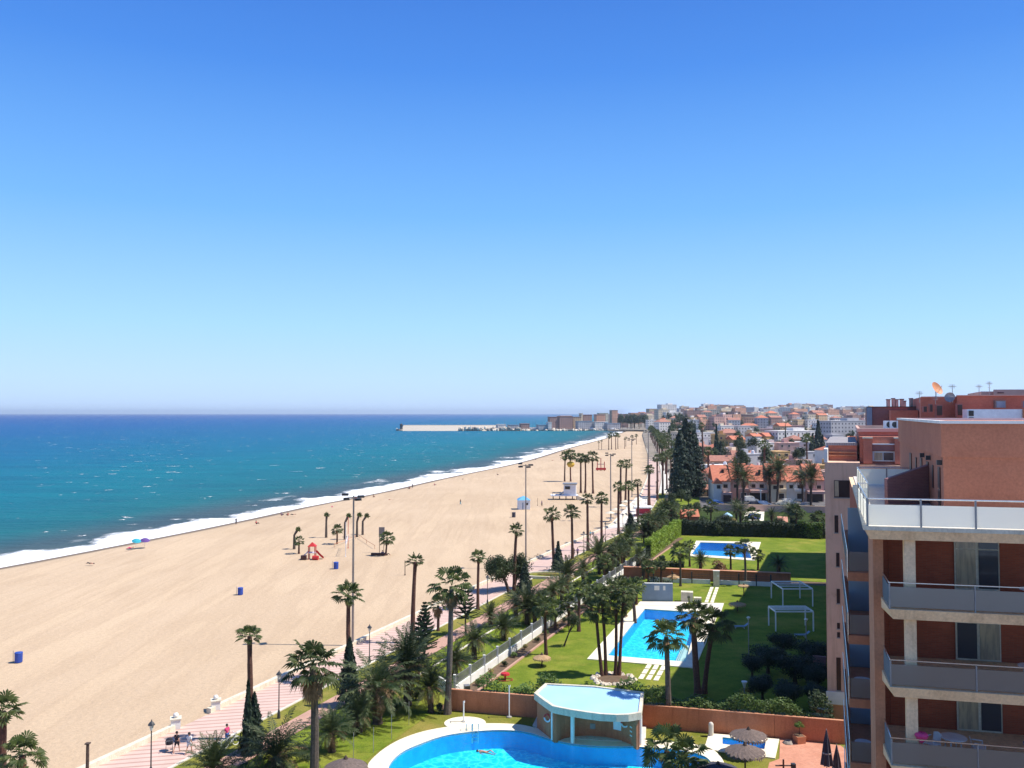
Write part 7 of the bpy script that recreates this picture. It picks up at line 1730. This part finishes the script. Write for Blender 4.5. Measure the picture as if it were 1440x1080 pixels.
r_ = thing('harbour_light', 'dark beacon house with white foot at the tip of the breakwater', 'beacon', (hx(562), DH, -1)); part('base', MB().lathe((0, 0, 0), [(6, 0), (5.5, 2.8), (.1, 3)], 12).mesh('base', 'rock'), r_); part('tower', MB().lathe((3, 0, 2.5), [(2.4, 0), (2.1, 5.5), (2.6, 5.6), (2.4, 8), (.1, 9.5)], 12).mesh('tower', 'dark_metal'), r_); part('foot', MB().lathe((-4.5, 0, 0), [(1.8, 0), (1.6, 4), (.1, 4.4)], 10).mesh('foot', 'white_paint'), r_)
RK = []
for s in range(3):
    mb = MB(); rr = random.Random(s+5); n = 7
    mb.lathe((0, 0, 0), [(.05, 1), (.7, .8), (1, .25), (.9, -.5)], n); mb.v = [(v[0]*rr.uniform(.75, 1.25), v[1]*rr.uniform(.75, 1.25), v[2]*rr.uniform(.7, 1.2)) for v in mb.v]; RK.append(mb.mesh('rock', 'rock_pale' if s else 'rock'))
for i in range(120):
    px = rt.uniform(645, 745) if i < 85 else rt.uniform(745, 872); o = bpy.data.objects.new('harbour_rock', RK[i % 3]); COL.objects.link(o)
    o.location = (hx(px), DH-rt.uniform(0, 7), -1+rt.uniform(0, 4.5 if px < 735 else 1)); o.scale = (rt.uniform(1.8, 4), rt.uniform(1.5, 3), rt.uniform(1.5, 3.6)); o.rotation_euler = (rt.uniform(-.3, .3), rt.uniform(-.3, .3), rt.uniform(0, 6)); tag(o, 'pale boulder piled along the foot of the harbour mole', 'rock', 'boulders along the harbour mole')
for px0, px1, y0, d, c_, lb in ((700, 712, 597.5, DH+6, 'white', 'white low harbour shed at the left among the boulders'), (716, 730, 598, DH+6, 'grey', 'dark low harbour shed left of the brown hall'), (733, 745, 596.5, DH+10, 'brown', 'small brown harbour house left of the brown hall'), (757, 770, 598, DH+5, 'grey', 'long dark boathouse just left of the brown hall'), (771, 776, 594.5, DH+4, 'white', 'white cube at the left corner of the brown hall'), (773, 786, 587, DH+40, 'brown', 'lower brown wing of the long harbour hall'), (786, 806, 586, DH+44, 'brown', 'long brown harbour hall with white roof light'), (788, 804, 585.3, DH+50, 'white', 'white roof structure on the brown harbour hall'), (806, 818, 587, DH+60, 'tan', 'tan harbour house right of the brown hall'), (820, 833, 584, DH+90, 'brown', 'brown harbour block beside the pale chimney tower'), (817.5, 819.5, 582, DH+80, 'cream', 'slim pale tower in the harbour'), (812, 834, 593, DH+20, 'grey', 'teal grey warehouse front on the quay'), (838, 852, 583.5, DH+120, 'salmon', 'salmon block behind the quay canopy'), (836, 856, 594, DH+22, 'white', 'white canopied quay building'), (853, 873, 596, DH+18, 'grey', 'dark green quay hall near the beach end'), (842, 856, 581.5, DH+400, 'cream', 'pale roofline just over the salmon block'), (860, 869, 577.5, DH+300, 'salmon', 'squat salmon tower over the quay hall'), (872, 884, 583, DH+200, 'brown', 'brown block between tower and tree belt')):
    h = ZA(y0, d); w_ = (px1-px0)/FPX*d; r_ = thing('harbour_building', lb, 'building', (XA((px0+px1)/2, d), d, .5), None, .3); part('wall', MB().box((0, 6, h/2), (w_, 12, h)).mesh('wall', 'facade_'+c_), r_); part('roof', MB().box((0, 6, h+.3), (w_+.8, 12.8, .6)).mesh('roof', 'roof_tile_dull' if c_ in ('brown', 'salmon', 'tan') else 'slate_wall' if c_ == 'grey' else 'wall_'+c_), r_)
for i in range(24):
    px = rt.uniform(872, 912); d = rt.uniform(1440, 1640); R = rt.uniform(6, 9); x = XA(px, d)
    r_ = thing('harbour_tree', 'tall dark tree in the belt between the quay and the town', 'tree', (x, d, 0), 'tree belt between the quay and the town'); part('trunk', MB().tube([(0, 0, -.3), (0, 0, 12)], [.5, .4], 6).mesh('trunk', 'bark'), r_); part('crown', BLOB[2], r_, (0, 0, 13+R*.4), rt.uniform(0, 6), (R, R, R*1.35))
YL = None
for i, (px, t) in enumerate(((738, 590), (744, 592), (749, 588), (753, 591), (762, 592), (726, 592), (709, 593), (833, 590), (847, 591), (862, 590))):
    d = DH+15+i % 3*6; x = XA(px, d); h = ZA(t, d)
    if YL is None:
        YL = thing('yacht', 'moored yacht with bare mast behind the harbour mole', 'boat', (x, d, 1), 'moored yachts behind the harbour mole')
        mb = MB(); P_ = [(-5, 0), (-4.6, 1.4), (0, 1.7), (3.5, 1.1), (5.2, 0), (3.5, -1.1), (0, -1.7), (-4.6, -1.4)]; mb.prism(P_, 0, 1.6); part('hull', mb.mesh('hull', 'plastic_white'), YL); part('cabin', MB().box((-.5, 0, 2.0), (4, 1.8, .9)).mesh('cabin', 'hut_white'), YL); part('mast', MB().tube([(.5, 0, 1.5), (.5, 0, 15)], .16, 6).mesh('mast', 'grey_metal'), YL); part('boom', MB().tube([(.5, 0, 3), (-4, 0, 3.1)], .12, 5).mesh('boom', 'grey_metal'), YL)
    else: copy_tree(YL, (x, d, 1), U(-.5, .5))
SUNE = 5.0; SKYS = .1; AIR = 1.0; DUST = .4; OZ = 3.0; SKYSAT = 1.1; SKYHUE = .5; EXPO = 0.46
SKYMIX = .93
SKYRAMP = [(0.0, (4.5, 6.0, 8.4)), (0.06, (4.2, 6.1, 8.6)), (0.16, (3.2, 5.7, 8.7)), (.36, (1.5, 3.9, 8.0)), (.6, (.6, 2.2, 6.6)), (.75, (.4, 1.6, 5.6)), (1.0, (.5, 1.4, 4.0))]
HAZE = 0.00006; HAZEC = (.72, .84, 1.0)
# ============================================================ camera, light, sky
cam = bpy.data.objects.new('camera', bpy.data.cameras.new('camera')); COL.objects.link(cam)
cam.data.sensor_width = 36; cam.data.lens = FPX/1440*36; cam.location = (0, 0, H)
cam.rotation_euler = (pi/2+TH, 0, 0); cam.data.clip_end = 90000; cam.data.clip_start = .5
scene.camera = cam
EL = radians(56.5); sv = Vector((.998*cos(EL), -.05*cos(EL), sin(EL)))
sun = bpy.data.objects.new('sun', bpy.data.lights.new('sun', 'SUN')); COL.objects.link(sun)
sun.data.energy = SUNE; sun.data.angle = radians(.5); sun.data.color = (1, .94, .85)
sun.rotation_euler = sv.to_track_quat('Z', 'Y').to_euler(); sun.location = (40, 0, 80)
w = bpy.data.worlds.new('World'); scene.world = w; w.use_nodes = True; nt = w.node_tree
bg = nt.nodes['Background']; sky = N(nt, 'ShaderNodeTexSky', sky_type='NISHITA'); sky.sun_disc = False
sky.sun_elevation = EL; sky.sun_rotation = atan2(sv.x, sv.y); sky.air_density = AIR; sky.dust_density = DUST; sky.ozone_density = OZ; sky.altitude = 0
hs = N(nt, 'ShaderNodeHueSaturation'); hs.inputs['Saturation'].default_value = SKYSAT; hs.inputs['Hue'].default_value = SKYHUE
nt.links.new(sky.outputs[0], hs.inputs['Color']); tcw = N(nt, 'ShaderNodeTexCoord'); sxw = N(nt, 'ShaderNodeSeparateXYZ'); nt.links.new(tcw.outputs['Generated'], sxw.inputs[0])
low = ramp(nt, SKYRAMP, mth(nt, 'MULTIPLY', sxw.outputs[2], 1.6, True))
skc = mixc(nt, SKYMIX, hs.outputs[0], low)
nt.links.new(skc, bg.inputs[0]); bg.inputs[1].default_value = SKYS
scene.view_settings.view_transform = 'Standard'; scene.view_settings.look = 'None'
scene.view_settings.exposure = EXPO; scene.view_settings.gamma = 1; scene.view_settings.use_curve_mapping = False
if HAZE:
    hm = bpy.data.materials.new('haze'); hm.use_nodes = True; hn = hm.node_tree; hn.nodes.remove(hn.nodes['Principled BSDF'])
    pv = hn.nodes.new('ShaderNodeVolumePrincipled'); pv.inputs['Density'].default_value = HAZE; pv.inputs['Color'].default_value = (*HAZEC, 1); pv.inputs['Anisotropy'].default_value = .2
    hn.links.new(pv.outputs[0], hn.nodes['Material Output'].inputs['Volume']); MATS['haze'] = hm
    hb = MB().box((0, 13500, 50), (80000, 30000, 110)).build('haze', 'haze'); tag(hb, kind='stuff'); hb.display_type = 'WIRE'
    scene.cycles.volume_bounces = 0
scene.render.engine = 'CYCLES'
scene.cycles.max_bounces = 6; scene.cycles.diffuse_bounces = 3; scene.cycles.glossy_bounces = 2; scene.cycles.transparent_max_bounces = 12; scene.cycles.transmission_bounces = 4
